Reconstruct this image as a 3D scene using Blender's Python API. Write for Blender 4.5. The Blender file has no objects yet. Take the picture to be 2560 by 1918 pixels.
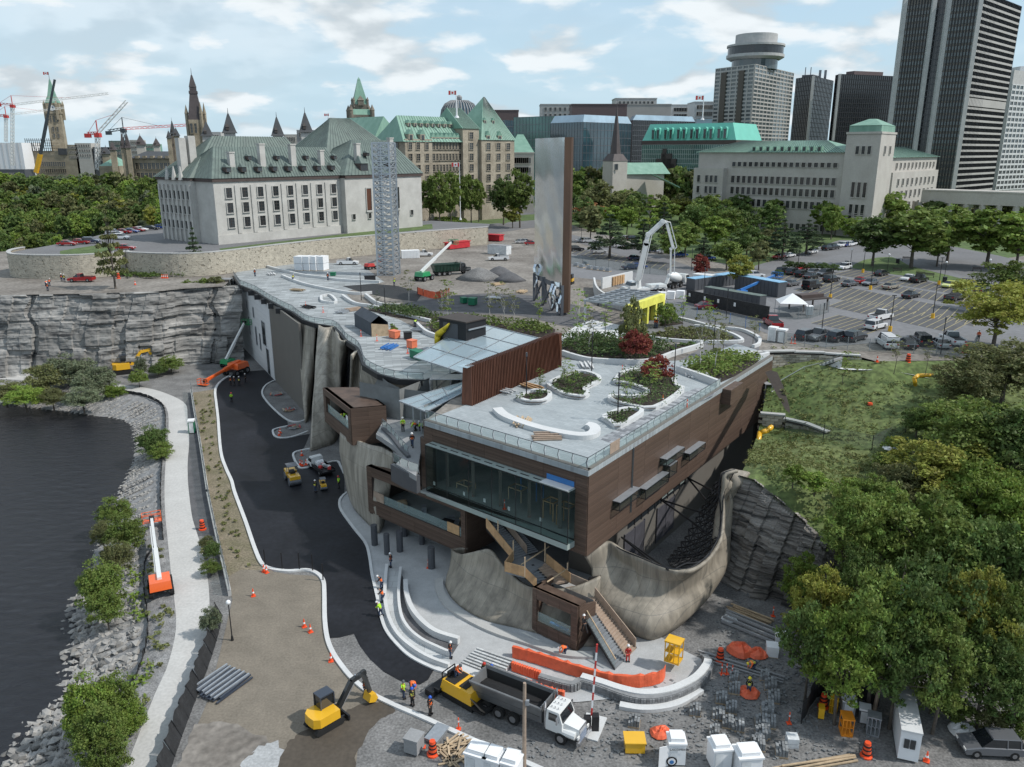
import bpy,math,random
import numpy as np
from mathutils import Matrix,Euler
from mathutils import Vector as Vc
U=lambda z:Vc((0,0,z))
def iv(n,i,v):s=n.inputs[i];s.default_value=v
R=math.radians
rnd=random.Random(7)
scene=bpy.context.scene
col=scene.collection
bon=bpy.data.objects.new;clk=col.objects.link;bor=bpy.data.objects.remove
FPX,PITCH,CXX,CYY,CAMZ=2000,R(16.2),1280,959,46
cam_data=bpy.data.cameras.new('camera');cam=bon('camera',cam_data);clk(cam)
cam_data.sensor_width=36;cam_data.lens=36*FPX/2560;cam_data.clip_start=.5;cam_data.clip_end=20000
cam.location=(0,0,CAMZ);cam.rotation_euler=(R(90)-PITCH,0,0);scene.camera=cam
SUN_AZ,SUN_EL=R(101),R(47)
w=bpy.data.worlds.new('World');scene.world=w;w.use_nodes=True
nt=w.node_tree;nt.nodes.clear();N=nt.nodes.new;L=nt.links.new
out=N('ShaderNodeOutputWorld');sky=N('ShaderNodeTexSky');sky.sky_type='NISHITA';sky.sun_disc=False
sky.sun_elevation=SUN_EL;sky.sun_rotation=SUN_AZ;sky.air_density=1;sky.dust_density=.3;sky.ozone_density=2.5
bg=N('ShaderNodeBackground');iv(bg,1,.115);hz=N('ShaderNodeMix');hz.data_type='RGBA';L(sky.outputs[0],hz.inputs['A']);iv(hz,'B',(3.3,4.5,5.3,1));L(hz.outputs['Result'],bg.inputs[0])
tc=N('ShaderNodeTexCoord');sep=N('ShaderNodeSeparateXYZ');L(tc.outputs['Generated'],sep.inputs[0])
def mth(op,a,b=None,c=None):
 m=N('ShaderNodeMath');m.operation=op
 for i,v in enumerate((a,b,c)):
  if v is None:continue
  if isinstance(v,(int,float)):iv(m,i,v)
  else:L(v,m.inputs[i])
 return m.outputs[0]
zc=mth('MAXIMUM',mth('ADD',sep.outputs[2],.28),.05)
cmb=N('ShaderNodeCombineXYZ');L(mth('DIVIDE',sep.outputs[0],zc),cmb.inputs[0]);L(mth('DIVIDE',sep.outputs[1],zc),cmb.inputs[1])
def noise(scl,det,rough,dist=.0,off=(0,0,0)):
 mp=N('ShaderNodeMapping');iv(mp,'Location',off);L(cmb.outputs[0],mp.inputs[0])
 n=N('ShaderNodeTexNoise');iv(n,'Scale',scl);iv(n,'Detail',det)
 iv(n,'Roughness',rough);iv(n,'Distortion',dist);L(mp.outputs[0],n.inputs[0]);return n.outputs[0]
def ramp(v,a,b,lo=.0,hi=1):
 m=N('ShaderNodeMapRange');m.interpolation_type='SMOOTHSTEP';L(v,m.inputs[0])
 for i,q in zip((1,2,3,4),(a,b,lo,hi)):iv(m,i,q)
 return m.outputs[0]
n1=noise(3,8,.52,.15,(5.2,1.9,0));n2=noise(3,3,.5,.15,(5.2,1.9+.11,0));n3=noise(.45,6,.6,.5,(9,4,1))
L(ramp(sep.outputs[2],.0,.35,.95,.45),hz.inputs['Factor'])
hi_c=ramp(n3,.38,.66,.05,.75)
puff=ramp(n1,.46,.59)
above=ramp(sep.outputs[2],-.01,.05,.25,1)
puff=mth('MULTIPLY',puff,above)
mask=mth('MAXIMUM',puff,mth('MULTIPLY',hi_c,ramp(sep.outputs[2],.0,.2,.35,1)))
shade=ramp(mth('SUBTRACT',n1,n2),-.1,.09)
cr=N('ShaderNodeMix');cr.data_type='RGBA';L(shade,cr.inputs['Factor'])
iv(cr,'A',(.47,.53,.57,1));iv(cr,'B',(.7,.75,.78,1))
bgc=N('ShaderNodeBackground');L(cr.outputs['Result'],bgc.inputs[0]);iv(bgc,1,.9)
mx=N('ShaderNodeMixShader');L(mask,mx.inputs[0]);L(bg.outputs[0],mx.inputs[1]);L(bgc.outputs[0],mx.inputs[2]);L(mx.outputs[0],out.inputs[0])
sd=bpy.data.lights.new('sun','SUN');sd.energy=2.5;sd.angle=R(1.5);sd.color=(1,.955,.89)
so=bon('sun',sd);clk(so)
tos=Vc((math.sin(SUN_AZ)*math.cos(SUN_EL),math.cos(SUN_AZ)*math.cos(SUN_EL),math.sin(SUN_EL)))
so.rotation_euler=tos.to_track_quat('Z','Y').to_euler();so.location=(0,0,300)
vs=scene.view_settings;vs.view_transform='Standard';vs.look='None';vs.gamma=1;vs.use_curve_mapping=False;vs.exposure=.48
scene.cycles.max_bounces=5;scene.cycles.transparent_max_bounces=8;scene.cycles.diffuse_bounces=2;scene.cycles.glossy_bounces=3;scene.cycles.transmission_bounces=4
scene.cycles.caustics_reflective=False;scene.cycles.caustics_refractive=False
SP,CP=math.sin(PITCH),math.cos(PITCH)
def ray(x,y):
 dx=(x-CXX)/FPX;dy=(CYY-y)/FPX
 return Vc((dx,CP+dy*SP,-SP+dy*CP))
def P(x,y,z):
 d=ray(x,y);t=(z-CAMZ)/d.z
 return Vc((d.x*t,d.y*t,z))
def V(x,y,A,B):
 """point on the vertical plane through A and B"""
 d=ray(x,y);nx,ny=B[1]-A[1],A[0]-B[0]
 t=(A[0]*nx+A[1]*ny)/(d.x*nx+d.y*ny)
 return Vc((d.x*t,d.y*t,CAMZ+d.z*t))
def D(x,y,Y):
 d=ray(x,y);t=Y/d.y
 return Vc((d.x*t,Y,CAMZ+d.z*t))
def up(p,y2):
 """height at which the upright over p reaches picture row y2"""
 k=(CYY-y2)/FPX
 Y=p[1];return CAMZ+Y*(k*CP-SP)/(CP+k*SP)
def K(t,l):return[t(*p)for p in l]
def t22(x,y):return(640+x/2.589,600+y/2.589)
def t23(x,y):return(1280+x/2.589,600+y/2.589)
def t24(x,y):return(1920+x/2.589,600+y/2.589)
def t21(x,y):return(x/2.589,600+y/2.589)
def t11(x,y):return(x/2.589,y/2.589)
def t12(x,y):return(640+x/2.589,y/2.589)
def t13(x,y):return(1280+x/2.589,y/2.589)
def t14(x,y):return(1920+x/2.589,y/2.589)
def t31(x,y):return(x/2.444,1240+y/2.444)
def t32(x,y):return(640+x/2.444,1240+y/2.444)
def t33(x,y):return(1240+x/2.444,1240+y/2.444)
def t34(x,y):return(1880+x/2.444,1240+y/2.444)
M={}
def mat(name,c,rough=.8,metal=.0,var=.18,scl=1,bump=.0,c2=None,streak=None,rand=.0,spec=None,alpha=None,detail=5,fine=.0,coat=.0):
 m=bpy.data.materials.new(name);m.use_nodes=True;t=m.node_tree;b=t.nodes['Principled BSDF'];n=t.nodes.new;l=t.links.new
 iv(b,'Roughness',rough);iv(b,'Metallic',metal)
 if spec is not None:iv(b,'Specular IOR Level',spec)
 if coat:iv(b,'Coat Weight',coat);iv(b,'Coat Roughness',.08)
 tcn=n('ShaderNodeTexCoord');src=tcn.outputs['Object']
 if streak:
  mp=n('ShaderNodeMapping');iv(mp,'Scale',streak);l(src,mp.inputs[0]);src=mp.outputs[0]
 no=n('ShaderNodeTexNoise');iv(no,'Scale',scl);iv(no,'Detail',detail);iv(no,'Roughness',.6);l(src,no.inputs[0])
 mr=n('ShaderNodeMapRange');iv(mr,1,.3);iv(mr,2,.7);l(no.outputs[0],mr.inputs[0])
 mx=n('ShaderNodeMix');mx.data_type='RGBA';l(mr.outputs[0],mx.inputs['Factor'])
 d=c2 or tuple(q*(1+var)for q in c);e=c if c2 else tuple(q*(1-var)for q in c)
 iv(mx,'A',(*e,1));iv(mx,'B',(*d,1));last=mx.outputs['Result']
 if fine:
  n2=n('ShaderNodeTexNoise');iv(n2,'Scale',scl*14);iv(n2,'Detail',3);l(tcn.outputs['Object'],n2.inputs[0])
  m2=n('ShaderNodeMapRange');iv(m2,1,.3);iv(m2,2,.7);iv(m2,3,1-fine);iv(m2,4,1+fine);l(n2.outputs[0],m2.inputs[0])
  h2=n('ShaderNodeHueSaturation');l(last,h2.inputs['Color']);l(m2.outputs[0],h2.inputs['Value']);last=h2.outputs[0]
 if rand:
  oi=n('ShaderNodeObjectInfo');m3=n('ShaderNodeMapRange');iv(m3,3,1-rand);iv(m3,4,1+rand);l(oi.outputs['Random'],m3.inputs[0])
  h3=n('ShaderNodeHueSaturation');l(last,h3.inputs['Color']);l(m3.outputs[0],h3.inputs['Value']);last=h3.outputs[0]
 l(last,b.inputs['Base Color'])
 if bump:
  bp=n('ShaderNodeBump');iv(bp,'Strength',bump);iv(bp,'Distance',.3/scl if scl>1 else .3)
  l(no.outputs[0],bp.inputs['Height']);l(bp.outputs[0],b.inputs['Normal'])
 if alpha is not None:iv(b,'Alpha',alpha)
 M[name]=m;return m
def leafmat(name,c,var=.3,rand=.25,trans=.33,hue=.03):
 m=bpy.data.materials.new(name);m.use_nodes=True;t=m.node_tree;t.nodes.clear();n=t.nodes.new;l=t.links.new
 o=n('ShaderNodeOutputMaterial');df=n('ShaderNodeBsdfPrincipled');iv(df,'Roughness',.6);iv(df,'Specular IOR Level',.25)
 tr=n('ShaderNodeBsdfTranslucent');ms=n('ShaderNodeMixShader');iv(ms,0,trans)
 tcn=n('ShaderNodeTexCoord');no=n('ShaderNodeTexNoise');iv(no,'Scale',.9);iv(no,'Detail',4);l(tcn.outputs['Object'],no.inputs[0])
 n2=n('ShaderNodeTexNoise');iv(n2,'Scale',6);iv(n2,'Detail',2);l(tcn.outputs['Object'],n2.inputs[0])
 oi=n('ShaderNodeObjectInfo');hs=n('ShaderNodeHueSaturation')
 def mp(v,a,b,c0=.3,c1=.7):
  q=n('ShaderNodeMapRange');iv(q,1,c0);iv(q,2,c1);iv(q,3,a);iv(q,4,b);l(v,q.inputs[0]);return q.outputs[0]
 def ml(a,b):
  q=n('ShaderNodeMath');q.operation='MULTIPLY';l(a,q.inputs[0]);l(b,q.inputs[1]);return q.outputs[0]
 val=ml(ml(mp(no.outputs[0],1-var,1+var),mp(n2.outputs[0],1-var,1+var)),mp(oi.outputs['Random'],1-rand,1+rand,0,1))
 iv(hs,'Color',(*c,1));l(val,hs.inputs['Value']);l(mp(no.outputs[0],.5-hue,.5+hue*.6),hs.inputs['Hue'])
 l(hs.outputs[0],df.inputs['Base Color']);l(hs.outputs[0],tr.inputs[0]);l(df.outputs[0],ms.inputs[1]);l(tr.outputs[0],ms.inputs[2]);l(ms.outputs[0],o.inputs[0])
 M[name]=m;return m
def glm(name,c,alpha,rough=.05):
 m=bpy.data.materials.new(name);m.use_nodes=True;t=m.node_tree;t.nodes.clear();n=t.nodes.new;l=t.links.new
 o=n('ShaderNodeOutputMaterial');tr=n('ShaderNodeBsdfTransparent');iv(tr,0,(.88,.93,.92,1))
 pr=n('ShaderNodeBsdfPrincipled');iv(pr,'Base Color',(*c,1));iv(pr,'Roughness',rough)
 fr=n('ShaderNodeFresnel');ge=n('ShaderNodeNewGeometry');mq=n('ShaderNodeMapRange');iv(mq,3,1.5);iv(mq,4,.667);l(ge.outputs['Backfacing'],mq.inputs[0]);l(mq.outputs[0],fr.inputs[0]);ad=n('ShaderNodeMath');ad.operation='ADD';ad.use_clamp=True;l(fr.outputs[0],ad.inputs[0]);iv(ad,1,alpha)
 ms=n('ShaderNodeMixShader');l(ad.outputs[0],ms.inputs[0]);l(tr.outputs[0],ms.inputs[1]);l(pr.outputs[0],ms.inputs[2]);l(ms.outputs[0],o.inputs[0])
 M[name]=m;return m
class MB:
 def __init__(s):s.v=[];s.f=[];s.m=[];s.cur=0;s.sm=[];s.smooth=False
 def mi(s,i):s.cur=i;return s
 def add(s,vs,fs):
  k=len(s.v);s.v+=[tuple(v)for v in vs]
  for f in fs:s.f.append(tuple(i+k for i in f));s.m.append(s.cur);s.sm.append(s.smooth)
  return s
 def quad(s,a,b,c,d):return s.add([a,b,c,d],[(0,1,2,3)])
 def box(s,c,size,rz=.0,T=None):
  hx,hy,hz=size[0]/2,size[1]/2,size[2]/2;ca,sa=math.cos(rz),math.sin(rz);vs=[]
  for x,y,z in((-hx,-hy,-hz),(hx,-hy,-hz),(hx,hy,-hz),(-hx,hy,-hz),(-hx,-hy,hz),(hx,-hy,hz),(hx,hy,hz),(-hx,hy,hz)):
   p=Vc((c[0]+x*ca-y*sa,c[1]+x*sa+y*ca,c[2]+z));vs.append(T@p if T else p)
  return s.add(vs,[(0,3,2,1),(4,5,6,7),(0,1,5,4),(1,2,6,5),(2,3,7,6),(3,0,4,7)])
 def b2(s,x0,x1,y0,y1,z0,z1,T=None):return s.box(((x0+x1)/2,(y0+y1)/2,(z0+z1)/2),(x1-x0,y1-y0,z1-z0),0,T)
 def prism(s,poly,z0,z1,cap=True):
  n=len(poly)
  a0=sum(poly[i][0]*poly[(i+1)%n][1]-poly[(i+1)%n][0]*poly[i][1]for i in range(n))
  if a0<0:poly=poly[::-1]
  vs=[(p[0],p[1],z0 if len(p)<3 or z0 is not None else p[2])for p in poly]+[(p[0],p[1],z1)for p in poly]
  fs=[(i,(i+1)%n,n+(i+1)%n,n+i)for i in range(n)]
  if cap:fs+=[tuple(range(n-1,-1,-1)),tuple(range(n,2*n))]
  return s.add(vs,fs)
 def loft(s,rings,closed=True,cap=True):
  n=len(rings[0]);vs=[p for r in rings for p in r];fs=[]
  for j in range(len(rings)-1):
   for i in range(n if closed else n-1):
    a=j*n+i;b=j*n+(i+1)%n;fs.append((a,b,b+n,a+n))
  if cap and closed:fs+=[tuple(range(n-1,-1,-1)),tuple(range((len(rings)-1)*n,len(rings)*n))]
  return s.add(vs,fs)
 def cyl(s,p0,p1,r0,r1=None,n=10,cap=True):
  p0=Vc(p0);p1=Vc(p1);r1=r0 if r1 is None else r1;d=(p1-p0)
  if d.length<1e-6:return s
  d.normalize();a=d.orthogonal().normalized()if abs(d.z)<.99 else Vc((1,0,0));b=d.cross(a);a=b.cross(d)
  r=[[c+(a*math.cos(t)+b*math.sin(t))*q for t in[2*math.pi*i/n for i in range(n)]]for c,q in((p0,r0),(p1,r1))]
  return s.loft(r,True,cap)
 def tube(s,pts,r,n=6):
  for a,b in zip(pts[:-1],pts[1:]):s.cyl(a,b,r,r,n)
  return s
 def bar(s,p0,p1,wdt,h=None):
  p0=Vc(p0);p1=Vc(p1);h=h or wdt;d=(p1-p0)
  if d.length<1e-6:return s
  d.normalize();a=d.cross(U(1))
  if a.length<1e-3:a=Vc((1,0,0))
  a.normalize();b=a.cross(d)
  q=[(-1,-1),(1,-1),(1,1),(-1,1)]
  return s.loft([[c+a*(x*wdt/2)+b*(y*h/2)for x,y in q]for c in(p0,p1)])
 def lathe(s,c,prof,n=16,T=None):
  rings=[]
  for r,z in prof:
   ring=[Vc((c[0]+r*math.cos(2*math.pi*i/n),c[1]+r*math.sin(2*math.pi*i/n),c[2]+z))for i in range(n)]
   rings.append([T@p for p in ring]if T else ring)
  return s.loft(rings)
 def ball(s,c,r,n=10,sq=(1,1,1)):
  m=max(4,n//2);rings=[]
  for j in range(m+1):
   a=math.pi*j/m;rr=max(1e-3,math.sin(a))
   rings.append([(c[0]+r*sq[0]*rr*math.cos(2*math.pi*i/n),c[1]+r*sq[1]*rr*math.sin(2*math.pi*i/n),c[2]-r*sq[2]*math.cos(a))for i in range(n)])
  return s.loft(rings)
 def slab(s,pts,nrm,t):
  """flat polygon given thickness t against nrm"""
  nrm=Vc(nrm).normalized();n=len(pts);a=[Vc(p)for p in pts];b=[p-nrm*t for p in a]
  return s.add(a+b,[tuple(range(n)),tuple(range(2*n-1,n-1,-1))]+[(i,i+n,(i+1)%n+n,(i+1)%n)for i in range(n)])
 def mesh(s,name,mats,flip=False):
  me=bpy.data.meshes.new(name);me.from_pydata(s.v,[],s.f)
  for m in(mats if isinstance(mats,(list,tuple))else[mats]):me.materials.append(M[m]if isinstance(m,str)else m)
  me.polygons.foreach_set('material_index',s.m);me.polygons.foreach_set('use_smooth',s.sm);me.update();return me
 def bd(s,name,mats,parent=None,lbl=None):
  o=bon(name,s.mesh(name,mats));return link(o,parent,lbl)
def link(o,parent=None,lbl=None):
 clk(o)
 if parent is not None:
  o.parent=parent
  o.matrix_parent_inverse=Matrix.Translation(-Vc(rlc(parent)))
 if lbl:o['label']=lbl
 return o
ROOT={}
def rlc(o):
 return ROOT.get(o.name,(0,0,0))
def tag(o,lbl=None,cat=None,grp=None,knd=None):
 if lbl:o['label']=lbl
 if cat:o['category']=cat
 if grp:o['group']=grp
 if knd:o['kind']=knd
 return o
def thing(name,lbl,cat,loc=(0,0,0),grp=None,rz=.0,scl=None):
 """an Empty at the base; a thing made at the origin and then set down keeps its parts local"""
 o=bon(name,None);o.empty_display_size=.3;clk(o);o.location=loc;o.rotation_euler=(0,0,rz)
 if scl:o.scale=(scl,)*3 if isinstance(scl,(int,float))else scl
 return tag(o,lbl,cat,grp)
def wt_(name,lbl,cat,loc,grp=None):
 """parts of this one are written in world coordinates"""
 o=thing(name,lbl,cat,loc,grp);ROOT[o.name]=tuple(loc);return o
def stc(mb,name,m,knd='structure'):return tag(mb.bd(name,m),knd=knd)
def kids(o):return KID.get(o.name,[])
KID={}
def cpt(o,loc=None,rz=None,lbl=None,grp=None,scl=None,parent=None,swap=None,cl=None):
 c=o.copy();clk(c)
 if parent is not None:c.parent=parent
 if loc is not None:c.location=loc
 if rz is not None:c.rotation_euler=(0,0,rz)
 if scl is not None:c.scale=(scl,)*3 if isinstance(scl,(int,float))else scl
 if lbl:c['label']=lbl
 if grp:c['group']=grp
 if swap and c.type=='MESH':rcl(c,swap)
 for ch in(cl or children)(o):cpt(ch,parent=c,swap=swap,cl=cl)
 return c
_ch={}
def children(o):
 if o.name not in _ch:_ch[o.name]=list(o.children)
 return _ch[o.name]
def rcl(o,swap):
 for sl in o.material_slots:
  if sl.material and sl.material.name in swap:
   mname=swap[sl.material.name];sl.link='OBJECT';sl.material=M[mname]
def protos(make):
 """builds a pattern thing once; each placing copies it, the first use moves the pattern itself"""
 st={}
 def place(key,*margs,loc,rz=.0,lbl,grp=None,scl=None,swap=None):
  if key not in st:
   o=make(key,*margs);st[key]=o;children(o)
   for ch in children(o):children(ch)
   st[key+'_src']=(o,)
   base=cpt(o,loc,rz,lbl,grp,scl,swap=swap)
   return base
  return cpt(st[key],loc,rz,lbl,grp,scl,swap=swap)
 def cleanup():
  for k,o in st.items():
   if k.endswith('_src'):continue
   for ch in children(o):
    for g in children(ch):bor(g)
    bor(ch)
   bor(o)
 place.cleanup=cleanup
 return place
mat('gravel',(.17,.168,.165),.95,var=.3,scl=.35,bump=.5,fine=.35)
mat('riprap_ground',(.22,.22,.22),.95,var=.35,scl=.8,bump=.8,fine=.5)
mat('pale_road',(.47,.465,.45),.95,var=.08,scl=.25,fine=.1)
mat('dgv',(.1,.1,.105),.95,var=.25,scl=.6,fine=.3)
mat('fresh_asphalt',(.013,.014,.018),.62,var=.5,scl=.12,fine=.25,spec=.3)
mat('lot_asphalt',(.17,.172,.18),.9,var=.1,scl=.08,fine=.12)
mat('bay_asphalt',(.085,.086,.09),.9,var=.16,scl=.1,fine=.15)
mat('sas',(.15,.15,.155),.9,var=.12,scl=.1,fine=.1)
mat('sand',(.19,.167,.135),1,var=.16,scl=.35,bump=.5,fine=.16)
mat('wet_sand',(.075,.062,.048),.8,var=.2,scl=.2,bump=.3,fine=.15)
mat('pale_dust',(.36,.37,.375),1,var=.15,scl=.3,fine=.2)
mat('dirt',(.13,.115,.1),1,scl=.1,bump=.5,fine=.3,c2=(.27,.25,.225))
mat('weed_soil',(.13,.12,.07),1,scl=.3,bump=.5,fine=.4,c2=(.24,.2,.15))
mat('soil',(.035,.026,.02),1,var=.3,scl=2,fine=.3)
mat('concrete',(.42,.42,.41),.85,var=.1,scl=.4,fine=.06)
mat('cpa',(.58,.59,.59),.8,var=.08,scl=.5,fine=.05)
mat('cgr',(.27,.275,.28),.85,var=.12,scl=.4,fine=.08)
mat('lawn',(.06,.1,.03),1,var=.2,scl=.06,bump=.2,fine=.3,c2=(.1,.145,.045))
mat('hill_grass',(.075,.12,.034),1,scl=.1,bump=1,fine=.4,c2=(.145,.17,.065))
mat('forest_floor',(.03,.045,.018),1,var=.3,scl=.1,bump=.5,fine=.4)
mat('far_land',(.09,.1,.075),1,var=.3,scl=.01,fine=.3)
mat('snw',(.78,.79,.8),.5,var=.03)
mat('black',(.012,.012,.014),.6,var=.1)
mat('bfb',(.02,.021,.023),.7,var=.3,scl=1.2,bump=.8)
mat('line_yellow',(.36,.31,.17),.8,var=.2,scl=1.2)
mat('line_white',(.6,.6,.58),.8,var=.15)
def rockmat(name,c1,c2,dark,zs=2.2):
 m=bpy.data.materials.new(name);m.use_nodes=True;t=m.node_tree;b=t.nodes['Principled BSDF'];n=t.nodes.new;l=t.links.new
 iv(b,'Roughness',.95);tcn=n('ShaderNodeTexCoord');mp=n('ShaderNodeMapping');iv(mp,'Scale',(.12,.12,zs));l(tcn.outputs['Object'],mp.inputs[0])
 no=n('ShaderNodeTexNoise');iv(no,'Scale',1);iv(no,'Detail',9);iv(no,'Roughness',.62);iv(no,'Distortion',.35);l(mp.outputs[0],no.inputs[0])
 cr_=n('ShaderNodeValToRGB');e=cr_.color_ramp.elements;e[0].position=.36;e[0].color=(*dark,1);e[1].position=.72;e[1].color=(*c2,1)
 k=cr_.color_ramp.elements.new(.46);k.color=(*c1,1);l(no.outputs[0],cr_.inputs[0])
 n2=n('ShaderNodeTexNoise');iv(n2,'Scale',.16);iv(n2,'Detail',6);l(tcn.outputs['Object'],n2.inputs[0])
 m2=n('ShaderNodeMapRange');iv(m2,1,.35);iv(m2,2,.65);iv(m2,3,.62);iv(m2,4,1.3);l(n2.outputs[0],m2.inputs[0])
 hs=n('ShaderNodeHueSaturation');l(cr_.outputs[0],hs.inputs['Color']);l(m2.outputs[0],hs.inputs['Value']);l(hs.outputs[0],b.inputs['Base Color'])
 bp=n('ShaderNodeBump');iv(bp,'Strength',.7);iv(bp,'Distance',.4);l(no.outputs[0],bp.inputs['Height']);l(bp.outputs[0],b.inputs['Normal']);M[name]=m
rockmat('limestone',(.22,.215,.205),(.39,.38,.36),(.06,.06,.06),.9)
rockmat('slate_rock',(.15,.14,.13),(.36,.34,.31),(.035,.035,.035),3.2)
m=bpy.data.materials.new('river_water');m.use_nodes=True;t=m.node_tree;b=t.nodes['Principled BSDF'];n=t.nodes.new;l=t.links.new
iv(b,'Base Color',(.015,.016,.02,1));iv(b,'Roughness',.14);iv(b,'IOR',1.33)
tcn=n('ShaderNodeTexCoord');mp=n('ShaderNodeMapping');iv(mp,'Scale',(.55,1.1,1));iv(mp,'Rotation',(0,0,.35));l(tcn.outputs['Object'],mp.inputs[0])
no=n('ShaderNodeTexNoise');iv(no,'Scale',.9);iv(no,'Detail',7);iv(no,'Roughness',.65);iv(no,'Distortion',.4);l(mp.outputs[0],no.inputs[0])
bp=n('ShaderNodeBump');iv(bp,'Strength',.55);iv(bp,'Distance',.5);l(no.outputs[0],bp.inputs['Height']);l(bp.outputs[0],b.inputs['Normal']);M['river_water']=m
def smo(pts,k=4):
 """Catmull-Rom through the points"""
 pts=[Vc(p)for p in pts];o=[]
 for i in range(len(pts)-1):
  p0=pts[max(i-1,0)];p1=pts[i];p2=pts[i+1];p3=pts[min(i+2,len(pts)-1)]
  for j in range(k):
   t=j/k;o.append(.5*((2*p1)+(p2-p0)*t+(2*p0-5*p1+4*p2-p3)*t*t+(3*p1-p0-3*p2+p3)*t**3))
 return o+[pts[-1]]
def PP(px,z):return[P(x,y,z)for x,y in px]
def rbn(mb,pts,wd,z0,z1,side=.0):
 """a kerb or wall of width wd along a line; side -1..1 shifts it"""
 pts=[Vc((p[0],p[1],0))for p in pts];rings=[]
 for i,p in enumerate(pts):
  a=pts[max(i-1,0)];b=pts[min(i+1,len(pts)-1)];d=(b-a).normalized();nn=Vc((-d.y,d.x,0))
  za=z0[i]if isinstance(z0,list)else z0;zb=z1[i]if isinstance(z1,list)else z1
  l_=p+nn*wd*(.5+side/2);r_=p-nn*wd*(.5-side/2)
  rings.append([Vc((l_.x,l_.y,za)),Vc((r_.x,r_.y,za)),Vc((r_.x,r_.y,zb)),Vc((l_.x,l_.y,zb))])
 return mb.loft(rings)
def curtain(mb,pts,z0,z1,dx=0,dy=0):
 for a,b in zip(pts[:-1],pts[1:]):mb.quad((a[0],a[1],z0),(b[0],b[1],z0),(b[0]+dx,b[1]+dy,z1),(a[0]+dx,a[1]+dy,z1))
 return mb
def sheet(name,pts,z,m,knd='structure',th=None,lbl=None):
 mb=MB()
 if th:mb.prism([(p[0],p[1])for p in pts],z-th,z)
 else:
  a0=sum(pts[i][0]*pts[(i+1)%len(pts)][1]-pts[(i+1)%len(pts)][0]*pts[i][1]for i in range(len(pts)))
  if a0<0:pts=pts[::-1]
  mb.add([(p[0],p[1],z)for p in pts],[tuple(range(len(pts)))])
 return tag(mb.bd(name,m),lbl,knd=knd)
def _h(i,j,s=0):
 x=math.sin(i*127.1+j*311.7+s*74.7)*43758.5453;return x-math.floor(x)
def vnoise(x,y,s=0):
 i,j=math.floor(x),math.floor(y);fx,fy=x-i,y-j;fx=fx*fx*(3-2*fx);fy=fy*fy*(3-2*fy)
 return(_h(i,j,s)*(1-fx)+_h(i+1,j,s)*fx)*(1-fy)+(_h(i,j+1,s)*(1-fx)+_h(i+1,j+1,s)*fx)*fy
def fbm(x,y,s=0,o=4):return sum(vnoise(x*2**k,y*2**k,s+k)/2**k for k in range(o))/(2-2**(1-o))
ZT=17
sheet('river_water',[(-3000,-200),(200,-200),(200,5000),(-3000,5000)],-2,'river_water')
shore=smo(PP([(-500,985),(-200,1000),(0,1009),(80,1020),(150,1027),(230,1036),(300,1044),(335,1056),(350,1085),(355,1120),(352,1152),(340,1180),(324,1206),(305,1250),(275,1310),(254,1363),(242,1412),(217,1469),(205,1510),(200,1567),(198,1649),(196,1710),(164,1764),(123,1796),(82,1837),(53,1878),(20,1925),(-60,2020)],-2),3)
roadL=[(-500,938),(-200,944),(0,948),(120,956),(200,962),(263,967),(309,982),(359,990),(402,1007),(419,1029),(421,1083),(415,1141),(411,1218),(413,1290),(419,1350),(428,1440),(438,1520),(440,1567),(434,1608),(417,1670),(389,1731),(356,1813),(315,1918),(270,2020)]
roadR=[(-500,922),(-200,926),(0,930),(120,938),(200,944),(294,961),(371,971),(421,986),(463,1009),(469,1044),(473,1102),(469,1160),(471,1218),(480,1290),(489,1322),(507,1383),(522,1469),(524,1567),(524,1596),(507,1657),(483,1710),(454,1772),(434,1833),(415,1918),(385,2010)]
rL=smo(PP(roadL,0),4);rR=smo(PP(roadR,0),4)
def rsm(pts,n):
 d=[0]
 for a,b in zip(pts[:-1],pts[1:]):d.append(d[-1]+(Vc(b)-Vc(a)).length)
 o=[];j=0
 for i in range(n):
  s=d[-1]*i/(n-1)
  while j<len(d)-2 and d[j+1]<s:j+=1
  t=(s-d[j])/max(1e-6,d[j+1]-d[j]);o.append(Vc(pts[j]).lerp(Vc(pts[j+1]),t))
 return o
NB=150
sh=rsm(shore,NB)
def nearest_on(p,pts):return min(pts,key=lambda q:(q.x-p.x)**2+(q.y-p.y)**2)
tops=[]
for i in range(NB):
 q=nearest_on(sh[i],rL);tops.append(q)
mb=MB();rings=[]
for j in range(9):
 t=j/8;row=[]
 for i in range(NB):
  a=tops[i];b=sh[i]+(sh[i]-a).normalized()*2.5;p=a.lerp(b,t);z=-.02-3*max(0,t-.12)**1+(fbm(p.x*.4,p.y*.4,3)-.5)*.7*(1 if 0<j<8 else 0)
  row.append((p.x,p.y,z))
 rings.append(row)
mb.loft(rings,False);stc(mb,'riverbank','riprap_ground')
low=rL
edge=low+[(0,20),(200,20),(200,200),(-60,215),(-200,215)]
sheet('ground',edge,-.02,'gravel')
mb=MB();a=rsm(rL,120);b=rsm(rR,120)
mb.loft([[tuple(p+U(.012))for p in a],[tuple(q.lerp(p,.5)+U(.03))for p,q in zip(a,b)],[tuple(p+U(.012))for p in b]],False);stc(mb,'road','pale_road')
wallpx=[(479,982),(485,1022),(492,1063),(502,1121),(519,1233),(520,1240),(544,1355),(565,1445),(575,1490)]
sheet('path_shoulder',PP([(463,1009),(469,1044),(473,1102),(469,1160),(471,1218),(480,1290),(489,1322),(493,1340),(540,1340)]+wallpx[5::-1],0),-.006,'dgv')
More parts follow.
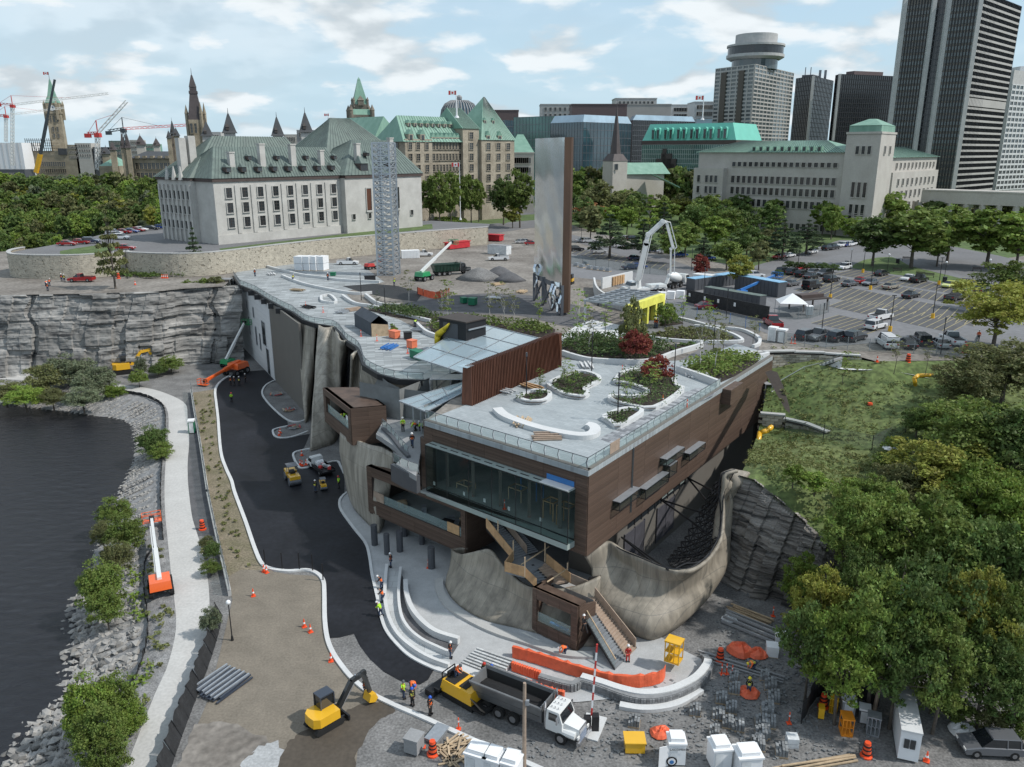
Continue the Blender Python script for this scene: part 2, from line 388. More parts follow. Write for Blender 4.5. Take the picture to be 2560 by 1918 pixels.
kerbW=smo(PP([(600,930),(560,948),(539,973),(541,1010),(545,1044),(552,1129),(565,1172),(579,1203),(587,1233),(614,1305),(638,1375),(656,1412),(681,1424),(722,1429),(763,1426),(791,1434),(808,1453),(811,1485),(812,1547),(818,1596),(832,1633),(857,1670),(885,1702),(926,1735),(988,1766),(1049,1792),(1131,1829),(1213,1866),(1320,1911),(1440,1965)],0),4)
sheet('weed_strip',PP([(479,982),(485,1022),(492,1063),(502,1121),(519,1233),(544,1355),(565,1445),(640,1450),(700,1440),(656,1412),(638,1375),(614,1305),(587,1233),(579,1203),(552,1129),(545,1044),(539,973)],0),-.002,'weed_soil')
sandpx=[(581,1500),(565,1445),(600,1425),(660,1425),(722,1436),(791,1440),(806,1460),(809,1547),(815,1600),(830,1637),(855,1674),(883,1706),(924,1740),(960,1760),(900,1830),(880,1990),(440,1990),(470,1870),(520,1750),(548,1640)]
sheet('sand_lot',PP(sandpx,0),.004,'sand')
def blot(name,px,z,m,jit=.5,k=5):
 pts=smo(PP(px+[px[0]],z),k)[:-1]
 pts=[p+Vc(((rnd.random()-.5)*jit,(rnd.random()-.5)*jit,0))for p in pts]
 return sheet(name,pts,z,m)
blot('wet_sand',[t32(x,y)for x,y in((560,1300),(700,1260),(800,1270),(850,1310),(740,1380),(640,1520),(600,1657),(580,1760),(160,1760),(170,1560),(250,1460),(420,1380),(520,1400))],.01,'wet_sand',.3)
blot('pale_dust',[t31(x,y)for x,y in((1560,1560),(1662,1500),(1760,1560),(1800,1657),(1780,1800),(1500,1800),(1480,1640))],.008,'pale_dust')
blot('worn_sand',[t31(x,y)for x,y in((1200,1400),(1400,1390),(1640,1500),(1560,1640),(1480,1800),(1050,1800),(1100,1620))],.007,'dirt')
asph=[(600,930),(560,948),(539,973),(541,1010),(545,1044),(552,1129),(565,1172),(579,1203),(587,1233),(614,1305),(638,1375),(656,1412),(681,1424),(722,1429),(763,1426),(791,1434),(808,1453),(811,1485),(812,1547),(818,1596),(850,1594),(885,1585),(900,1615),(925,1648),(960,1680),(1000,1702),(1050,1712),(1070,1700),(1084,1676),(1029,1645),(996,1616),(967,1580),(953,1543),(943,1494),(930,1436),(924,1395),(914,1359),(885,1322),(853,1277),(849,1256),(861,1240),(861,1190),(852,1168),(841,1154),(800,1162),(756,1172),(744,1164),(733,1137),(760,1120),(775,1085),(706,1096),(688,1092),(682,1079),(720,1062),(717,1050),(682,1021),(657,990),(659,971),(675,957),(700,950),(670,925)]
sheet('asphalt_road',PP(asph,0),.02,'fresh_asphalt')
mb=MB();rbn(mb,kerbW,.45,-.05,.17);stc(mb,'kerb','cpa')
mb=MB()
for k in([(700,948),(675,957),(659,971),(657,990),(682,1021),(717,1050),(745,1056),(770,1048)],[(720,1066),(690,1073),(682,1079),(688,1092),(706,1096),(735,1092),(770,1079)],[(775,1123),(742,1130),(733,1140),(744,1164),(756,1172),(800,1163),(841,1154),(852,1168),(860,1185)],[(868,1232),(858,1240),(849,1254),(853,1277),(885,1322),(914,1359),(924,1395),(930,1436),(943,1494),(953,1543),(967,1580),(996,1616),(1029,1645),(1082,1672),(1123,1686),(1172,1708)]):
 rbn(mb,smo(PP(k,0),4),.32,-.05,.17)
stc(mb,'kerb','cpa')
wl=smo(PP(wallpx,0),3);mb=MB();rbn(mb,wl,.35,-.05,.7);tag(mb.bd('low_wall','concrete'),'long low grey concrete wall between the pale path and the weed strip','wall')
plaza=[(849,1254),(853,1277),(885,1322),(914,1359),(924,1395),(930,1436),(943,1494),(953,1543),(967,1580),(996,1616),(1029,1645),(1082,1672),(1150,1698),(1232,1728),(1300,1745),(1440,1757),(1567,1745),(1649,1756),(1731,1718),(1772,1676),(1765,1655),(1690,1618),(1600,1560),(1400,1300),(1100,1200),(900,1180),(868,1232)]
mat('plaza_stone',(.4,.41,.415),.8,var=.1,scl=.7,fine=.1)
sheet('plaza',PP(plaza,0),.06,'plaza_stone')
def blocks_in(name,o,spots,z,sz,m):
 me=None
 for k,(x,y,a,sx,sy)in enumerate(spots):
  if me is None:
   q=MB();q.box((0,0,0),(1,1,1));me=q.mesh(name,m)
  b_=bon(name,me);clk(b_);b_.parent=o;b_.location=(x,y,z);b_.rotation_euler=(0,0,a);b_.scale=(sx,sy,sz)
def rockwall(name,top,bot,zt,zb,nx,nz,amp,m,seed=0,lean=1,blk=1,zfun=None,lbl=None,trim=True):
 T_=rsm([Vc((p[0],p[1],0))for p in top],nx);B_=rsm([Vc((p[0],p[1],0))for p in bot],nx);mb=MB();rows=[]
 for j in range(nz):
  t=j/(nz-1);row=[]
  for i in range(nx):
   a=T_[max(i-1,0)];b=T_[min(i+1,nx-1)];d=(b-a).normalized();n_=Vc((d.y,-d.x,0))
   s=i*((T_[-1]-T_[0]).length)/nx;h=(zb+(zt-zb)*t)
   zz=h/(.9*blk)+.5*vnoise(s*.07,3,seed);u=s/(2.6*blk)+1.5*vnoise(h*.12,8,seed)
   led=_h(math.floor(zz),math.floor(s*.12+_h(math.floor(zz),5)*3),seed);fis=_h(math.floor(u),math.floor(h*.18),seed+3)
   big=fbm(s*.06,h*.02,seed+7,3);sm_=fbm(s*.9,h*1.2,seed+9,3)
   crack=-1.2 if _h(math.floor(s*.22+.6*vnoise(h*.3,1,seed)),2,seed+4)>.78 and(s*.22+.6*vnoise(h*.3,1,seed))%1<.22 else 0
   dd=amp*((big-.5)*4.5+(led-.5)*.7+(fis-.5)*1.6+(sm_-.5)*.7+crack)
   if j==0 or j==nz-1:dd=amp*((big-.5)*3)
   p=B_[i].lerp(T_[i],t**lean)+n_*dd;zq=h if zfun is None else zb+(zfun(T_[i])-zb)*t
   row.append((p.x,p.y,zq))
  rows.append(row)
 mb.loft(rows,False);o=mb.bd(name,m);return o
ctop=PP([(-420,752),(-200,745),(0,738),(120,736),(260,733),(400,728),(455,722),(560,716),(600,712)],ZT)
cbot=[p+Vc((0,-3,0))for p in ctop]
tag(rockwall('cliff',ctop,cbot,ZT,-.3,330,70,.75,'limestone',1),knd='structure')
dirt_edge=[(-420,752),(-200,745),(0,738),(120,736),(260,733),(400,728),(455,722),(560,716),(590,712)]
deckW=[(585,690),(600,712),(640,728),(671,748),(712,770),(734,780),(762,800),(790,809),(837,816),(858,838),(867,850),(895,868),(906,892),(912,912),(950,935),(1000,948),(1059,950)]
up_pts=PP(dirt_edge[:-1],ZT)+PP(deckW,ZT)+PP([(1140,930),(1200,940),(1060,1054),(1471,1178),(1932,892),(1935,886),(2060,887),(2150,892),(2190,903),(2440,900),(2700,885)],ZT)+[Vc((400,140,ZT)),Vc((3000,200,ZT)),Vc((9000,9000,ZT)),Vc((-2500,9000,ZT)),Vc((-1300,900,ZT)),Vc((-330,800,ZT)),Vc((-150,470,ZT)),Vc((-118,300,ZT)),Vc((-170,215,ZT))]
sheet('plateau',up_pts,ZT-.02,'dirt')
def over(name,px,m,dz=.0,z=ZT,k=0,lbl=None,knd='structure',jit=0):
 pts=PP(px,z)
 if k:pts=smo(pts+[pts[0]],k)[:-1]
 return sheet(name,pts,z+dz,m,knd)
over('city_ground',[(1040,570),(1420,560),(1700,640),(2050,700),(2560,640),(3000,600),(3000,400),(420,400),(420,470),(900,520)],'lawn',.004)
lotpx=[(1420,612),(1560,640),(1700,672),(1800,700),(1920,660),(2100,600),(2320,612),(2560,700),(2800,760),(2800,900),(2420,862),(2350,850),(2180,858),(2060,868),(1960,850),(1880,820),(1700,790),(1600,740),(1500,700),(1400,690)]
over('car_park',lotpx,'lot_asphalt',.012)
over('site_yard',[(640,660),(900,640),(1080,620),(1200,615),(1420,640),(1520,700),(1560,760),(1400,800),(1200,790),(1000,770),(800,740),(640,700)],'dirt',.008)
over('haul_road',[(1000,760),(1180,735),(1330,740),(1480,775),(1520,800),(1440,820),(1300,790),(1150,785),(1020,790)],'dgv',.016,k=3)
def tlm(name,c1,c2,mort,sx,sy,rot=.0,ratio=.5,rough=.7):
 m=bpy.data.materials.new(name);m.use_nodes=True;t=m.node_tree;b=t.nodes['Principled BSDF'];n=t.nodes.new;l=t.links.new
 iv(b,'Roughness',rough);tcn=n('ShaderNodeTexCoord');mp=n('ShaderNodeMapping');iv(mp,'Rotation',(0,0,rot));l(tcn.outputs['Object'],mp.inputs[0])
 br=n('ShaderNodeTexBrick');iv(br,'Scale',1);iv(br,'Brick Width',sx);iv(br,'Row Height',sy);iv(br,'Mortar Size',.02);iv(br,'Bias',.0)
 iv(br,'Color1',(*c1,1));iv(br,'Color2',(*c2,1));iv(br,'Mortar',(*mort,1));l(mp.outputs[0],br.inputs[0])
 no=n('ShaderNodeTexNoise');iv(no,'Scale',.3);iv(no,'Detail',6);l(tcn.outputs['Object'],no.inputs[0]);mr=n('ShaderNodeMapRange');iv(mr,3,.78);iv(mr,4,1.18);l(no.outputs[0],mr.inputs[0])
 hs=n('ShaderNodeHueSaturation');l(br.outputs[0],hs.inputs['Color']);l(mr.outputs[0],hs.inputs['Value']);l(hs.outputs[0],b.inputs['Base Color'])
 bp=n('ShaderNodeBump');iv(bp,'Strength',.3);iv(bp,'Distance',.02);l(br.outputs['Fac'],bp.inputs['Height']);bp.invert=True;l(bp.outputs[0],b.inputs['Normal']);M[name]=m
tlm('deck_pavers',(.2,.215,.22),(.42,.45,.46),(.15,.16,.16),2.4,.5,R(-10))
tlm('roof_pavers',(.31,.345,.36),(.37,.405,.42),(.26,.28,.29),.9,.45,R(35))
tlm('dark_pavers',(.15,.16,.175),(.4,.42,.44),(.12,.12,.13),1,.6,R(35))
tlm('block_stone',(.3,.26,.2),(.46,.42,.33),(.16,.14,.11),.9,.45)
over('site_deck',[(585,690),(600,712),(640,728),(671,748),(712,770),(734,780),(762,800),(790,809),(837,816),(858,838),(867,850),(895,868),(906,892),(912,912),(950,935),(1000,948),(1059,950),(1140,930),(1160,900),(1090,850),(1000,800),(900,770),(860,730),(960,705),(900,660),(700,655),(600,668)],'deck_pavers',.03)
over('footpath',[(1408,860),(1330,870),(1405,840),(1440,815),(1480,800),(1560,815),(1610,830),(1560,850),(1500,850)],'cpa',.03)
over('curving_path',[(1560,812),(1640,800),(1700,790),(1760,800),(1860,830),(1900,860),(1880,890),(1800,900),(1740,930),(1680,940),(1650,930),(1720,890),(1750,870),(1720,855),(1650,850),(1600,845)],'sas',.034,k=2)
over('street',[(960,620),(1220,585),(1400,560),(1400,545),(1200,562),(1040,540),(1040,530),(1200,545),(1420,530),(1420,520),(1000,515),(700,580)],'sas',.014)
over('front_lawn',[(1050,530),(1100,515),(1270,515),(1300,545),(1260,560),(1100,540)],'lawn',.03)
over('park_path',[(1560,640),(1420,600),(1420,585),(1600,625),(1800,690),(1920,655),(2080,620),(2110,600),(2140,605),(2080,640),(1900,690),(1790,715),(1680,690)],'sas',.02)
over('walkway',[(2080,640),(2140,600),(2300,600),(2500,640),(2700,690),(2700,770),(2480,712),(2300,655),(2180,628)],'sas',.026)
over('grass_verge',[t24(x,y)for x,y in((530,180),(620,130),(800,110),(900,160),(1000,190),(1250,250),(1420,310),(1350,335),(1100,275),(900,235),(700,210))],'lawn',.03,k=2)
rowA=(t24(0,235),t24(1420,560));bays=MB();lines=MB()
def bay(a0,a1,b0,b1,n,skip=()):
 """a band between line a0-a1 and line b0-b1 in picture, cut in n stalls"""
 A0,A1,B0,B1=P(*a0,ZT),P(*a1,ZT),P(*b0,ZT),P(*b1,ZT);z=U(.018+.004*len(bays.f));z2=U(.05)
 bays.quad(A0+z,A1+z,B1+z,B0+z)
 for i in range(n+1):
  p=A0.lerp(A1,i/n);q=B0.lerp(B1,i/n);d=(q-p).normalized();s=Vc((-d.y,d.x,0))*.07
  lines.quad(p+s+z2,q+s+z2,q-s+z2,p-s+z2)
 return A0,A1,B0,B1
bay(t24(430,225),t24(1450,390),t24(560,190),t24(1500,350),22)
bay(t24(180,330),t24(1330,560),t24(330,270),t24(1390,480),24)
bay(t24(60,250),t24(420,310),t24(170,195),t24(520,250),9)
bay(t24(520,285),t24(1400,455),t24(600,255),t24(1430,405),19)
bay(t24(280,540),t24(640,610),t24(460,487),t24(790,555),8)
bay(t24(390,430),t24(1180,600),t24(540,375),t24(1330,520),17)
bay(t23(380,90),t23(1000,200),t23(440,60),t23(1050,160),14)
stc(bays,'parking_bays','bay_asphalt');stc(lines,'stall_lines','line_yellow')
CT=[(1935,872,17),(2060,868,17),(2190,903,17),(2330,890,17),(2440,900,17),(2700,885,17),(1945,905,15.5),(1960,1040,10.5),(2000,960,14),(2100,1000,13.2),(2170,1035,12.6),(2300,960,14.5),(2300,1050,12.6),(1930,1100,8.9),(2060,1090,10.6),(1925,1170,12.2),(1990,1240,11),(2100,1180,9.6),(2200,1120,10.6),(2200,1300,8),(2400,1150,10.5),(2600,1200,9.5),(2300,1450,3.6),(2500,1450,4.5),(2080,1330,8.5),(2050,1600,.3),(2200,1700,.0),(2560,1780,.0),(2700,1600,2.5),(1900,1500,.0),(2000,1500,.6),(2700,1000,13),(2900,1300,8),(2100,1480,2.5)]
CP3=np.array([list(P(*c))for c in CT])
def rbf_fit(pts):
 n_=len(pts);d=np.hypot(pts[:,0][:,None]-pts[:,0],pts[:,1][:,None]-pts[:,1]);A=np.zeros((n_+3,n_+3));A[:n_,:n_]=d+np.eye(n_)*.5
 A[:n_,n_]=1;A[:n_,n_+1:]=pts[:,:2];A[n_,:n_]=1;A[n_+1:,:n_]=pts[:,:2].T
 return np.linalg.solve(A,np.concatenate([pts[:,2],np.zeros(3)]))
_W=rbf_fit(CP3)
cliff_base=[P(*c,0)for c in((1740,1420),(1800,1450),(1860,1485),(1930,1500),(1990,1520),(2040,1580),(2100,1640),(2220,1690),(2400,1740),(2700,1790))]
def hill_z(x,y):
 n_=len(CP3);d=np.hypot(CP3[:,0]-x,CP3[:,1]-y)
 return float(_W[:n_]@d+_W[n_]+_W[n_+1]*x+_W[n_+2]*y)
mb=MB();top_l=rsm([Vc((p[0],p[1],0))for p in PP([(1935,872),(2060,868),(2190,903),(2440,898),(2700,883),(2950,873)],ZT)],90)
BL=[(1845,1190,12.4),(1880,1200,12.3),(1925,1235,11.3),(1990,1290,9.7),(2060,1350,7.9),(2130,1420,4.9),(2200,1500,2.9),(2260,1640,-.1),(2400,1740,-.1),(2700,1790,-.1),(2950,1830,-.1)]
bot_3=rsm([P(*c)for c in BL],90);bot_l=[Vc((p.x,p.y,0))for p in bot_3]
rows=[];BX=P(2200,900,ZT).x
for j in range(70):
 t=j/69;row=[]
 for i in range(90):
  p=top_l[i].lerp(bot_l[i],t);z=max(-.1,min(17,hill_z(p.x,p.y)));k=min(1,t*9);z=(ZT-.03-max(0,min(4.2,(BX-p.x)*.16)))*(1-k)+z*k
  k2=max(0,(t-.8)/.2);z=z*(1-k2)+bot_3[i].z*k2+(fbm(p.x*.15,p.y*.15,2)-.5)*.8*min(1,t*6)*min(1,(1-t)*8)
  row.append((p.x,p.y,z))
 rows.append(row)
mb.loft(rows,False);stc(mb,'hillside','hill_grass')
def gz_(x,y):
 z=hill_z(x,y);return max(.0,min(17,z))
rt=[P(1845,1190,12.5),P(1880,1200,12.4),P(1925,1235,11.4),P(1990,1290,9.8),P(2060,1350,8),P(2130,1420,5),P(2200,1500,3)]
rb=[P(1745,1425,0),P(1800,1455,0),P(1862,1487,0),P(1935,1502,0),P(2000,1525,0),P(2045,1580,0),P(2110,1640,0)]
zr=rsm(rt,60)
def zrf(p):return min(zr,key=lambda q:(q.x-p.x)**2+(q.y-p.y)**2).z
tag(rockwall('rock_face',rt,rb,11,-.2,190,90,.62,'slate_rock',5,1,.45,zrf),knd='structure')
def left_z(x,y):
 y0=300+max(0,(-x-110))*.75;t=max(0,min(1,(y-y0)/150));t=t*t*(3-2*t);return-3+t*21
mb=MB();rows=[]
for j in range(50):
 y=225+800*(j/49)**1.5;rows.append([(x,y,left_z(x,y)+(fbm(x*.02,y*.02,4)-.5)*4)for x in[-1400+1290*(i/59)**.6 for i in range(60)]])
mb.loft(rows,False);stc(mb,'river_slope','forest_floor')
ZC=22
wall_px=[(60,624),(30,630),(22,637),(40,642),(110,644),(200,643),(300,636),(318,633),(330,637),(430,640),(500,638),(560,633),(700,616),(850,600),(1000,588),(1130,578),(1219,572)]
terr=PP(wall_px,ZC)+PP([(1225,560),(1080,552),(1000,555),(800,560),(450,545),(420,560),(300,575),(200,600),(80,622)],ZC)
sheet('court_terrace',terr,ZC,'sas')
mat('stone_mass',(.3,.265,.21),.9,var=.2,scl=.4,fine=.3)
tw=smo(PP(wall_px,ZC),4)
wall_o=wt_('retaining_wall','long curving tan rubble stone retaining wall holding up the court terrace','wall',tw[40])
mb=MB();rbn(mb,tw,.6,ZT-.5,ZC+.5);mb.bd('wall_core','stone_mass',wall_o)
mb=MB();rbn(mb,tw,.9,ZC+.5,ZC+.72);mb.bd('coping','concrete',wall_o)
s_me=MB().box((0,0,0),(1,1,1)).mesh('stone','stone_mass');mat('stone_a',(.36,.33,.27),.9,scl=1,fine=.2,rand=.3);s_me.materials.clear();s_me.materials.append(M['stone_a'])
ws=rsm(tw,400);stuffmb=MB();nst=0
for i in range(2,398):
 p=ws[i];d=(ws[min(i+1,399)]-ws[i-1]).normalized();n_=Vc((d.y,-d.x,0));n_=n_ if n_.y<0 or True else-n_
 zz=ZT
 while zz<ZC+.3:
  hh=.3+.22*rnd.random();q=p+n_*(.3+.04*rnd.random())+d*(rnd.random()-.5)*.5
  if rnd.random()<.9:stuffmb.box((q.x,q.y,zz+hh/2),(.55+rnd.random()*.5,.16,hh*.85),math.atan2(d.y,d.x))
  zz+=hh
tag(stuffmb.bd('rubble_stone','stone_a',wall_o),knd='stuff')
over('terrace_lawn',[(150,628),(230,615),(300,612),(250,640),(160,640)],'lawn',.02,ZC,2)
over('court_lawn',[(548,622),(700,604),(1080,560),(1082,572),(900,590),(700,612),(560,632)],'lawn',.02,ZC)
def boardmat(name,c,rot,seam=.9):
 m=bpy.data.materials.new(name);m.use_nodes=True;t=m.node_tree;b=t.nodes['Principled BSDF'];n=t.nodes.new;l=t.links.new
 iv(b,'Roughness',.55);iv(b,'Specular IOR Level',.35);tcn=n('ShaderNodeTexCoord');mp=n('ShaderNodeMapping');iv(mp,'Scale',(.35,.35,6));l(tcn.outputs['Object'],mp.inputs[0])
 no=n('ShaderNodeTexNoise');iv(no,'Scale',1.6);iv(no,'Detail',7);iv(no,'Roughness',.7);l(mp.outputs[0],no.inputs[0])
 mr=n('ShaderNodeMapRange');iv(mr,1,.3);iv(mr,2,.7);iv(mr,3,.55);iv(mr,4,1.5);l(no.outputs[0],mr.inputs[0])
 oi=n('ShaderNodeObjectInfo');m3=n('ShaderNodeMapRange');iv(m3,3,.88);iv(m3,4,1.12);l(oi.outputs['Random'],m3.inputs[0]);mu=n('ShaderNodeMath');mu.operation='MULTIPLY';l(mr.outputs[0],mu.inputs[0]);l(m3.outputs[0],mu.inputs[1])
 hs=n('ShaderNodeHueSaturation');iv(hs,'Color',(*c,1));l(mu.outputs[0],hs.inputs['Value']);l(hs.outputs[0],b.inputs['Base Color'])
 M[name]=m
boardmat('bbd',(.098,.066,.05),0)
mat('soffit',(.05,.04,.035),.7)
mat('shc',(.34,.31,.26),.6,var=.36,scl=1.1,streak=(1,1,.14),bump=.05,fine=.06,spec=.5)
mm_=M['shc'].node_tree;nn_=mm_.nodes.new;bs_=mm_.nodes['Principled BSDF'];sx_=nn_('ShaderNodeSeparateXYZ');tx_=nn_('ShaderNodeTexCoord');mm_.links.new(tx_.outputs['Object'],sx_.inputs[0]);ad_=nn_('ShaderNodeMath');ad_.operation='SUBTRACT';mm_.links.new(sx_.outputs[0],ad_.inputs[0]);mm_.links.new(sx_.outputs[1],ad_.inputs[1]);cb_=nn_('ShaderNodeCombineXYZ');mm_.links.new(ad_.outputs[0],cb_.inputs[0]);mm_.links.new(sx_.outputs[2],cb_.inputs[1])
bk_=nn_('ShaderNodeTexBrick');bk_.offset=0;iv(bk_,'Scale',1);iv(bk_,'Brick Width',1.1);iv(bk_,'Row Height',2.6);iv(bk_,'Mortar Size',.03);iv(bk_,'Color1',(.85,.85,.85,1));iv(bk_,'Color2',(1.08,1.08,1.08,1));iv(bk_,'Mortar',(.62,.62,.62,1));mm_.links.new(cb_.outputs[0],bk_.inputs[0]);mu_=nn_('ShaderNodeMix');mu_.data_type='RGBA';mu_.blend_type='MULTIPLY';iv(mu_,'Factor',.8)
mm_.links.new(bs_.inputs['Base Color'].links[0].from_socket,mu_.inputs['A']);mm_.links.new(bk_.outputs[0],mu_.inputs['B']);mm_.links.new(mu_.outputs['Result'],bs_.inputs['Base Color'])
M['skirt_bronze']=k_=M['shc'].copy();k_=[n_ for n_ in k_.node_tree.nodes if n_.type=='TEX_BRICK'][0].inputs;k_[1].default_value=(.58,.56,.53,1);k_[2].default_value=(.78,.76,.72,1);k_[3].default_value=(.4,.4,.4,1)
mat('gpn',(.15,.14,.125),.7,var=.05,scl=.3)
mat('slp',(.075,.08,.09),.5,var=.08)
mat('wbd',(.55,.56,.57),.8,var=.1,scl=.3,c2=(.68,.69,.7))
mat('std',(.022,.023,.026),.5,metal=.3,var=.1)
mat('stg',(.17,.18,.2),.45,metal=.5,var=.1)
mat('galv',(.42,.45,.48),.4,metal=.6,var=.12,scl=3)
mat('fmt',(.32,.38,.36),.5,var=.05)
mat('plywood',(.46,.29,.15),.8,var=.18,scl=1.5,fine=.1,rand=.15)
mat('plo',(.34,.26,.2),.85,var=.2,scl=1.5,fine=.1)
mat('lumber',(.42,.32,.21),.85,var=.2,scl=2,rand=.2)
mat('ifl',(.34,.37,.36),.6,var=.25,scl=.3)
mat('iwl',(.19,.2,.2),.8,var=.15)
mat('copper',(.16,.07,.045),.38,metal=.55,var=.3,scl=1.2,streak=(3,3,.15))
mat('louvre',(.13,.13,.15),.4,metal=.4)
mat('btp',(.04,.17,.42),.5)
mat('otp',(.72,.13,.055),.55,var=.15,scl=1.5,bump=.5)
mat('str',(.2,.215,.23),.6,var=.1,rand=.12)
mat('yellow_tarp',(.72,.55,.03),.5,bump=.5)
glm('bay_glass',(.06,.08,.08),.04);glm('rgl',(.42,.52,.52),.22);glm('cgl',(.42,.52,.58),.34)
C0=P(1471,1178,ZT);E1=(P(1932,890,ZT)-C0).normalized();E2=(P(1061,1052,ZT)-C0).normalized()
N1=Vc((E2.y,-E2.x,0));N1=N1 if N1.y<0 else-N1
N2=Vc((E1.y,-E1.x,0));N2=N2 if N2.y<0 else-N2
def Fp(s,z,o=.0):q=C0+E2*s+N1*o;return Vc((q.x,q.y,z))
def Sp(s,z,o=.0):q=C0+E1*s+N2*o;return Vc((q.x,q.y,z))
bld=wt_('museum_building','large brown clad building with terrace roof, glass bay and curved concrete skirts','building',(C0.x,C0.y,0))
SL,SR=22.5,54.1
ZB=8.1
def wb(mb,f,s0,s1,z0,z1,o0=.0,o1=-.35):
 mb.loft([[f(s0,z0,o0),f(s0,z1,o0),f(s0,z1,o1),f(s0,z0,o1)],[f(s1,z0,o0),f(s1,z1,o0),f(s1,z1,o1),f(s1,z0,o1)]]);return mb
def pnl(f,s0,s1,z0,z1,ds,dz,parent,holes=(),m='bbd',name='cladding_panel',slant=None,o=.04):
 """single boards with open joints, shared box scaled; each is a part"""
 ns=max(1,round((s1-s0)/ds));nz=max(1,round((z1-z0)/dz));a=(s1-s0)/ns;h=(z1-z0)/nz
 key=name+m
 if key not in UNIT:UNIT[key]=MB().box((0,0,0),(1,1,1)).mesh(name,m)
 d=(f(1,0)-f(0,0));rz=math.atan2(d.y,d.x)
 for i in range(ns):
  for j in range(nz):
   sa,sb,za,zb=s0+i*a,s0+(i+1)*a,z0+j*h,z0+(j+1)*h;cm,cz=(sa+sb)/2,(za+zb)/2
   if any(h0<cm<h1 and h2<cz<h3 for h0,h1,h2,h3 in holes):continue
   if slant and cm>slant(cz):continue
   o_=bon(name,UNIT[key]);clk(o_);o_.parent=parent;c=f(cm,cz,o)-Vc(rlc(parent))
   o_.location=c;o_.rotation_euler=(0,0,rz);o_.scale=(a-.025,.07,h-.022)
UNIT={}
mb=MB()
for s0,s1,z0,z1 in((.35,1.4,ZB,ZT),(21.2,23.3,ZB,14.9),(1.4,21.2,14.9,ZT),(1.4,21.2,ZB,9.25),(21.2,22.5,14.9,ZT)):wb(mb,Fp,s0,s1,z0,z1,-.02,-.4)
wb(mb,Sp,.0,SR,ZB-.1,ZT,-.02,-.4)
mb.bd('wall_core','soffit',bld)
def side_bot(s):return ZB-.022*s
pnl(Sp,.0,SR,ZB-.05,ZT,6,.55,bld)
pnl(Fp,.0,1.44,ZB,ZT,1.44,.9,bld);pnl(Fp,1.44,21.2,14.9,ZT,4.3,.7,bld);pnl(Fp,1.44,21.2,ZB,9.2,4.3,.55,bld)
pnl(Fp,21.2,22.6,14.9,ZT,1.4,.7,bld);pnl(Fp,21.2,23.1,ZB+.8,14.9,1.9,.9,bld)
mb=MB();mb.slab([Fp(-.02,ZT+.12,.08),Fp(SL+.1,ZT+.12,.08),Fp(SL+.1,ZT+.12,-.45),Fp(-.02,ZT+.12,-.45)],(0,0,1),.14)
mb.slab([Sp(.45,ZT+.12,-.45),Sp(SR,ZT+.12,-.45),Sp(SR,ZT+.12,.08),Sp(-.1,ZT+.12,.08)],(0,0,1),.14);mb.bd('parapet_cap','gpn',bld)
mb=MB();q=[Sp(.1,0,-.1),Sp(SR-.2,0,-.1),Sp(SR-.2,0,-22),Fp(22.3,0,-.1)];mb.prism(q,ZB+.02,ZB+.3);mb.bd('underside','soffit',bld)
mb=MB();q=[Sp(.5,0,-.5),Sp(SR-.5,0,-.5),Sp(SR-.5,0,-21.5),Sp(.5,0,-21.8)];mb.prism(q,9,9.28);mb.bd('gallery_floor','ifl',bld)
mb=MB();mb.quad(Fp(.6,9.28,-9),Fp(22,9.28,-9),Fp(22,16.6,-9),Fp(.6,16.6,-9));mb.quad(Fp(22,9.28,-.5),Fp(22,16.6,-.5),Fp(22,16.6,-9),Fp(22,9.28,-9));mb.bd('inner_wall','iwl',bld)
roofpx=[(1061,1054),(1471,1180),(1932,892),(1905,880),(1840,860),(1740,900),(1640,905),(1560,900),(1480,905),(1410,900),(1280,970),(1160,1015)]
mb=MB();mb.prism([p for p in PP(roofpx,ZT)],ZT-.5,ZT+.05);mb.bd('roof_terrace','roof_pavers',bld)
over('dark_paving',[t23(x,y)for x,y in((560,1290),(900,1120),(1060,1010),(1200,960),(1330,985),(1300,1010),(1060,1130),(900,1210),(720,1290),(640,1320))],'dark_pavers',.056)
byo=1.2;gp=MB();fr_=MB();n_p=6;s0,s1,z0,z1=1.38,21.2,9.32,14.75
for i in range(n_p):
 a=s0+(s1-s0)*i/n_p;b=s0+(s1-s0)*(i+1)/n_p
 q=MB();q.slab([Fp(a+.04,z0+.05,byo),Fp(a+.04,z1-.05,byo),Fp(b-.04,z1-.05,byo),Fp(b-.04,z0+.05,byo)],N1,.03);q.bd('glass_pane','bay_glass',bld)
q=MB();q.slab([Fp(s0,z0,byo-.04),Fp(s0,z1,byo-.04),Fp(s0,z1,0),Fp(s0,z0,0)],-E2,.03);q.bd('glass_pane','bay_glass',bld)
q=MB();q.slab([Fp(s1,z0,byo-.04),Fp(s1,z1,byo-.04),Fp(s1,z1,0),Fp(s1,z0,0)],E2,.03);q.bd('glass_pane','bay_glass',bld)
q=MB()
for i in range(n_p+1):
 a=s0+(s1-s0)*i/n_p;q.bar(Fp(a,z0,byo),Fp(a,z1,byo),.07,.07)
q.bar(Fp(s0,z1,byo+.01),Fp(s1,z1,byo+.01),.07);q.bar(Fp(s0,z0,byo+.01),Fp(s1,z0,byo+.01),.07);q.bd('mullions','black',bld)
q=MB();wb(q,Fp,s0-.02,s1+.02,z0-.62,z0-.04,byo+.05,.06);q.bd('bay_sill','fmt',bld)
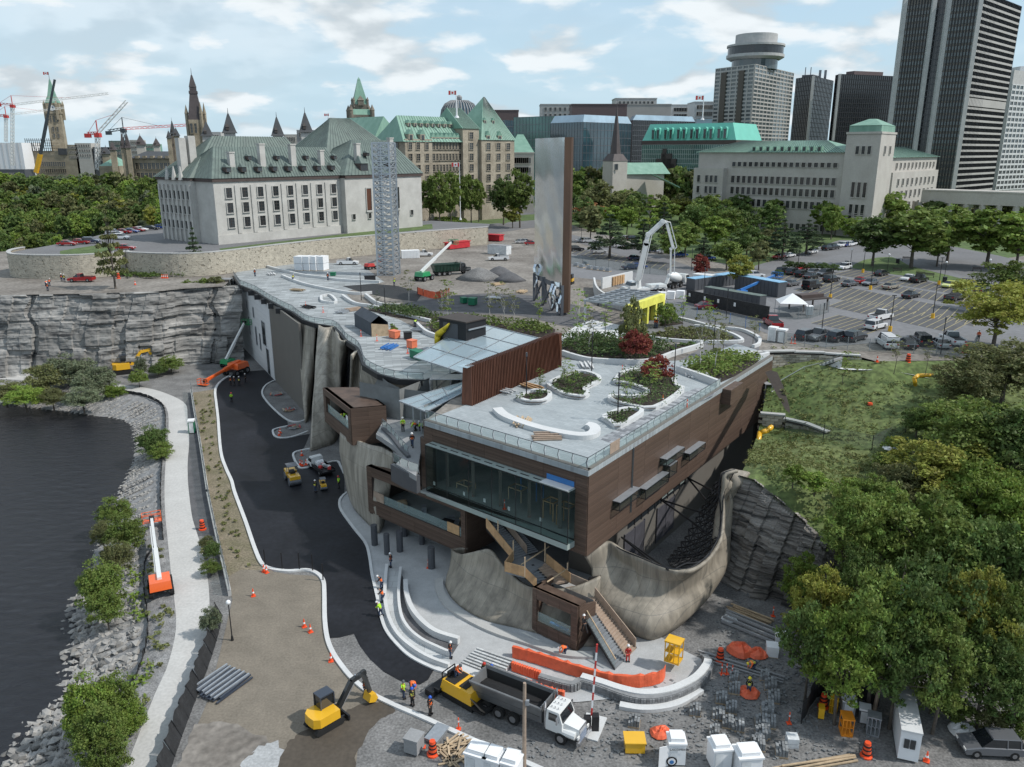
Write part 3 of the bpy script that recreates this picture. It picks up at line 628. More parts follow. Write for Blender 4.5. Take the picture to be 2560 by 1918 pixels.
for i in range(n_p):
 a=s0+(s1-s0)*i/n_p;b=s0+(s1-s0)*(i+1)/n_p;q=MB();wb(q,Fp,a+.03,b-.03,z1+.03,z1+.1,byo-.02,.06);q.mi(1)
 for k in(.28,.78):wb(q,Fp,a+(b-a)*k-.55,a+(b-a)*k+.55,z1+.08,z1+.13,.75,.6)
 q.bd('bay_top_panel',['fmt','black'],bld)
q=MB()
for s in(4.2,8.2,12.2,16.2,20.2):q.bar(Fp(s,9.3,-1.2),Fp(s,14.9,-1.2),.35)
q.bd('inner_columns','gpn',bld);q=MB()
wb(q,Fp,1.5,21,9.29,9.36,.0,-.1);q.bd('floor_nosing','std',bld)
for s_,o_,w_,h_,m_ in((3.4,-1.6,1.5,2.2,'plywood'),(5.6,-1.9,1.3,2,'plywood'),(11,-3.2,1.8,1.4,'lumber'),(10,-4.6,2.2,2.4,'btp'),(17.4,-1.6,1.8,.6,'lumber')):
 q=MB()
 for a in(0,w_):
  for b in(0,-1.2):q.bar(Fp(s_+a,9.3,o_+b),Fp(s_+a,9.3+h_,o_+b),.12)
  q.bar(Fp(s_+a,9.3+h_,o_),Fp(s_+a,9.3+h_,o_-1.2),.12)
 for b in(0,-1.2):q.bar(Fp(s_,9.3+h_,o_+b),Fp(s_+w_,9.3+h_,o_+b),.12)
 q.bd('crate_frame',m_,bld)
q=MB();wb(q,Fp,1.5,5,z1+.14,z1+.17,byo,.1);q.mi(1);wb(q,Fp,1.55,4.9,z1+.2,z1+.75,.12,.06);q.bd('cover_sheet',[M['wbd'],M['btp']],bld)
for s,zz in((19.8,10.3),(15.2,10.4),(12.2,10.5),(8.8,10.6),(4.6,10.7)):
 q=MB();wb(q,Fp,s,s+.3,zz,zz+.42,byo-.035,byo-.05);q.bd('paper_notice','snw',bld)
s0,s1,z0,z1=16.3,33.2,2.65,8.75;h0,h1,g0,g1=17,32.3,4.4,7.55
mb=MB()
for a,b,c,d in((s0,h0,z0,8.2),(h1,s1,z0,z1),(h0,h1,z0,g0),(h0,23.5,g1,8.2),(23.5,h1,g1,z1)):wb(mb,Fp,a,b,c,d,-.02,-.6)
mb.slab([Fp(s0,z0,0),Fp(s0,8.1,0),Fp(s0,8.1,-4.2),Fp(s0,z0,-4.2)],-E2,.3);mb.slab([Fp(s1,z0,0),Fp(s1,z1,0),Fp(s1,z1,-6),Fp(s1,z0,-6)],E2,.3);mb.bd('gallery_core','soffit',bld)
pnl(Fp,s0,s1,z0,g0,4.2,.6,bld);pnl(Fp,s0,h0,g0,8.1,.7,.9,bld);pnl(Fp,h1,s1,g0,z1,.9,.9,bld);pnl(Fp,23.8,h1,g1,z1,4.2,.6,bld);pnl(Fp,h0,23.8,g1,8.15,3.4,.6,bld)
def G2(s,z,o=0):q=Fp(s0,z,0)-N1*s-E2*(.04+o);return q
pnl(G2,.0,4.2,z0,8.1,2.1,.6,bld)
mb=MB()
mb.slab([Fp(s0+.2,z0+.9,-.1),Fp(s1-.2,z0+.9,-.1),Fp(s1-.2,z0+.9,-7),Fp(s0+.2,z0+.9,-7)],(0,0,1),.3);mb.bd('gallery_deck','ifl',bld)
mb=MB();mb.slab([Fp(23.4,z1,-.0),Fp(s1,z1,0),Fp(s1,z1,-6),Fp(23.4,z1,-6)],(0,0,1),.4);mb.slab([Fp(s0,z0,-.1),Fp(s1,z0,-.1),Fp(s1,z0,-7),Fp(s0,z0,-7)],(0,0,1),.3);mb.bd('gallery_roof','bbd',bld)
mb=MB();mb.quad(Fp(s0,z0+.9,-6.8),Fp(s1,z0+.9,-6.8),Fp(s1,z1,-6.8),Fp(s0,z1,-6.8));mb.bd('gallery_back_wall','iwl',bld)
for i in range(8):
 a=h0+(h1-h0)*i/8;b=h0+(h1-h0)*(i+1)/8;q=MB();q.slab([Fp(a+.02,g0,-.12),Fp(a+.02,g0+1.1,-.12),Fp(b-.02,g0+1.1,-.12),Fp(b-.02,g0,-.12)],N1,.03);q.bd('glass_balustrade','rgl',bld)
for a,lab in((30.3,'weathered plywood sheet'),(17.4,'fresh orange plywood sheet')):
 q=MB();wb(q,Fp,a,a+1.9,g0+.05,g0+1.25,-.04,-.09);q.bd('plywood_sheet','plywood' if a<20 else 'plo',bld,lab)
q=MB()
for i in range(9):
 c=Fp(18+rnd.random()*12,z0+1.2,-2-rnd.random()*3.5);q.mi(rnd.randrange(3));q.box((c.x,c.y,c.z),(.5+rnd.random(),.5+rnd.random()*.6,.6+rnd.random()*.5),rnd.random()*3)
tag(q.bd('stored_material',['lumber','std','galv'],bld),knd='stuff')
zA=15;A_,B_,Cc=P(808,969,zA),P(876,1022,zA),P(965,1014,zA);zb=10.1;dz=U(zA-zb);Dd=P(900,968,zA)
sb=bld;uAB=(A_-B_);LAB=uAB.length;uAB.normalize();nf=Vc((uAB.y,-uAB.x,0));nf=nf if nf.x<0 else-nf
def Kp(s,z,o=0):q=B_+uAB*s+nf*o;return Vc((q.x,q.y,z))
mb=MB();hA,hB,gA,gB=1,LAB-1,zb+1.7,zA-.9
for a,b,c,d in((0,hA,zb,zA),(hB,LAB,zb,zA),(hA,hB,zb,gA),(hA,hB,gB,zA)):wb(mb,Kp,a,b,c,d,-.02,-.5)
mb.prism([A_,B_,Cc,Dd],zb,zb+.3);mb.prism([A_,B_,Cc,Dd],zA-.3,zA);mb.slab([B_,Cc,Cc-dz,B_-dz],Vc((.3,-1,0)),.3);mb.slab([Cc,Dd,Dd-dz,Cc-dz],Vc((1,0,0)),.3);mb.bd('lookout_core','bbd',bld)
pnl(Kp,0,hA,zb,zA,1,.8,bld);pnl(Kp,hB,LAB,zb,zA,1,.8,bld);pnl(Kp,hA,hB,zb,gA,3,.6,bld);pnl(Kp,hA,hB,gB,zA,3,.5,bld)
uBC=(Cc-B_);LBC=uBC.length;uBC.normalize();nb_=Vc((uBC.y,-uBC.x,0));nb_=nb_ if nb_.y<0 else-nb_
def Kr(s,z,o=0):q=B_+uBC*s+nb_*o;return Vc((q.x,q.y,z))
pnl(Kr,0,LBC,zb,zA,2.2,.55,bld)
q=MB();q.slab([Kp(hA,gA,-.15),Kp(hB,gA,-.15),Kp(hB,gA+1.1,-.15),Kp(hA,gA+1.1,-.15)],nf,.03);q.bd('glass_balustrade','rgl',bld)
q=MB();wb(q,Kp,hA+.3,hA+1.6,gA,gA+1.6,-.2,-.28);q.bd('white_sheet','snw',bld)
def shell(name,cols,rows,m='shc',bulge=None,th=.35,sub=5,wav=.12,seed=0,parent=bld,lbl=None):
 """cols: list of ((x,y,z) bottom sight point, top sight point); rows: list of (t, outward, slide)"""
 bs=[P(*c[0])for c in cols];ts=[P(*c[1])for c in cols];bs=smo(bs,sub);ts=smo(ts,sub);n_=len(bs);rr=[];cen=U(0)
 for r_i in range(17):
  t=r_i/16;row=[]
  for i in range(n_):
   a,b=bs[i],ts[i];d=(bs[min(i+1,n_-1)]-bs[max(i-1,0)]);d.z=0;d.normalize();n_v=Vc((d.y,-d.x,0))
   off=np.interp(t,[r[0]for r in rows],[r[1]for r in rows]);sl=np.interp(t,[r[0]for r in rows],[r[2]for r in rows])
   p=a.lerp(b,sl);p.z=a.z+(b.z-a.z)*t;p+=n_v*(off+wav*math.sin(i*.9+seed+t*2)*math.sin(t*3.1))
   row.append(p)
  rr.append(row)
 mb=MB();mb.smooth=True;mb.loft([[tuple(p)for p in r]for r in rr],False);o=mb.bd(name,m,parent,lbl)
 s=o.modifiers.new('thick','SOLIDIFY');s.thickness=th;s.offset=0;return rr
st=[(0,0,0),(.5,.25,.5),(1,0,1)]
shell('concrete_skirt',[((763,1058,0),(734,780,17)),((767,1052,0),(762,800,17)),((772,1030,0),(790,809,17))],st,wav=.1)
shell('concrete_skirt',[((773,1127,0),(798,813,17)),((803,1118,0),(815,820,17)),((832,1105,0),(837,818,17)),((850,1060,0),(850,850,17)),((858,1010,0),(867,852,17))],[(0,.3,0),(.4,.35,.3),(1,0,1)],wav=.18,seed=2)
shell('concrete_skirt',[((870,1090,0),(879,888,17)),((885,1095,0),(893,878,17)),((900,1100,0),(906,890,17))],st,wav=.25,seed=3)
shell('concrete_skirt',[((906,976,12),(906,914,16.8)),((930,986,12.2),(925,925,16.8)),((970,1000,12.5),(960,940,16.8)),((1011,1003,13.2),(1000,950,16.8)),((1050,990,13.8),(1035,952,16.8)),((1062,978,14.3),(1060,950,16.8))],st,wav=0)
shell('concrete_skirt',[((866,1232,1),(853,1080,10.5)),((880,1268,.5),(866,1092,10.5)),((905,1298,.2),(890,1100,10.6)),((930,1322,.1),(925,1112,10.8)),((946,1335,.1),(955,1118,11)),((962,1315,.1),(985,1135,11))],[(0,-.3,0),(.35,.1,.2),(.7,.35,.6),(1,0,1)],wav=.05,seed=4)
shell('concrete_skirt',[((1175,1420,.05),(1170,1368,3.4)),((1121,1452,.05),(1132,1373,3)),((1121,1478,.05),(1150,1385,3.6)),((1142,1508,.05),(1175,1382,4.4)),((1180,1535,.05),(1205,1375,5.2)),((1230,1556,.05),(1228,1376,5.6)),((1290,1570,.05),(1262,1418,4.6)),((1360,1588,.05),(1320,1465,4)),((1430,1612,.05),(1420,1470,4.2)),((1490,1618,.05),(1500,1440,5))],[(0,0,0),(.15,.1,.28),(.4,0,.62),(.7,0,.88),(1,0,1)],'skirt_bronze',wav=.03,seed=5)
Hrows=shell('concrete_skirt',[((1480,1545,.05),(1462,1392,6.6)),((1510,1560,.05),(1490,1370,7.3)),((1550,1578,.05),(1519,1353,7.6)),((1592,1594,.05),(1557,1376,7.1)),((1637,1602,.05),(1603,1395,7)),((1698,1570,.05),(1671,1422,6.8)),((1747,1524,.1),(1725,1426,6.8)),((1778,1480,.6),(1766,1403,6.9)),((1809,1417,2.2),(1793,1370,7.2)),((1811,1360,4.6),(1807,1335,7.8)),((1816,1308,6.6),(1810,1290,8.8)),((1831,1256,9),(1806,1235,10.8)),((1847,1213,11.2),(1812,1190,12.8)),((1862,1182,12.2),(1845,1178,13.2))],[(0,-.3,0),(.18,.5,.05),(.34,.45,.2),(.5,-.5,.45),(.75,-.9,.8),(1,0,1)],'skirt_bronze',wav=.03,seed=6)
mb=MB()
mb.slab([P(1466,1480,3.2),P(1474,1443,4.8),P(1512,1438,4.4),P(1498,1498,2.2)],(.6,-.8,.3),.1)
mb.bd('dark_opening','black',bld)
mb=MB();up_=Hrows[-1];mid_=Hrows[8];n_=len(up_)
ra=rsm([P(*c)for c in((1690,1420,6.8),(1766,1401,6.9),(1800,1345,7.6),(1806,1290,8.8),(1808,1235,10.8),(1835,1185,12.6))],15);rb_=rsm([P(*c)for c in((1668,1400,2),(1700,1362,2.5),(1738,1300,4.5),(1762,1255,6),(1790,1205,8))],15)
lg=[[a.lerp(b,v/5)+U(-.5*math.sin(v*.6)+.3*_h(v,k))for v in range(6)]for k,(a,b)in enumerate(zip(ra,rb_))]
for k in range(14):
 for v in range(5):
  for a,b in((lg[k][v],lg[k+1][v+1]),(lg[k+1][v],lg[k][v+1]),(lg[k][v],lg[k+1][v]),(lg[k][v],lg[k][v+1])):mb.cyl(a,b,.07,.07,5)
for i in range(14,n_-1):mb.cyl(up_[i]+Vc((-.3,.2,.05)),up_[i+1]+Vc((-.3,.2,.05)),.09,.09,5)
mb.bd('steel_lattice','std',bld)
W0=1.6
def Ip(s,z,o=0):return Sp(s,z,o-W0)
mb=MB();wb(mb,Ip,9.5,SR-1,-.2,ZB,0,-.4);mb.slab([Ip(9.5,-.2),Ip(9.5,ZB),Ip(9.5,ZB)-N2*6,Ip(9.5,-.2)-N2*6],-E1,.3);mb.bd('lower_wall','gpn',bld)
for i in range(9):
 a=12+i*1.75;q=MB();wb(q,Ip,a,a+1.6,5.6,7.7,.02,-.02);q.mi(1);wb(q,Ip,a+1.6,a+1.75,5.5,7.8,.08,.0)
 q.mi(2)
 if i in(5,6,8):wb(q,Ip,a+.15,a+1.5,6,7.5,.04,.025)
 q.bd('window',['win_dark','black','fmt'],bld)if 'win_dark' in M else(mat('win_dark',(.02,.025,.03),.08,var=.1,spec=.9),q.bd('window',['win_dark','black','fmt'],bld))
for s_ in(11.2,19.5):
 q=MB()
 for k in range(26):wb(q,Ip,s_,s_+5,.8+k*.17,.9+k*.17,.14,.02)
 for k in(0,2.5,4.9):wb(q,Ip,s_+k,s_+k+.1,.7,5.3,.17,.01)
 q.bd('louvre_grille','louvre',bld)
mb=MB()
for s_,e in((10.3,(1670,1425,6.8)),(10.3,(1628,1404,6.6)),(20,(1766,1330,7)),(20,(1798,1296,8)),(28,(1765,1250,8)),(28,(1778,1225,9))):mb.cyl(Ip(s_,5.4 if s_<15 else 6.3,.2),P(*e),.11,.11,6)
mb.bd('tie_rods','std',bld)
for s_,ln,za,zb_ in((5,4.5,11.2,12.05),(10.9,5.8,10.3,11.35),(15.9,4.8,12.4,13.15),(22.4,4.8,11,11.75),(16.9,2,10.7,12.05)):
 q=MB();wb(q,Sp,s_+.05,s_+ln-.05,za+.05,zb_-.05,.85,.1);q.mi(1)
 for a in(s_,s_+ln):
  for z_ in(za,zb_):q.bar(Sp(a,z_,0),Sp(a,z_,.9),.07)
  q.bar(Sp(a,za,.9),Sp(a,zb_,.9),.07)
 for z_ in(za,zb_):q.bar(Sp(s_,z_,.9),Sp(s_+ln,z_,.9),.07)
 q.mi(2);wb(q,Sp,s_,s_+ln,zb_+.03,zb_+.09,.93,0);q.bd('glass_box',['bay_glass','black','galv'],bld)
mb=MB();wb(mb,Sp,33.8,38.2,14.9,16.9,1.3,.05);mb.bd('bracket_box','bbd',bld)
def rlg(line,z,parent,h=1.1,step=1.6,lean=.12,name='railing_pane'):
 line=rsm(line,max(2,int(sum((b-a).length for a,b in zip(line[:-1],line[1:]))/step)+1))
 posts=MB()
 for i,p in enumerate(line):
  posts.bar((p.x,p.y,z),(p.x-lean,p.y+lean,z+h*.5),.06);posts.bar((p.x-lean,p.y+lean,z+h*.5),(p.x,p.y,z+h),.05)
  if i<len(line)-1:
   b=line[i+1];d=(b-p).normalized();q=MB();q.quad((p.x+d.x*.05,p.y+d.y*.05,z+.06),(b.x-d.x*.05,b.y-d.y*.05,z+.06),(b.x-d.x*.05,b.y-d.y*.05,z+h-.04),(p.x+d.x*.05,p.y+d.y*.05,z+h-.04));q.bd(name,'rgl',parent)
 for a,b in zip(line[:-1],line[1:]):posts.bar((a.x,a.y,z+h),(b.x,b.y,z+h),.06)
 posts.bd('railing_posts','stg',parent)
rlg([Fp(SL,0,-.25),Fp(.3,0,-.25)],ZT+.1,bld);rlg([Sp(.3,0,-.25),Sp(34,0,-.25)],ZT+.1,bld)
q=MB();wb(q,Sp,4.6,6.6,ZT+.15,ZT+1.3,-.2,-.24);q.bd('plywood_sheet','plo',bld)
zc_=12.8
mb=MB();mb.prism([p for p in PP([(965,1040),(940,1085),(985,1115),(1010,1140),(990,1160),(1040,1190),(1052,1130),(1075,1060),(1110,1000),(1060,985),(960,1000)],zc_)],zc_-.6,zc_);mb.bd('balcony_floor','cgr',bld)
mb=MB();rbn(mb,PP([(957,1074),(980,1095),(1005,1128),(1022,1145)],zc_),.45,zc_-1.3,zc_+.3);rbn(mb,PP([(981,1155),(1012,1172),(1045,1185)],zc_),.5,zc_-2.2,zc_-.2);mb.bd('slate_parapet','slp',bld)
rlg(PP([(957,1074),(980,1095),(1005,1128),(1022,1145)],zc_),zc_+.5,bld,.9);rlg(PP([(984,1150),(1012,1168),(1048,1180)],zc_),zc_-.2,bld,1.1)
mb=MB();bw=PP([(905,985),(965,1040),(1000,1060),(1075,1070),(1090,1050)],zc_);curtain(mb,[p+Vc((0,2.5,0))for p in bw],6,ZT-.3);mb.bd('recess_wall','iwl',bld)
mb=MB();curtain(mb,PP([(900,990),(1000,1010),(1060,985),(1150,960),(1165,1010),(1061,1052)],15),8,ZT-.05);mb.bd('recess_wall','iwl',bld)
def canopy(px,z,nx,ny,name='glass_canopy'):
 a,b,c,d=[P(x,y,zz)for(x,y),zz in zip(px,z)];q=MB()
 for i in range(nx):
  for j in range(ny):
   def at(u,v):return a.lerp(b,u).lerp(d.lerp(c,u),v)
   u0,u1,v0,v1=i/nx,(i+1)/nx,j/ny,(j+1)/ny;g=MB();e=.01;g.slab([at(u0+e,v0+e),at(u1-e,v0+e),at(u1-e,v1-e),at(u0+e,v1-e)],(0,0,1),.04);g.bd('glass_pane','cgl',bld)
   q.bar(at(u0,v0),at(u1,v0),.1);q.bar(at(u0,v0),at(u0,v1),.1)
 q.bar(a,b,.14);q.bar(b,c,.14);q.bar(c,d,.14);q.bar(d,a,.14)
 for u in(.15,.5,.85):
  for v in(.15,.5,.85):p=at(u,v);q.bar(p,Vc((p.x,p.y,p.z-4)),.16)
 q.bd('canopy_frame','galv',bld)
canopy([(998,1003),(1066,1030),(1152,985),(1160,955)],(16.6,16.6,17.2,17.2),3,3)
canopy([(1034,893),(1164,935),(1345,845),(1184,806)],(19.3,19.3,20.2,20.2),3,4)
ca,cb=P(1180,1016,ZT),P(1404,916,ZT);ct=21.6;dc=(cb-ca).normalized();ncp=Vc((-dc.y,dc.x,0));ncp=ncp if ncp.y>0 else-ncp
mb=MB();mb.loft([[ca,ca+ncp*1.5,Vc((*(ca+ncp*1.4+dc*.2).xy,ct)),Vc((*(ca+ncp*.5+dc*.6).xy,ct))],[cb,cb+ncp*1.5,Vc((*(cb+ncp*1.4+dc*.8).xy,ct)),Vc((*(cb+ncp*.5+dc*.8).xy,ct))]]);mb.bd('copper_wall','copper',bld)
Lc=(cb-ca).length;me=None
for i in range(62):
 t=i/62;p=ca.lerp(cb,t)-ncp*.06;t2=Vc((*(p+ncp*.5+dc*.6*(1-t)).xy,ct+.05))
 q=MB();q.bar(p,t2,.09,.16);q.bar(t2,t2+ncp*.9,.09,.12);q.bd('copper_rib','copper',bld)
mb=MB();p=Vc((*(ca+ncp*1.2+dc*.5).xy,ct+.06));mb.box(p,(1.4,1.4,.05),math.atan2(dc.y,dc.x));mb.bd('roof_glass_tip','cgl',bld)
bR=P(1442,1631,.06);bL=P(1331,1578,.06);eL=(bL-bR).normalized();LB=(bL-bR).length;nL=Vc((eL.y,-eL.x,0));nL=nL if nL.y<0 else-nL
def Bp(s,z,o=0):q=bR+eL*s+nL*o;return Vc((q.x,q.y,z))
zt_=5;mb=MB();hs,he,hg,hh=.75,LB-.55,1.4,3.9
for a,b,c,d in((0,hs,.0,zt_),(he,LB,0,zt_),(hs,he,0,hg),(hs,he,hh,zt_)):wb(mb,Bp,a,b,c+.15,d,-.02,-.3)
mb.slab([Bp(0,.15,0),Bp(0,zt_,0),Bp(0,zt_-.9,-3),Bp(0,.15,-3)],-eL,.25);mb.slab([Bp(LB,.15,0),Bp(LB,zt_,0),Bp(LB,zt_,-3),Bp(LB,.15,-3)],eL,.25)
mb.slab([Bp(0,zt_,0),Bp(LB,zt_,0),Bp(LB,zt_,-1.3),Bp(0,zt_,-1.3)],(0,0,1),.2);mb.slab([Bp(0,.9,0),Bp(LB,.9,0),Bp(LB,.9,-3),Bp(0,.9,-3)],(0,0,1),.2);mb.bd('stair_box','bbd',bld)
pnl(Bp,0,hs,.15,zt_,.75,.8,bld);pnl(Bp,he,LB,.15,zt_,.55,.8,bld);pnl(Bp,hs,he,.15,hg,1.3,1.25,bld);pnl(Bp,hs,he,hh,zt_,1.3,1.1,bld)
q=MB();q.slab([Bp(hs,hg,-.12),Bp(he,hg,-.12),Bp(he,hg+1.05,-.12),Bp(hs,hg+1.05,-.12)],nL,.03);q.bd('glass_balustrade','rgl',bld)
q=MB();q.quad(Bp(.2,.9,-2.9),Bp(LB,.9,-2.9),Bp(LB,4.3,-2.9),Bp(.2,4.3,-2.9));q.bd('stair_box_back','iwl',bld)
q=MB();q.bar(Bp(1.4,1.6,-.5),Bp(3.6,1.6,-.5),.3,.1);q.bd('blue_sheet','btp',bld)
def flight(bl_,br_,tl_,tr_,n_s,m='str',name='step'):
 for i in range(n_s):
  t0,t1=i/n_s,(i+1)/n_s;a,b,c,d=bl_.lerp(tl_,t0),br_.lerp(tr_,t0),br_.lerp(tr_,t1),bl_.lerp(tl_,t1);z=c.z
  q=MB();q.prism([(v.x,v.y)for v in(a,b,c,d)],a.z-.05,z);q.bd(name,m,bld)
 q=MB()
 for a,b in((bl_,tl_),(br_,tr_)):q.loft([[a+U(.1),b+U(.1),b-U(.45),a-U(.1)],[v+(br_-bl_).normalized()*(-.12 if a is bl_ else.12)for v in(a+U(.1),b+U(.1),b-U(.45),a-U(.1))]])
 q.loft([[bl_-U(.2),br_-U(.2),tr_-U(.5),tl_-U(.5)],[bl_-U(.1),br_-U(.1),tr_-U(.3),tl_-U(.3)]]);q.bd('stringer','std',bld)
def parapet(a,b,m='plywood',h=1.1,th=.08,name='plywood_guard',nseg=3):
 for i in range(nseg):
  p,q_=a.lerp(b,i/nseg+.004),a.lerp(b,(i+1)/nseg-.004);d=(q_-p);nn=Vc((-d.y,d.x,0)).normalized()*th;u=U(h);q=MB();q.loft([[p,q_,q_+u,p+u],[p+nn,q_+nn,q_+nn+u,p+nn+u]]);q.bd(name,m,bld)
fb_l,fb_r,ft_l,ft_r=P(1538,1674,.08),P(1590,1622,.08),P(1452,1528,3.3),P(1487,1492,3.3)
mid_b,mid_t=fb_l.lerp(fb_r,.52),ft_l.lerp(ft_r,.52)
flight(fb_l,mid_b,ft_l,mid_t,20);flight(mid_b+U(.03),fb_r+U(.03),mid_t+U(.03),ft_r+U(.03),20,'plo')
parapet(fb_r,ft_r,'plo');q=MB();q.quad(fb_l+U(.1),ft_l+U(.1),ft_l+U(1.1),fb_l+U(1.1));q.bd('glass_balustrade','rgl',bld)
q=MB();q.bar(fb_l+U(1.1),ft_l+U(1.1),.1);q.bd('handrail','lumber',bld)
l2=P(1343,1470,4.1);l2r=P(1420,1455,4.1);mb=MB();mb.prism([(v.x,v.y)for v in(ft_l,ft_r,P(1476,1478,3.3),P(1430,1465,3.3),P(1345,1485,3.3),P(1370,1505,3.3))],2.9,3.3);mb.bd('landing','plo',bld)
m_l,m_r,mm=P(1300,1422,5.4),P(1362,1405,5.4),.5
flight(l2,l2.lerp(l2r,.5),m_l,m_l.lerp(m_r,.5),8);flight(l2.lerp(l2r,.5),l2r,m_l.lerp(m_r,.5),m_r,8,'plo')
mb=MB();ld=[P(1262,1430,5.4),P(1300,1443,5.4),P(1342,1470,4.9),P(1365,1405,5.4),P(1322,1388,5.4),P(1284,1400,5.4)];mb.prism([(v.x,v.y)for v in(P(1264,1428,5.4),P(1310,1440,5.4),P(1362,1408,5.4),P(1322,1388,5.4),P(1285,1398,5.4))],5.15,5.42);mb.bd('landing','str',bld)
t_l,t_r=P(1218,1316,8),P(1262,1306,8);flight(P(1285,1398,5.45),P(1318,1386,5.45),t_l,P(1248,1308,8),16)
flight(P(1318,1386,5.45),P(1345,1378,5.45),P(1262,1306,8),P(1285,1312,8),16)
parapet(P(1283,1400,5.45),P(1216,1318,8));parapet(P(1318,1386,5.5),P(1256,1306,8),'plo',1,.05,'plywood_guard');parapet(P(1263,1429,5.42),P(1285,1400,5.42),nseg=1);parapet(P(1263,1429,5.42),P(1312,1443,5.42));parapet(P(1312,1443,5.42),P(1342,1472,4.1));parapet(P(1365,1408,5.42),P(1425,1458,4.1));parapet(P(1425,1458,4),P(1476,1480,3.4),'plo')
q=MB()
for x,y,z in((1283,1400,5.5),(1312,1443,5.5),(1362,1405,5.5),(1418,1455,4),(1245,1350,7)):p=P(x,y,z);q.bar(p,p+U(2.2),.12)
q.bar(P(1303,1412,6.4),P(1373,1366,6.4),.1);q.bar(P(1368,1455,5.4),P(1418,1422,5.4),.1);q.bd('timber_props','lumber',bld)
for x,y,r in((937,1362,.4),(968,1385,.35),(1000,1378,.4),(1079,1420,.42),(1012,1340,.35),(1055,1360,.35)):
 p=P(x,y,.06);q=MB();q.cyl(p,(p.x,p.y,2.7),r,r,12);q.bd('column','slp',bld)
mb=MB();mb.prism([p for p in PP([(1000,1330),(1170,1385),(1180,1340),(1020,1290)],0)],0,2.8);mb.bd('ground_floor_core','iwl',bld)
A1,A2,A3=P(585,690,ZT),P(671,750,ZT),P(763,1032,0);A3.z=0
def Wn(s,z,o=0):d=(A2-A1);d.z=0;l_=d.length;d.normalize();n_=Vc((d.y,-d.x,0));n_=n_ if n_.x<0 else-n_;q=A1+d*s+n_*o;return Vc((q.x,q.y,z))
Lw=(A2-A1).xy.length
mb=MB();wb(mb,Wn,0,Lw,-.3,ZT-.3,0,-.4);mb.bd('north_wall_core','wbd',bld)
pnl(Wn,0,Lw,0,ZT-.6,7.5,1.1,bld,m='wbd',name='wall_board')
for s_,za,w_,h_,mm_ in((Lw-8.5,6.2,3.2,5,'win_dark'),(Lw-17,10.5,1.2,2.2,'slp'),(Lw-24,11.3,1.2,1.8,'slp'),(Lw-16,4.5,1.3,4,'slp'),(Lw-23,5.5,1.3,4,'slp'),(Lw-12,4.2,1.1,3.5,'slp'),(Lw-6,.2,2.4,5.5,'win_dark'),(6,11,1,2,'slp')):
 q=MB();wb(q,Wn,s_,s_+w_,za,za+h_,.1,.03);q.mi(1)
 for a,b,c,d in((s_-.12,s_,za-.1,za+h_+.1),(s_+w_,s_+w_+.12,za-.1,za+h_+.1),(s_,s_+w_,za-.12,za),(s_,s_+w_,za+h_,za+h_+.12)):wb(q,Wn,a,b,c,d,.16,.03)
 q.bd('window',[mm_,'galv'],bld)
mb=MB();d=Vc((A3.x-A2.x,A3.y-A2.y,0));mb.slab([Vc((A2.x,A2.y,-.3)),Vc((A2.x,A2.y,ZT-.4)),Vc((A2.x+d.x,A2.y+d.y,ZT-.4)),Vc((A3.x,A3.y,-.3))],Vc((d.y,-d.x,0)),.4);mb.bd('grey_wall','gpn',bld)
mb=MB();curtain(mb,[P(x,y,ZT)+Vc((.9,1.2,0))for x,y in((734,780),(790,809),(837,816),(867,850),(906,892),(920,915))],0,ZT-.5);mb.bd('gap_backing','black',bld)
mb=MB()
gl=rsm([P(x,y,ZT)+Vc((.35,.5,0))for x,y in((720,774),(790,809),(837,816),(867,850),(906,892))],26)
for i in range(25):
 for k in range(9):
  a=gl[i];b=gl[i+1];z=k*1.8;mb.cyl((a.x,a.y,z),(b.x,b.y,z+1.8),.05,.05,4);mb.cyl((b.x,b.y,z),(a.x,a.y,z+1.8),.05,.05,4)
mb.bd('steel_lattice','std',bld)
mb=MB();fas=[P(x,y,ZT)for x,y in deckW];rbn(mb,[p+Vc((-.15,-.1,0))for p in fas],.5,ZT-.7,ZT+.04);mb.bd('deck_edge','std',bld)
rlg(smo(fas[5:],2),ZT+.03,bld,1,2);rlg(fas[:6],ZT+.03,bld,1.1,2.4)
mb=MB()
for i in range(9):
 p=fas[0].lerp(fas[5],i/9);mb=MB();mb.b2(p.x-1.6,p.x,p.y-1.2,p.y+.6,ZT-1.1,ZT-.1);mb.bd('edge_formwork','std',bld)
lt=P(1190,895,ZT);zz0,zz1=ZT,22.6;ca_,sa_=dc,ncp
lift=wt_('lift_tower','dark wrapped lift shaft with grey brackets and a loose yellow tarp','tower',lt)
def Lp(u,v,z):q=lt+ca_*u+sa_*v;return Vc((q.x,q.y,z))
T4=P(1098,880,ZT);q=MB();fp=[P(1166,900,ZT),P(1100,885,ZT)];u_=(fp[1]-fp[0]);v_=Vc((u_.y,-u_.x,0)).normalized()*-4.2;v_=v_ if v_.y>0 else-v_
base=[fp[0],fp[1],fp[1]+v_,fp[0]+v_];q.prism(base,ZT,22.4);q.bd('shaft','std',lift)
q=MB();cen=(base[0]+base[2])/2;q.prism([(p.x+(p.x-cen.x)*.08,p.y+(p.y-cen.y)*.08)for p in base],22.42,22.6);q.bd('shaft_roof','soffit',lift)
for a,b in((base[0],base[3]),(base[0],base[1])):
 nn=Vc(((b-a).y,-(b-a).x,0)).normalized();nn=nn if(nn.y<0 or nn.x>.5)else-nn
 for z in(18.2,19.8,21.4):
  q=MB();q.bar(a.lerp(b,.08)+nn*.2+U(z-ZT),a.lerp(b,.92)+nn*.2+U(z-ZT),.16,.2);q.bd('bracket','galv',lift)
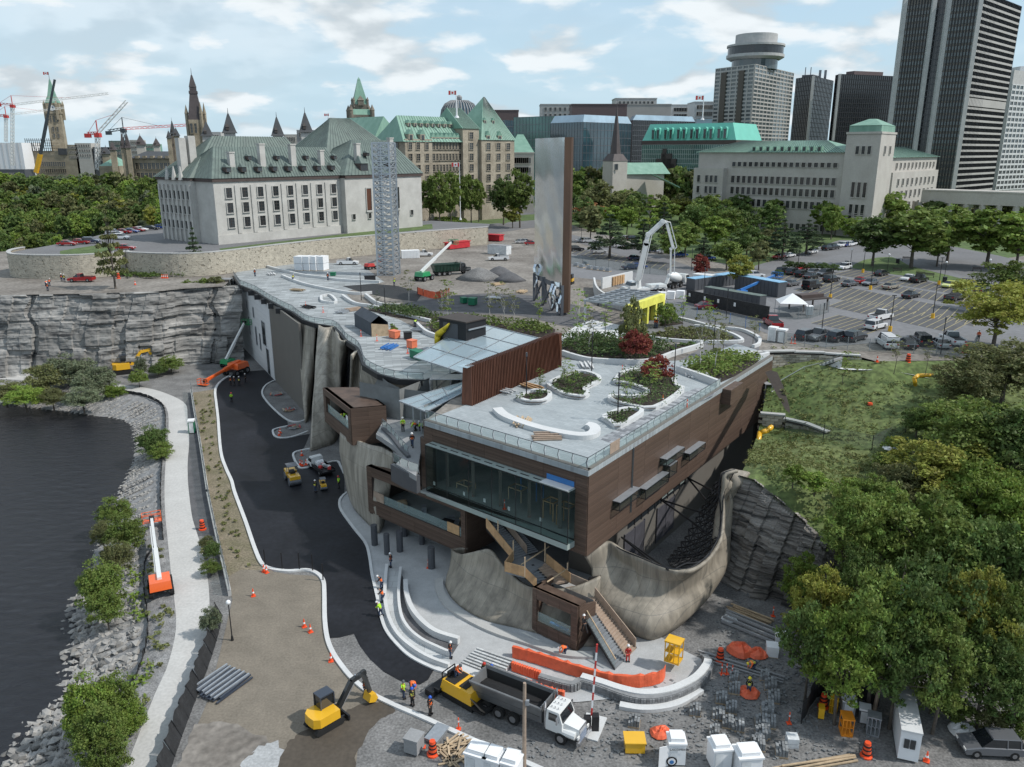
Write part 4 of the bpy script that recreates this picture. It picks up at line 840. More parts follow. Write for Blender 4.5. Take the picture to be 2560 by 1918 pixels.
q=MB();q.slab([fp[0].lerp(fp[1],.3)+Vc((0,-.05,2)),fp[0].lerp(fp[1],.85)+Vc((0,-.05,2)),fp[0].lerp(fp[1],.85)+Vc((0,-.05,5)),fp[0].lerp(fp[1],.3)+Vc((0,-.05,5))],(0,-1,0),.05);q.bd('shaft_opening','slp',lift)
q=MB();q.smooth=True;pr_=[Vc((*fp[0].lerp(fp[1],.6).xy,22)),Vc((*fp[0].lerp(fp[1],.8).xy,21)),Vc((*fp[0].lerp(fp[1],1.05).xy,20)),Vc((*fp[0].lerp(fp[1],1.1).xy,18.6)),Vc((*fp[0].lerp(fp[1],1.06).xy,17.6))]
for(a,b),(r0,r1)in zip(zip(pr_[:-1],pr_[1:]),((.12,.38),(.38,.55),(.5,.4),(.4,.2))):q.cyl(a+Vc((0,-.4,0)),b+Vc((0,-.4,0)),r0,r1,7)
q.bd('yellow_tarp','yellow_tarp',lift)
mat('cst',(.4,.39,.365),.85,var=.08,scl=.3,fine=.05,c2=(.52,.51,.48))
mat('crf',(.09,.115,.105),.6,var=.2,scl=.5,streak=(1,1,.2),c2=(.145,.19,.165))
mat('roof_seam',(.09,.12,.11),.6)
mat('green_roof',(.14,.27,.205),.6,var=.15,scl=.4,streak=(1,1,.2),c2=(.22,.37,.29))
mat('turquoise_roof',(.16,.52,.42),.5,var=.06,scl=.2)
mat('bev',(.07,.05,.045),.7)
mat('cts',(.25,.215,.165),.9,scl=.2,fine=.25,c2=(.4,.355,.28))
mat('gst',(.21,.18,.13),.9,scl=.2,fine=.25,c2=(.36,.31,.23))
mat('sty',(.1,.09,.075),.9,scl=.3,fine=.3,c2=(.24,.2,.16))
mat('pst',(.4,.375,.34),.85,var=.08,scl=.2,fine=.08,c2=(.47,.45,.41))
mat('srf',(.055,.058,.062),.6,var=.2,scl=.5)
mat('prf',(.075,.062,.062),.7,var=.2,scl=.5)
mat('mcl',(.12,.085,.085),.7,var=.1)
mat('tcn',(.38,.37,.35),.85,var=.08,scl=.1)
mat('tower_brown',(.095,.08,.065),.8,var=.1)
mat('dcu',(.018,.02,.024),.18,var=.2,scl=.1,spec=.8)
mat('bronze_panel',(.17,.155,.135),.6,var=.12,scl=.1)
mat('wgl',(.03,.035,.04),.12,var=.2,scl=.3,spec=.9,rand=.5)
mat('ogl',(.06,.08,.085),.12,var=.3,scl=.08,spec=.9,rand=.5)
mat('bgl',(.045,.085,.11),.06,var=.5,scl=.05,spec=1,rand=.35)
mat('ggl',(.05,.16,.14),.1,var=.4,scl=.06,spec=1,rand=.3)
mat('pale_glass',(.35,.47,.56),.15,var=.2,scl=.1,spec=1)
mat('wfr',(.06,.05,.045),.6)
mat('scaffold',(.3,.33,.31),.6,var=.3,scl=.5)
mat('crane_red',(.55,.05,.045),.5);mat('crane_white',(.68,.68,.66),.5);mat('crane_yellow',(.72,.4,.03),.5);mat('crane_grey',(.05,.06,.07),.5)
WMESH={}
def winmesh(knd):
 if knd in WMESH:return WMESH[knd]
 q=MB();fr_m,gl,sill={'court':('wfr','wgl','cst'),'stone':('wfr','wgl','pst'),'chateau':('cts','wgl','cts'),'gothic':('gst','wgl','gst'),'office':('tcn','ogl','tcn'),'dark':('std','ogl','std'),'sooty':('sty','wgl','sty')}[knd]
 q.mi(1);q.b2(-.5,.5,-.02,.03,0,1);q.mi(0)
 q.b2(-.03,.03,-.08,-.021,0,1)
 for z in(.32,.66):q.b2(-.5,.5,-.08,-.022,z,z+.03)
 q.mi(2);q.b2(-.62,-.5,-.25,.05,-.04,1.04);q.b2(.5,.62,-.25,.05,-.04,1.04);q.b2(-.5,.5,-.25,.05,1,1.05);q.b2(-.66,.66,-.38,.05,-.07,-.0)
 WMESH[knd]=q.mesh('window',[fr_m,gl,sill]);return WMESH[knd]
def wns(parent,A,B,cols,rows,wdt,knd,o=.03):
 """cols: distances along A-B; rows: (z0, z1)"""
 A=Vc((A[0],A[1],0));B=Vc((B[0],B[1],0));d=(B-A).normalized();n_=Vc((d.y,-d.x,0));n_=n_ if n_.y<0 else-n_;rz=math.atan2(-n_.x,n_.y)+math.pi
 me=winmesh(knd)
 for s in cols:
  for z0,z1 in rows:
   p=A+d*s+n_*o;w_=bon('window',me);clk(w_);w_.parent=parent;w_.location=Vc((p.x,p.y,z0))-Vc(rlc(parent));w_.rotation_euler=(0,0,rz);w_.scale=(wdt,1,z1-z0)
def lin(a,b,n):return[a+(b-a)*(i+.5)/n for i in range(n)]
def hip(mb,base,z0,ridge,mi=0):
 """hip roof: 4 eave corners (a,b front, c,d back) and ridge ends r0 (near a,d) r1 (near b,c)"""
 a,b,c,d=[Vc((p[0],p[1],z0))for p in base];r0,r1=ridge;mb.mi(mi);mb.quad(a,b,r1,r0);mb.add([b,c,r1],[(0,1,2)]);mb.quad(c,d,r0,r1);mb.add([d,a,r0],[(0,1,2)]);mb.quad(d,c,b,a);return mb
def seams(mb,a,b,ra,rb,n,wd=.12):
 for i in range(1,n):
  t=i/n;mb.bar(a.lerp(b,t)+U(.05),ra.lerp(rb,t)+U(.05),wd)
S_,Ee,Ww=P(548,612,ZC),P(1045,565,ZC),P(431,590,ZC)
cu=(Ee-S_).normalized();cv=Vc((-cu.y,cu.x,0));LC_=(Ee-S_).length;EV=38.2
court=wt_('court_house','long white stone court house with steep grey green copper roof and rows of tall windows','building',(S_.x,S_.y,ZC))
def Cq(u,v,z):q=S_+cu*u+cv*v;return Vc((q.x,q.y,z))
def cuv(px,py,v):
 p=V(px,py,Cq(0,v,0),Cq(10,v,0));return(p-S_).dot(cu),p.z
uE=cuv(857,575,0)[0]
def cbk(mb,u0,u1,v0,v1,z0,z1):mb.prism([Cq(u,v,0) for u,v in((u0,v0),(u1,v0),(u1,v1),(u0,v1))],z0,z1)
mb=MB();cbk(mb,0,uE,0,26.5,ZC-.5,EV);cbk(mb,uE+.01,LC_,-2.2,32,ZC-.5,EV);cbk(mb,-1.2,-.01,9,27,ZC-.5,EV+.2);mb.bd('wall','cst',court)
mb=MB();cbk(mb,-.4,uE,-.4,26.6,EV,EV+.9);cbk(mb,uE,LC_+.4,-2.6,32,EV,EV+.9);cbk(mb,-1.6,-.4,8.7,27.4,EV+.2,EV+.9);mb.bd('eave','bev',court)
def rfp(name,u0,u1,v0,v1,z0,rz_,ri0,ri1,rv,m='crf',ns=30):
 mb=MB();base=[Cq(u0,v0,0),Cq(u1,v0,0),Cq(u1,v1,0),Cq(u0,v1,0)];r0,r1=Cq(ri0,rv,rz_),Cq(ri1,rv,rz_);hip(mb,base,z0,(r0,r1));o=mb.bd(name,m,court)
 sm_=MB();seams(sm_,Cq(u0,v0,z0),Cq(u1,v0,z0),r0,r1,ns);seams(sm_,Cq(u0,v1,z0),Cq(u0,v0,z0),r0,r0,14);sm_.bd('roof_seams','roof_seam',court);return o
u_a,z_a=cuv(533,367,11);u_b,z_b=cuv(879,350,12);u_c,_=cuv(972,350,12)
rfp('roof',-.6,uE+2,-.6,24,EV+.9,z_a,u_a,uE+4,11,ns=46);rfp('roof',uE-.4,LC_+.6,-2.8,32,EV+.9,z_b,u_b,u_c,12,ns=24)
rfp('roof',-1.9,40,8.4,28,EV+.9,cuv(531,340,18)[1],cuv(531,340,18)[0],36,18,ns=30)
uh0,zh=cuv(825,295,26);uh1,_=cuv(875,290,26);ub0,zb0=cuv(770,372,20);rfp('roof',uh0-13,uh1+15,13,40,zb0-4,zh,uh0,uh1,26,ns=20)
cols=[cuv(x,500,0)[0]for x in(573,613,652,690,727,764,800,835)]
wns(court,Cq(0,0,0),Cq(10,0,0),cols,[(26.2,28.8),(30.1,32.7),(34,36.6)],1.75,'court')
for i in range(len(cols)-1):
 q=MB();m_=(cols[i]+cols[i+1])/2;cbk(q,m_-.55,m_+.55,-.28,.05,24.5,37.2);q.bd('pilaster','cst',court)
q=MB();cbk(q,-.3,uE-1,-.35,.04,ZC,24.4);q.bd('plinth','cst',court)
wns(court,Cq(0,-2.2,0),Cq(10,-2.2,0),[cuv(922,500,-2.2)[0],cuv(992,500,-2.2)[0]],[(28.4,35)],1.9,'court');wns(court,Cq(0,-2.2,0),Cq(10,-2.2,0),[cuv(x,500,-2.2)[0]for x in(882,922,992,1028)],[(26,27.6)],1.1,'court')
q=MB();q.mi(0);uq=cuv(922,500,-2.2)[0];cbk(q,uq-.8,uq+.8,-2.35,-2.25,28.6,34.8);q.bd('copper_door','copper',court)
W2=[2+i*2.35 for i in range(7)]
wns(court,Cq(-1.22,27,0),Cq(-1.22,9,0),W2,[(25.5,27.6),(29.5,31.6),(33.4,35.6)],1.1,'court')
for i in range(8):
 q=MB();cbk(q,-1.65,-1.1,9.3+i*2.35,10+i*2.35,ZC,37.2);q.bd('pilaster','cst',court)
def dormer(c,w_,h_,dep,hood='crf'):
 q=MB();p=Vc(c);f=-cv;a=p-cu*w_/2;b=p+cu*w_/2;k=f*dep
 q.loft([[a,a+k,a+k+U(h_),a+U(h_)],[b,b+k,b+k+U(h_),b+U(h_)]]);q.mi(1);t=p+U(h_*1.8);k2=k*1.2
 q.add([a+k2+U(h_),b+k2+U(h_),t,a+U(h_),b+U(h_)],[(0,1,2),(0,2,3),(1,4,2)]);q.mi(2);q.quad(a+k*1.02+cu*.15+U(.1),b+k*1.02-cu*.15+U(.1),b+k*1.02-cu*.15+U(h_-.1),a+k*1.02+cu*.15+U(h_-.1));q.bd('dormer',['bev',hood,'wgl'],court)
for x in(567,606,645,683,720,756,793,828):u,z=cuv(x,437,1.5);dormer(Cq(u,2.3,40.6),1.5,1.3,1.9)
for x in(624,695,768,838):dormer(Cq(cuv(x,403,5)[0],6.5,43.7),1.1,1,1.6)
for x in(915,985):dormer(Cq(cuv(x,420,-2)[0],1.6,39.4),3,3,2.8)
dormer(Cq(cuv(921,385,3)[0],5,44.5),1.1,1,1.8)
for x,y0,y1,wv,v in((578,408,383,1.5,4),(655,410,362,1.7,4),(732,410,363,1.7,4),(803,405,378,1.4,4),(893,387,361,1.5,2.5),(976,375,347,1.5,3)):
 u,z0=cuv(x,y0,v);_,z1=cuv(x,y1,v);q=MB();cbk(q,u-wv/2,u+wv/2,v-.7,v+.7,z0-3,z1);cbk(q,u-wv/2-.15,u+wv/2+.15,v-.85,v+.85,z1,z1+.35);q.bd('chimney','cst',court)
for x,y0,y1 in((460,440,345),(484,440,340)):
 u,z0=cuv(x,y0,16);_,z1=cuv(x,y1,16);q=MB();cbk(q,u-1,u+1,15,17,z0-8,z1);q.bd('chimney','cst',court)
for x,y in((444,405),(456,405),(468,405)):
 q=MB();p=Cq(-1.8,20-(x-444)*.3,38.5);q.cyl(p,p+U(3.6),.8,.15,6);q.bd('stone_pinnacle','cst',court)
def sq(mb,c,w_,z0,z1,w1=None,rz=.3,n=4):
 w1=w_ if w1 is None else w1;r=w_/2**.5 if n==4 else w_/2;r1=w1/2**.5 if n==4 else w1/2
 mb.loft([[(c[0]+rr*math.cos(rz+math.pi/n+2*math.pi*i/n),c[1]+rr*math.sin(rz+math.pi/n+2*math.pi*i/n),z)for i in range(n)]for rr,z in((r,z0),(max(r1,.02),z1))])
def px_w(wpx,Y):return wpx*(Y*CP)/FPX
def turret(x,ybase,yeave,ytip,wpx,Y,m='cst',rm='srf',lbl='',name='roof_turret',cat='turret',grp=None,n=4):
 b=D(x,ybase,Y);e=D(x,yeave,Y);t=D(x,ytip,Y);w_=px_w(wpx,Y);o=wt_(name,lbl,cat,(b.x,b.y,ZT),grp)
 q=MB();sq(q,b,w_*.8,ZT,e.z,n=n);q.bd('shaft',m,o);h=t.z-e.z
 q=MB();sq(q,b,w_*1.12,e.z,e.z+h*.08,w_*.95,n=n);sq(q,b,w_*.95,e.z+h*.08,e.z+h*.78,w_*.1,n=n);q.cyl((b.x,b.y,e.z+h*.78),(b.x,b.y,t.z),w_*.03,w_*.01,5);q.bd('spire',rm,o)
 q=MB();sq(q,(b.x,b.y-w_*.42),w_*.22,e.z+h*.12,e.z+h*.24,w_*.22);sq(q,(b.x,b.y-w_*.42),w_*.28,e.z+h*.24,e.z+h*.38,.05);q.bd('lucarne','wfr',o);return o
turret(521,370,340,295,28,300,rm='srf',lbl='dark pyramid roofed turret just right of the sooty gothic tower')
turret(577,362,333,270,33,300,lbl='dark pyramid roofed turret left of the brick chimney, on a white stone shaft')
turret(696,360,340,280,30,310,lbl='dark pyramid roofed turret in the middle of the court roof ridge')
turret(767,361,331,268,31,310,lbl='dark pyramid roofed turret nearest the steep central court roof')
wt=D(495,345,420);z=lambda y,Y=420:D(495,y,Y).z
o=wt_('gothic_tower','tall sandstone gothic tower with a dark stepped spire rising behind the court house','tower',(wt.x,wt.y,ZT));w_=px_w(34,420)
q=MB();sq(q,wt,w_,ZT,z(300));q.bd('shaft','gst',o)
q=MB();sq(q,wt,w_*1,z(300),z(235),w_*.5);sq(q,wt,w_*.58,z(235),z(228));sq(q,wt,w_*.46,z(228),z(218),w_*.46);sq(q,wt,w_*.5,z(218),z(188),w_*.1);q.cyl((wt.x,wt.y,z(188)),(wt.x,wt.y,z(170)),.15,.05,5);q.bd('spire','prf',o)
for dx,dy in((-1,-1),(1,-1),(1,1),(-1,1)):
 q=MB();c=Vc((wt.x+dx*w_*.52,wt.y+dy*w_*.35,0));q.cyl((c.x,c.y,ZT),(c.x,c.y,z(285)),w_*.13,w_*.13,6);q.cyl((c.x,c.y,z(285)),(c.x,c.y,z(262 if dx<0 else 255)),w_*.15,.03,6);q.bd('pinnacle','gst',o)
wns(o,(wt.x-w_/2,wt.y-w_*.62),(wt.x+w_/2,wt.y-w_*.62+.01),[w_*.35,w_*.65],[(z(333),z(310))],1.2,'gothic')
Yp=1000;cx=148;zz=lambda y:D(cx,y,Yp).z;pt=D(cx,360,Yp);w_=px_w(31,Yp)
o=wt_('clock_tower','tall sandstone clock tower with green pointed roof and a flag on top','tower',(pt.x,pt.y,ZT))
q=MB();sq(q,pt,w_*1.08,ZT,zz(330),w_);sq(q,pt,w_,zz(330),zz(285),w_*.97);sq(q,pt,w_*1.08,zz(285),zz(280));sq(q,pt,w_*.95,zz(280),zz(258));q.bd('shaft','gst',o)
q=MB();sq(q,pt,w_*.98,zz(258),zz(242),w_*.62);sq(q,pt,w_*.58,zz(242),zz(199),w_*.08);q.bd('green_roof','green_roof',o);q=MB();q.cyl((pt.x,pt.y,zz(199)),(pt.x,pt.y,zz(180)),.3,.2,5);q.bd('flag_pole','stg',o)
for dx in(-1,1):
 for dy in(-1,1):
  q=MB();c=(pt.x+dx*w_*.48,pt.y+dy*w_*.48);sq(q,c,w_*.16,zz(300),zz(262));sq(q,c,w_*.18,zz(262),zz(250),.05);q.bd('pinnacle','gst',o)
fn=Vc((math.sin(.3),-math.cos(.3),0));cf=Vc((pt.x,pt.y,zz(271)))+fn*(w_*.49);q=MB();q.cyl(cf,cf+fn*.35,w_*.2,w_*.2,20);q.mi(1);q.bar(cf+fn*.45,cf+fn*.45+U(w_*.15),.5);q.bar(cf+fn*.45,cf+fn*.45+Vc((w_*.1,0,0)),.5);q.bd('clock_face',['snw','black'],o)
fw=Vc((-math.sin(.3),math.cos(.3),0));wd=Vc((math.cos(.3),math.sin(.3),0));base_=Vc((pt.x,pt.y,0))+fn*(w_*.5);a_=base_-wd*w_/2
wns(o,a_,a_+wd,lin(w_*.15,w_*.85,3),[(zz(306),zz(290))],w_*.1,'gothic');wns(o,a_+fn*.5,a_+wd+fn*.5,lin(w_*.2,w_*.8,2),[(zz(330),zz(318)),(zz(345),zz(335))],w_*.14,'gothic')
def flag(o,top,s=1,m1='crane_red',m2='snw',dirx=-1):
 q=MB();w3=s*.5;a=Vc(top);q.b2(a.x+dirx*0,a.x+dirx*w3,a.y-.02,a.y+.02,a.z-s,a.z)if dirx>0 else q.b2(a.x-w3,a.x,a.y-.02,a.y+.02,a.z-s,a.z)
 q.mi(1);q.b2(min(a.x+dirx*w3,a.x+dirx*w3*3),max(a.x+dirx*w3,a.x+dirx*w3*3),a.y-.02,a.y+.02,a.z-s,a.z);q.mi(0)
 q.b2(min(a.x+dirx*w3*3,a.x+dirx*w3*4),max(a.x+dirx*w3*3,a.x+dirx*w3*4),a.y-.02,a.y+.02,a.z-s,a.z);c=a+Vc((dirx*w3*2,0,-s/2));q.cyl(c+Vc((0,-.06,0)),c+Vc((0,.06,0)),s*.28,s*.28,5);q.bd('flag',[m1,m2],o)
flag(o,(pt.x,pt.y,zz(180)),3.2)
def pxb(name,lbl,x0,x1,y0,ytop,Y,depth,m,cat='building',roof=None,grp=None,part='wall'):
 a,b=D(x0,y0,Y),D(x1,y0,Y);t=D((x0+x1)/2,ytop,Y).z;o=wt_(name,lbl,cat,((a.x+b.x)/2,Y,ZT),grp);q=MB();q.b2(a.x,b.x,Y,Y+depth,ZT-1,t);q.bd(part,m,o);oin[o.name]=(a,b,t,Y,depth);return o
oin={}
o=pxb('parliament_block','grey stone parliament block with scaffolding over its roof, behind the yellow crane',68,180,430,378,960,30,'gst');a,b,t,Y,dp=oin[o.name]
wns(o,(a.x,Y),(b.x,Y),lin(6,b.x-a.x-6,16),[(22,26),(29,34)],2,'gothic');q=MB()
for i in range(14):
 for k in range(5):x=a.x+4+i*(b.x-a.x-20)/14;q.bar((x,Y-1,t),(x,Y-1,t+14),.5);q.bar((x,Y-1+(k%2)*12,t+k*3),(x+4.2,Y-1+(k%2)*12,t+k*3),.4)
tag(q.bd('scaffold_tubes','scaffold',o),knd='stuff')
q=MB();q.b2(a.x+40,b.x-2,Y-1.2,Y+10,t-4,t+3);q.bd('roof','srf',o)
o=pxb('sheeted_scaffold','big block wrapped in white scaffold sheeting at the far left edge',-60,64,425,357,940,40,'snw','scaffold',part='sheeting');a,b,t,Y,dp=oin[o.name]
q=MB();
for i in range(20):x=b.x-4-i*6;q.bar((x,Y-.3,ZT),(x,Y-.3,t),.25)
q.bd('sheet_seams','concrete',o)
o=pxb('site_office_block','low dark grey building below the white scaffold sheeting',-60,64,445,424,900,20,'slp');a,b,t,Y,dp=oin[o.name];wns(o,(a.x,Y),(b.x,Y),lin(4,b.x-a.x-2,24),[(19,23)],1.4,'stone')
o=pxb('west_block','sandstone west block with two rows of arched windows and dark roof left of the court',330,436,437,396,560,25,'gst');a,b,t,Y,dp=oin[o.name]
wns(o,(a.x,Y),(b.x,Y),lin(3,b.x-a.x-1,9),[(t-13.5,t-9.5),(t-7,t-3)],2.2,'gothic')
q=MB();hip(q,[(a.x-1,Y-1),(b.x+1,Y-1),(b.x+1,Y+26),(a.x-1,Y+26)],t,(Vc((a.x+6,Y+12,t+4.5)),Vc((b.x-6,Y+12,t+4.5))));q.bd('roof','srf',o)
for x in(344,362,381,400,419):c=D(x,400,Y);q=MB();q.b2(c.x-1.2,c.x+1.2,Y-.8,Y+1.5,t-.5,t+1.6);q.bd('dormer','gst',o)
def gothic_bits(lst):
 for x,yb,ye,yt,wpx,Y,m,rm,lab in lst:turret(x,yb,ye,yt,wpx,Y,m,rm,lab,'gothic_turret','tower')
gothic_bits([(316,430,370,325,13,555,'gst','prf','left one of the twin dark spired towers on the west block'),(328,430,370,323,13,555,'gst','prf','right one of the twin dark spired towers on the west block'),(357,400,362,333,24,700,'pst','prf','broad pale tower with brown pointed roof behind the west block'),(396,400,364,341,18,700,'pst','prf','slim pale tower with brown cone roof behind the west block'),(272,430,385,362,22,620,'gst','srf','low gabled gothic tower right of the red luffing crane'),(290,430,375,350,16,600,'gst','prf','small gothic tower with brown roof left of the twin spires'),(440,400,335,293,14,540,'sty','srf','thin spired gothic turret beside the court roof'),(430,410,345,322,12,530,'gst','srf','low gothic turret left of the thin spired one'),(449,410,340,315,16,535,'gst','srf','stout gothic turret against the court roof')])
o=pxb('gothic_wing','low gothic wing with green copper roof right of the red crane',250,300,435,415,600,25,'gst');a,b,t,Y,dp=oin[o.name];q=MB();hip(q,[(a.x,Y),(b.x,Y),(b.x,Y+25),(a.x,Y+25)],t,(Vc((a.x+8,Y+12,t+7)),Vc((b.x-8,Y+12,t+7))));q.bd('roof','green_roof',o)
for x0,x1,yt,lab,m in((175,200,362,'low brown block beside the clock tower','gst'),(195,235,358,'pale flat roofed offices on the skyline left of the red crane','pst'),(238,275,368,'dark mansard block behind the red crane','srf'),(280,310,352,'green roofed block on the skyline by the grey crane mast','crf'),(332,352,350,'pale block on the skyline between two gothic towers','pst'),(366,392,360,'green roofed house between the pale cone towers','green_roof'),(520,560,330,'white round office block behind the court roof','concrete'),(715,748,336,'pale stone gables behind the court roof ridge','pst'),(748,790,325,'grey office slab behind the turrets of the court','cgr')):
 o=pxb('distant_building',lab,x0,x1,420,yt,900 if x0<400 else 480,20,m);a,b,t,Y,dp=oin[o.name]
 wns(o,(a.x,Y),(b.x,Y),lin(1,b.x-a.x-1,6),[(t-4-k*5,t-1.6-k*5)for k in range(3)],(b.x-a.x)/14,'stone')
def lattice(q,a,b,w_,n,bw=.25):
 a,b=Vc(a),Vc(b);d=(b-a).normalized();s=d.cross(U(1));s=Vc((1,0,0))if s.length<.1 else s.normalized();u=s.cross(d);k=[(s*x+u*y)*w_/2 for x,y in((-1,-1),(1,-1),(1,1),(-1,1))]
 for c in k:q.bar(a+c,b+c,bw)
 for i in range(n):
  p,r=a.lerp(b,i/n),a.lerp(b,(i+1)/n)
  for j in range(4):q.bar(p+k[j],r+k[(j+1)%4],bw*.7)
def twc(lbl,x,yb,yt,j0,j1,Y,mast='crane_white',jib='crane_white',ct='crane_red',w_=2.4,luff=False):
 b=D(x,yb,Y);t=D(x,yt,Y);o=wt_('tower_crane',lbl,'crane',(b.x,b.y,b.z));q=MB();lattice(q,b,t,w_,int((t.z-b.z)/3.5),.4);q.bd('mast',mast,o)
 c0,c1=D(j0[0],j0[1],Y),D(j1[0],j1[1],Y);c1.y+=30 if not luff else 5;q=MB();piv=Vc((t.x,t.y,t.z));lattice(q,piv if not luff else piv,c1,1.8,int((c1-piv).length/4),.32);q.bd('jib',jib,o);q=MB();lattice(q,piv,c0,1.8,4,.4);q.b2(c0.x-2,c0.x+2,c0.y-1.5,c0.y+1.5,c0.z-3,c0.z);q.b2(t.x-2,t.x+2,t.y-2,t.y+2,t.z-3,t.z);q.bd('counter_jib',ct,o)
 q=MB();ap=piv+U(9);q.bar(piv,ap,.6);q.bar(ap,piv.lerp(c1,.6),.2);q.bar(ap,c0,.2);q.bd('tie_frame',ct,o);return o
twc('tall white tower crane with a red slewing head above the sheeted block',31,415,262,(-4,259),(236,229),880)
twc('smaller white and red tower crane at the left edge',15,355,288,(-20,291),(124,266),930)
twc('red luffing crane with raised jib on a white mast above the trees',244,425,333,(219,334),(309,252),620,jib='crane_white',luff=True)
twc('grey masted crane with long red flat jib behind the gothic towers',308,375,322,(271,328),(431,310),700,mast='crane_grey',jib='crane_red',ct='crane_grey')
a,b=D(91,437,820),D(137,199,820);o=wt_('mobile_crane','yellow mobile crane with a very long dark telescopic boom in front of the clock tower','crane',(a.x,a.y,ZT));m_=a.lerp(b,.22)
q=MB();q.bar(a+U(2),m_,3.4);q.bd('boom_base','crane_yellow',o);q=MB();q.bar(m_,a.lerp(b,.6),2.4);q.bar(a.lerp(b,.6),b,1.6);q.bd('boom','crane_grey',o);q=MB();q.b2(a.x-6,a.x+9,a.y-2,a.y+2,ZT+1,ZT+4.5);q.bd('carrier','crane_yellow',o)
q=MB();[q.cyl((a.x-5+i*3,a.y-2.2,ZT+1),(a.x-5+i*3,a.y+2.2,ZT+1),1,1,10)for i in range(5)];tag(q.bd('wheels','black',o),knd='stuff')
Y1=395;tw_=D(904,345,Y1);zz=lambda y:D(904,y,Y1).z;w_=px_w(54,Y1)
o=wt_('green_spire_tower','sooty stone tower with turrets and a bright green copper spire','tower',(tw_.x,tw_.y,ZT))
q=MB();sq(q,tw_,w_,ZT,zz(288));sq(q,tw_,w_*.68,zz(288),zz(262));q.bd('shaft','sty',o);q=MB();sq(q,tw_,w_*.98,zz(288),zz(274),w_*.72);sq(q,tw_,w_*.66,zz(262),zz(200),w_*.12);sq(q,tw_,w_*.14,zz(200),zz(193),.1);q.bd('green_spire','green_roof',o)
for i in range(4):
 an=.3+math.pi/4+i*math.pi/2;c=(tw_.x+math.cos(an)*w_*.68,tw_.y+math.sin(an)*w_*.68);q=MB();q.cyl((*c,zz(330)),(*c,zz(277)),w_*.1,w_*.1,8);q.cyl((*c,zz(277)),(*c,zz(262)),w_*.12,.05,8);q.bd('turret','sty',o)
 c=(tw_.x+math.cos(an)*w_*.44,tw_.y+math.sin(an)*w_*.44);q=MB();q.cyl((*c,zz(270)),(*c,zz(252)),w_*.06,w_*.05,6);q.cyl((*c,zz(252)),(*c,zz(243)),w_*.07,.03,6);q.bd('pinnacle','sty',o)
q=MB();c=Vc((tw_.x,tw_.y,0))+Vc((math.sin(.3),-math.cos(.3),0))*w_*.3;sq(q,c,w_*.25,zz(265),zz(252));sq(q,c,w_*.3,zz(252),zz(240),.05);q.bd('dormer','sty',o)
fnv=Vc((math.sin(.3),-math.cos(.3),0));wdv=Vc((math.cos(.3),math.sin(.3),0));a_=Vc((tw_.x,tw_.y,0))+fnv*w_*.5-wdv*w_/2;wns(o,a_,a_+wdv,lin(w_*.2,w_*.8,2),[(zz(342),zz(332)),(zz(322),zz(312)),(zz(304),zz(294))],w_*.14,'sooty')
oA,oB=D(1011,430,330),D(1270,430,372);of=wt_('stone_offices','broad sandstone office building with steep green copper roofs behind the clipped trees','building',(oA.x,oA.y,ZT));ou=(oB-oA);ou.z=0;LO=ou.length;ou.normalize();ov=Vc((-ou.y,ou.x,0))
def Oq(u,v,z):q=Vc((oA.x,oA.y,0))+ou*u+ov*v;return Vc((q.x,q.y,z))
def ouv(x,y,v=0):p=V(x,y,Oq(0,v,0),Oq(5,v,0));return(p-Vc((oA.x,oA.y,0))).dot(ou),p.z
u1,u2=ouv(1152,400)[0],ouv(1192,400)[0];ze=ouv(1040,348)[1];zm=ouv(1172,322)[1]
def oblock(q,u0,u1,v0,v1,z0,z1):q.prism([Oq(u,v,0) for u,v in((u0,v0),(u1,v0),(u1,v1),(u0,v1))],z0,z1)
q=MB();oblock(q,0,14,-1,60,ZT,ze);oblock(q,14.01,u1,0,18,ZT,ze-1);oblock(q,u1+.01,u2,-1.5,18,ZT,zm);oblock(q,u2+.01,LO+1,-3,20,ZT,ze);q.bd('wall','cts',of)
zr_=ouv(1080,292,9)[1]
def oroof(u0,u1,v0,v1,z0,zt,r0,r1,rv):
 q=MB();hip(q,[Oq(u0,v0,0),Oq(u1,v0,0),Oq(u1,v1,0),Oq(u0,v1,0)],z0,(Oq(r0,rv,zt),Oq(r1,rv,zt)));q.bd('roof','green_roof',of);q=MB();seams(q,Oq(u0,v0,z0),Oq(u1,v0,z0),Oq(r0,rv,zt),Oq(r1,rv,zt),20,.14);q.bd('roof_seams','roof_seam',of)
oroof(-1,u1+1,-1.4,19,ze-1,zr_,4,u1-1,9);oroof(u1-.5,u2+.5,-2,19,zm,ouv(1172,272,9)[1],u1+.5,u2-.5,9);zap=ouv(1210,243,8)[1];uap=ouv(1210,300,8)[0];oroof(u2-.5,LO+1.6,-3.5,20,ze,zap,uap-.4,uap+.6,8)
q=MB();hip(q,[Oq(-1,18,0),Oq(14,18,0),Oq(14,61,0),Oq(-1,61,0)],ze,(Oq(6,20,zr_),Oq(6,56,zr_)));q.bd('roof','green_roof',of)
rowsz=[(ze-4-k*4.35,ze-1.3-k*4.35)for k in range(6)]
wns(of,Oq(0,-1,0),Oq(5,-1,0),[2.5,6.5,11],rowsz,1.7,'chateau');wns(of,Oq(0,0,0),Oq(5,0,0),lin(14.5,u1,9),rowsz,1.9,'chateau');wns(of,Oq(0,-1.5,0),Oq(5,-1.5,0),[(u1+u2)/2],[(zm-4.2,zm-1.5)]+rowsz,2.2,'chateau');wns(of,Oq(0,-3,0),Oq(5,-3,0),lin(u2+1,LO,3),rowsz,2.2,'chateau')
wns(of,Oq(0,58,0),Oq(0,0,0),lin(3,56,12),rowsz,1.8,'sooty')
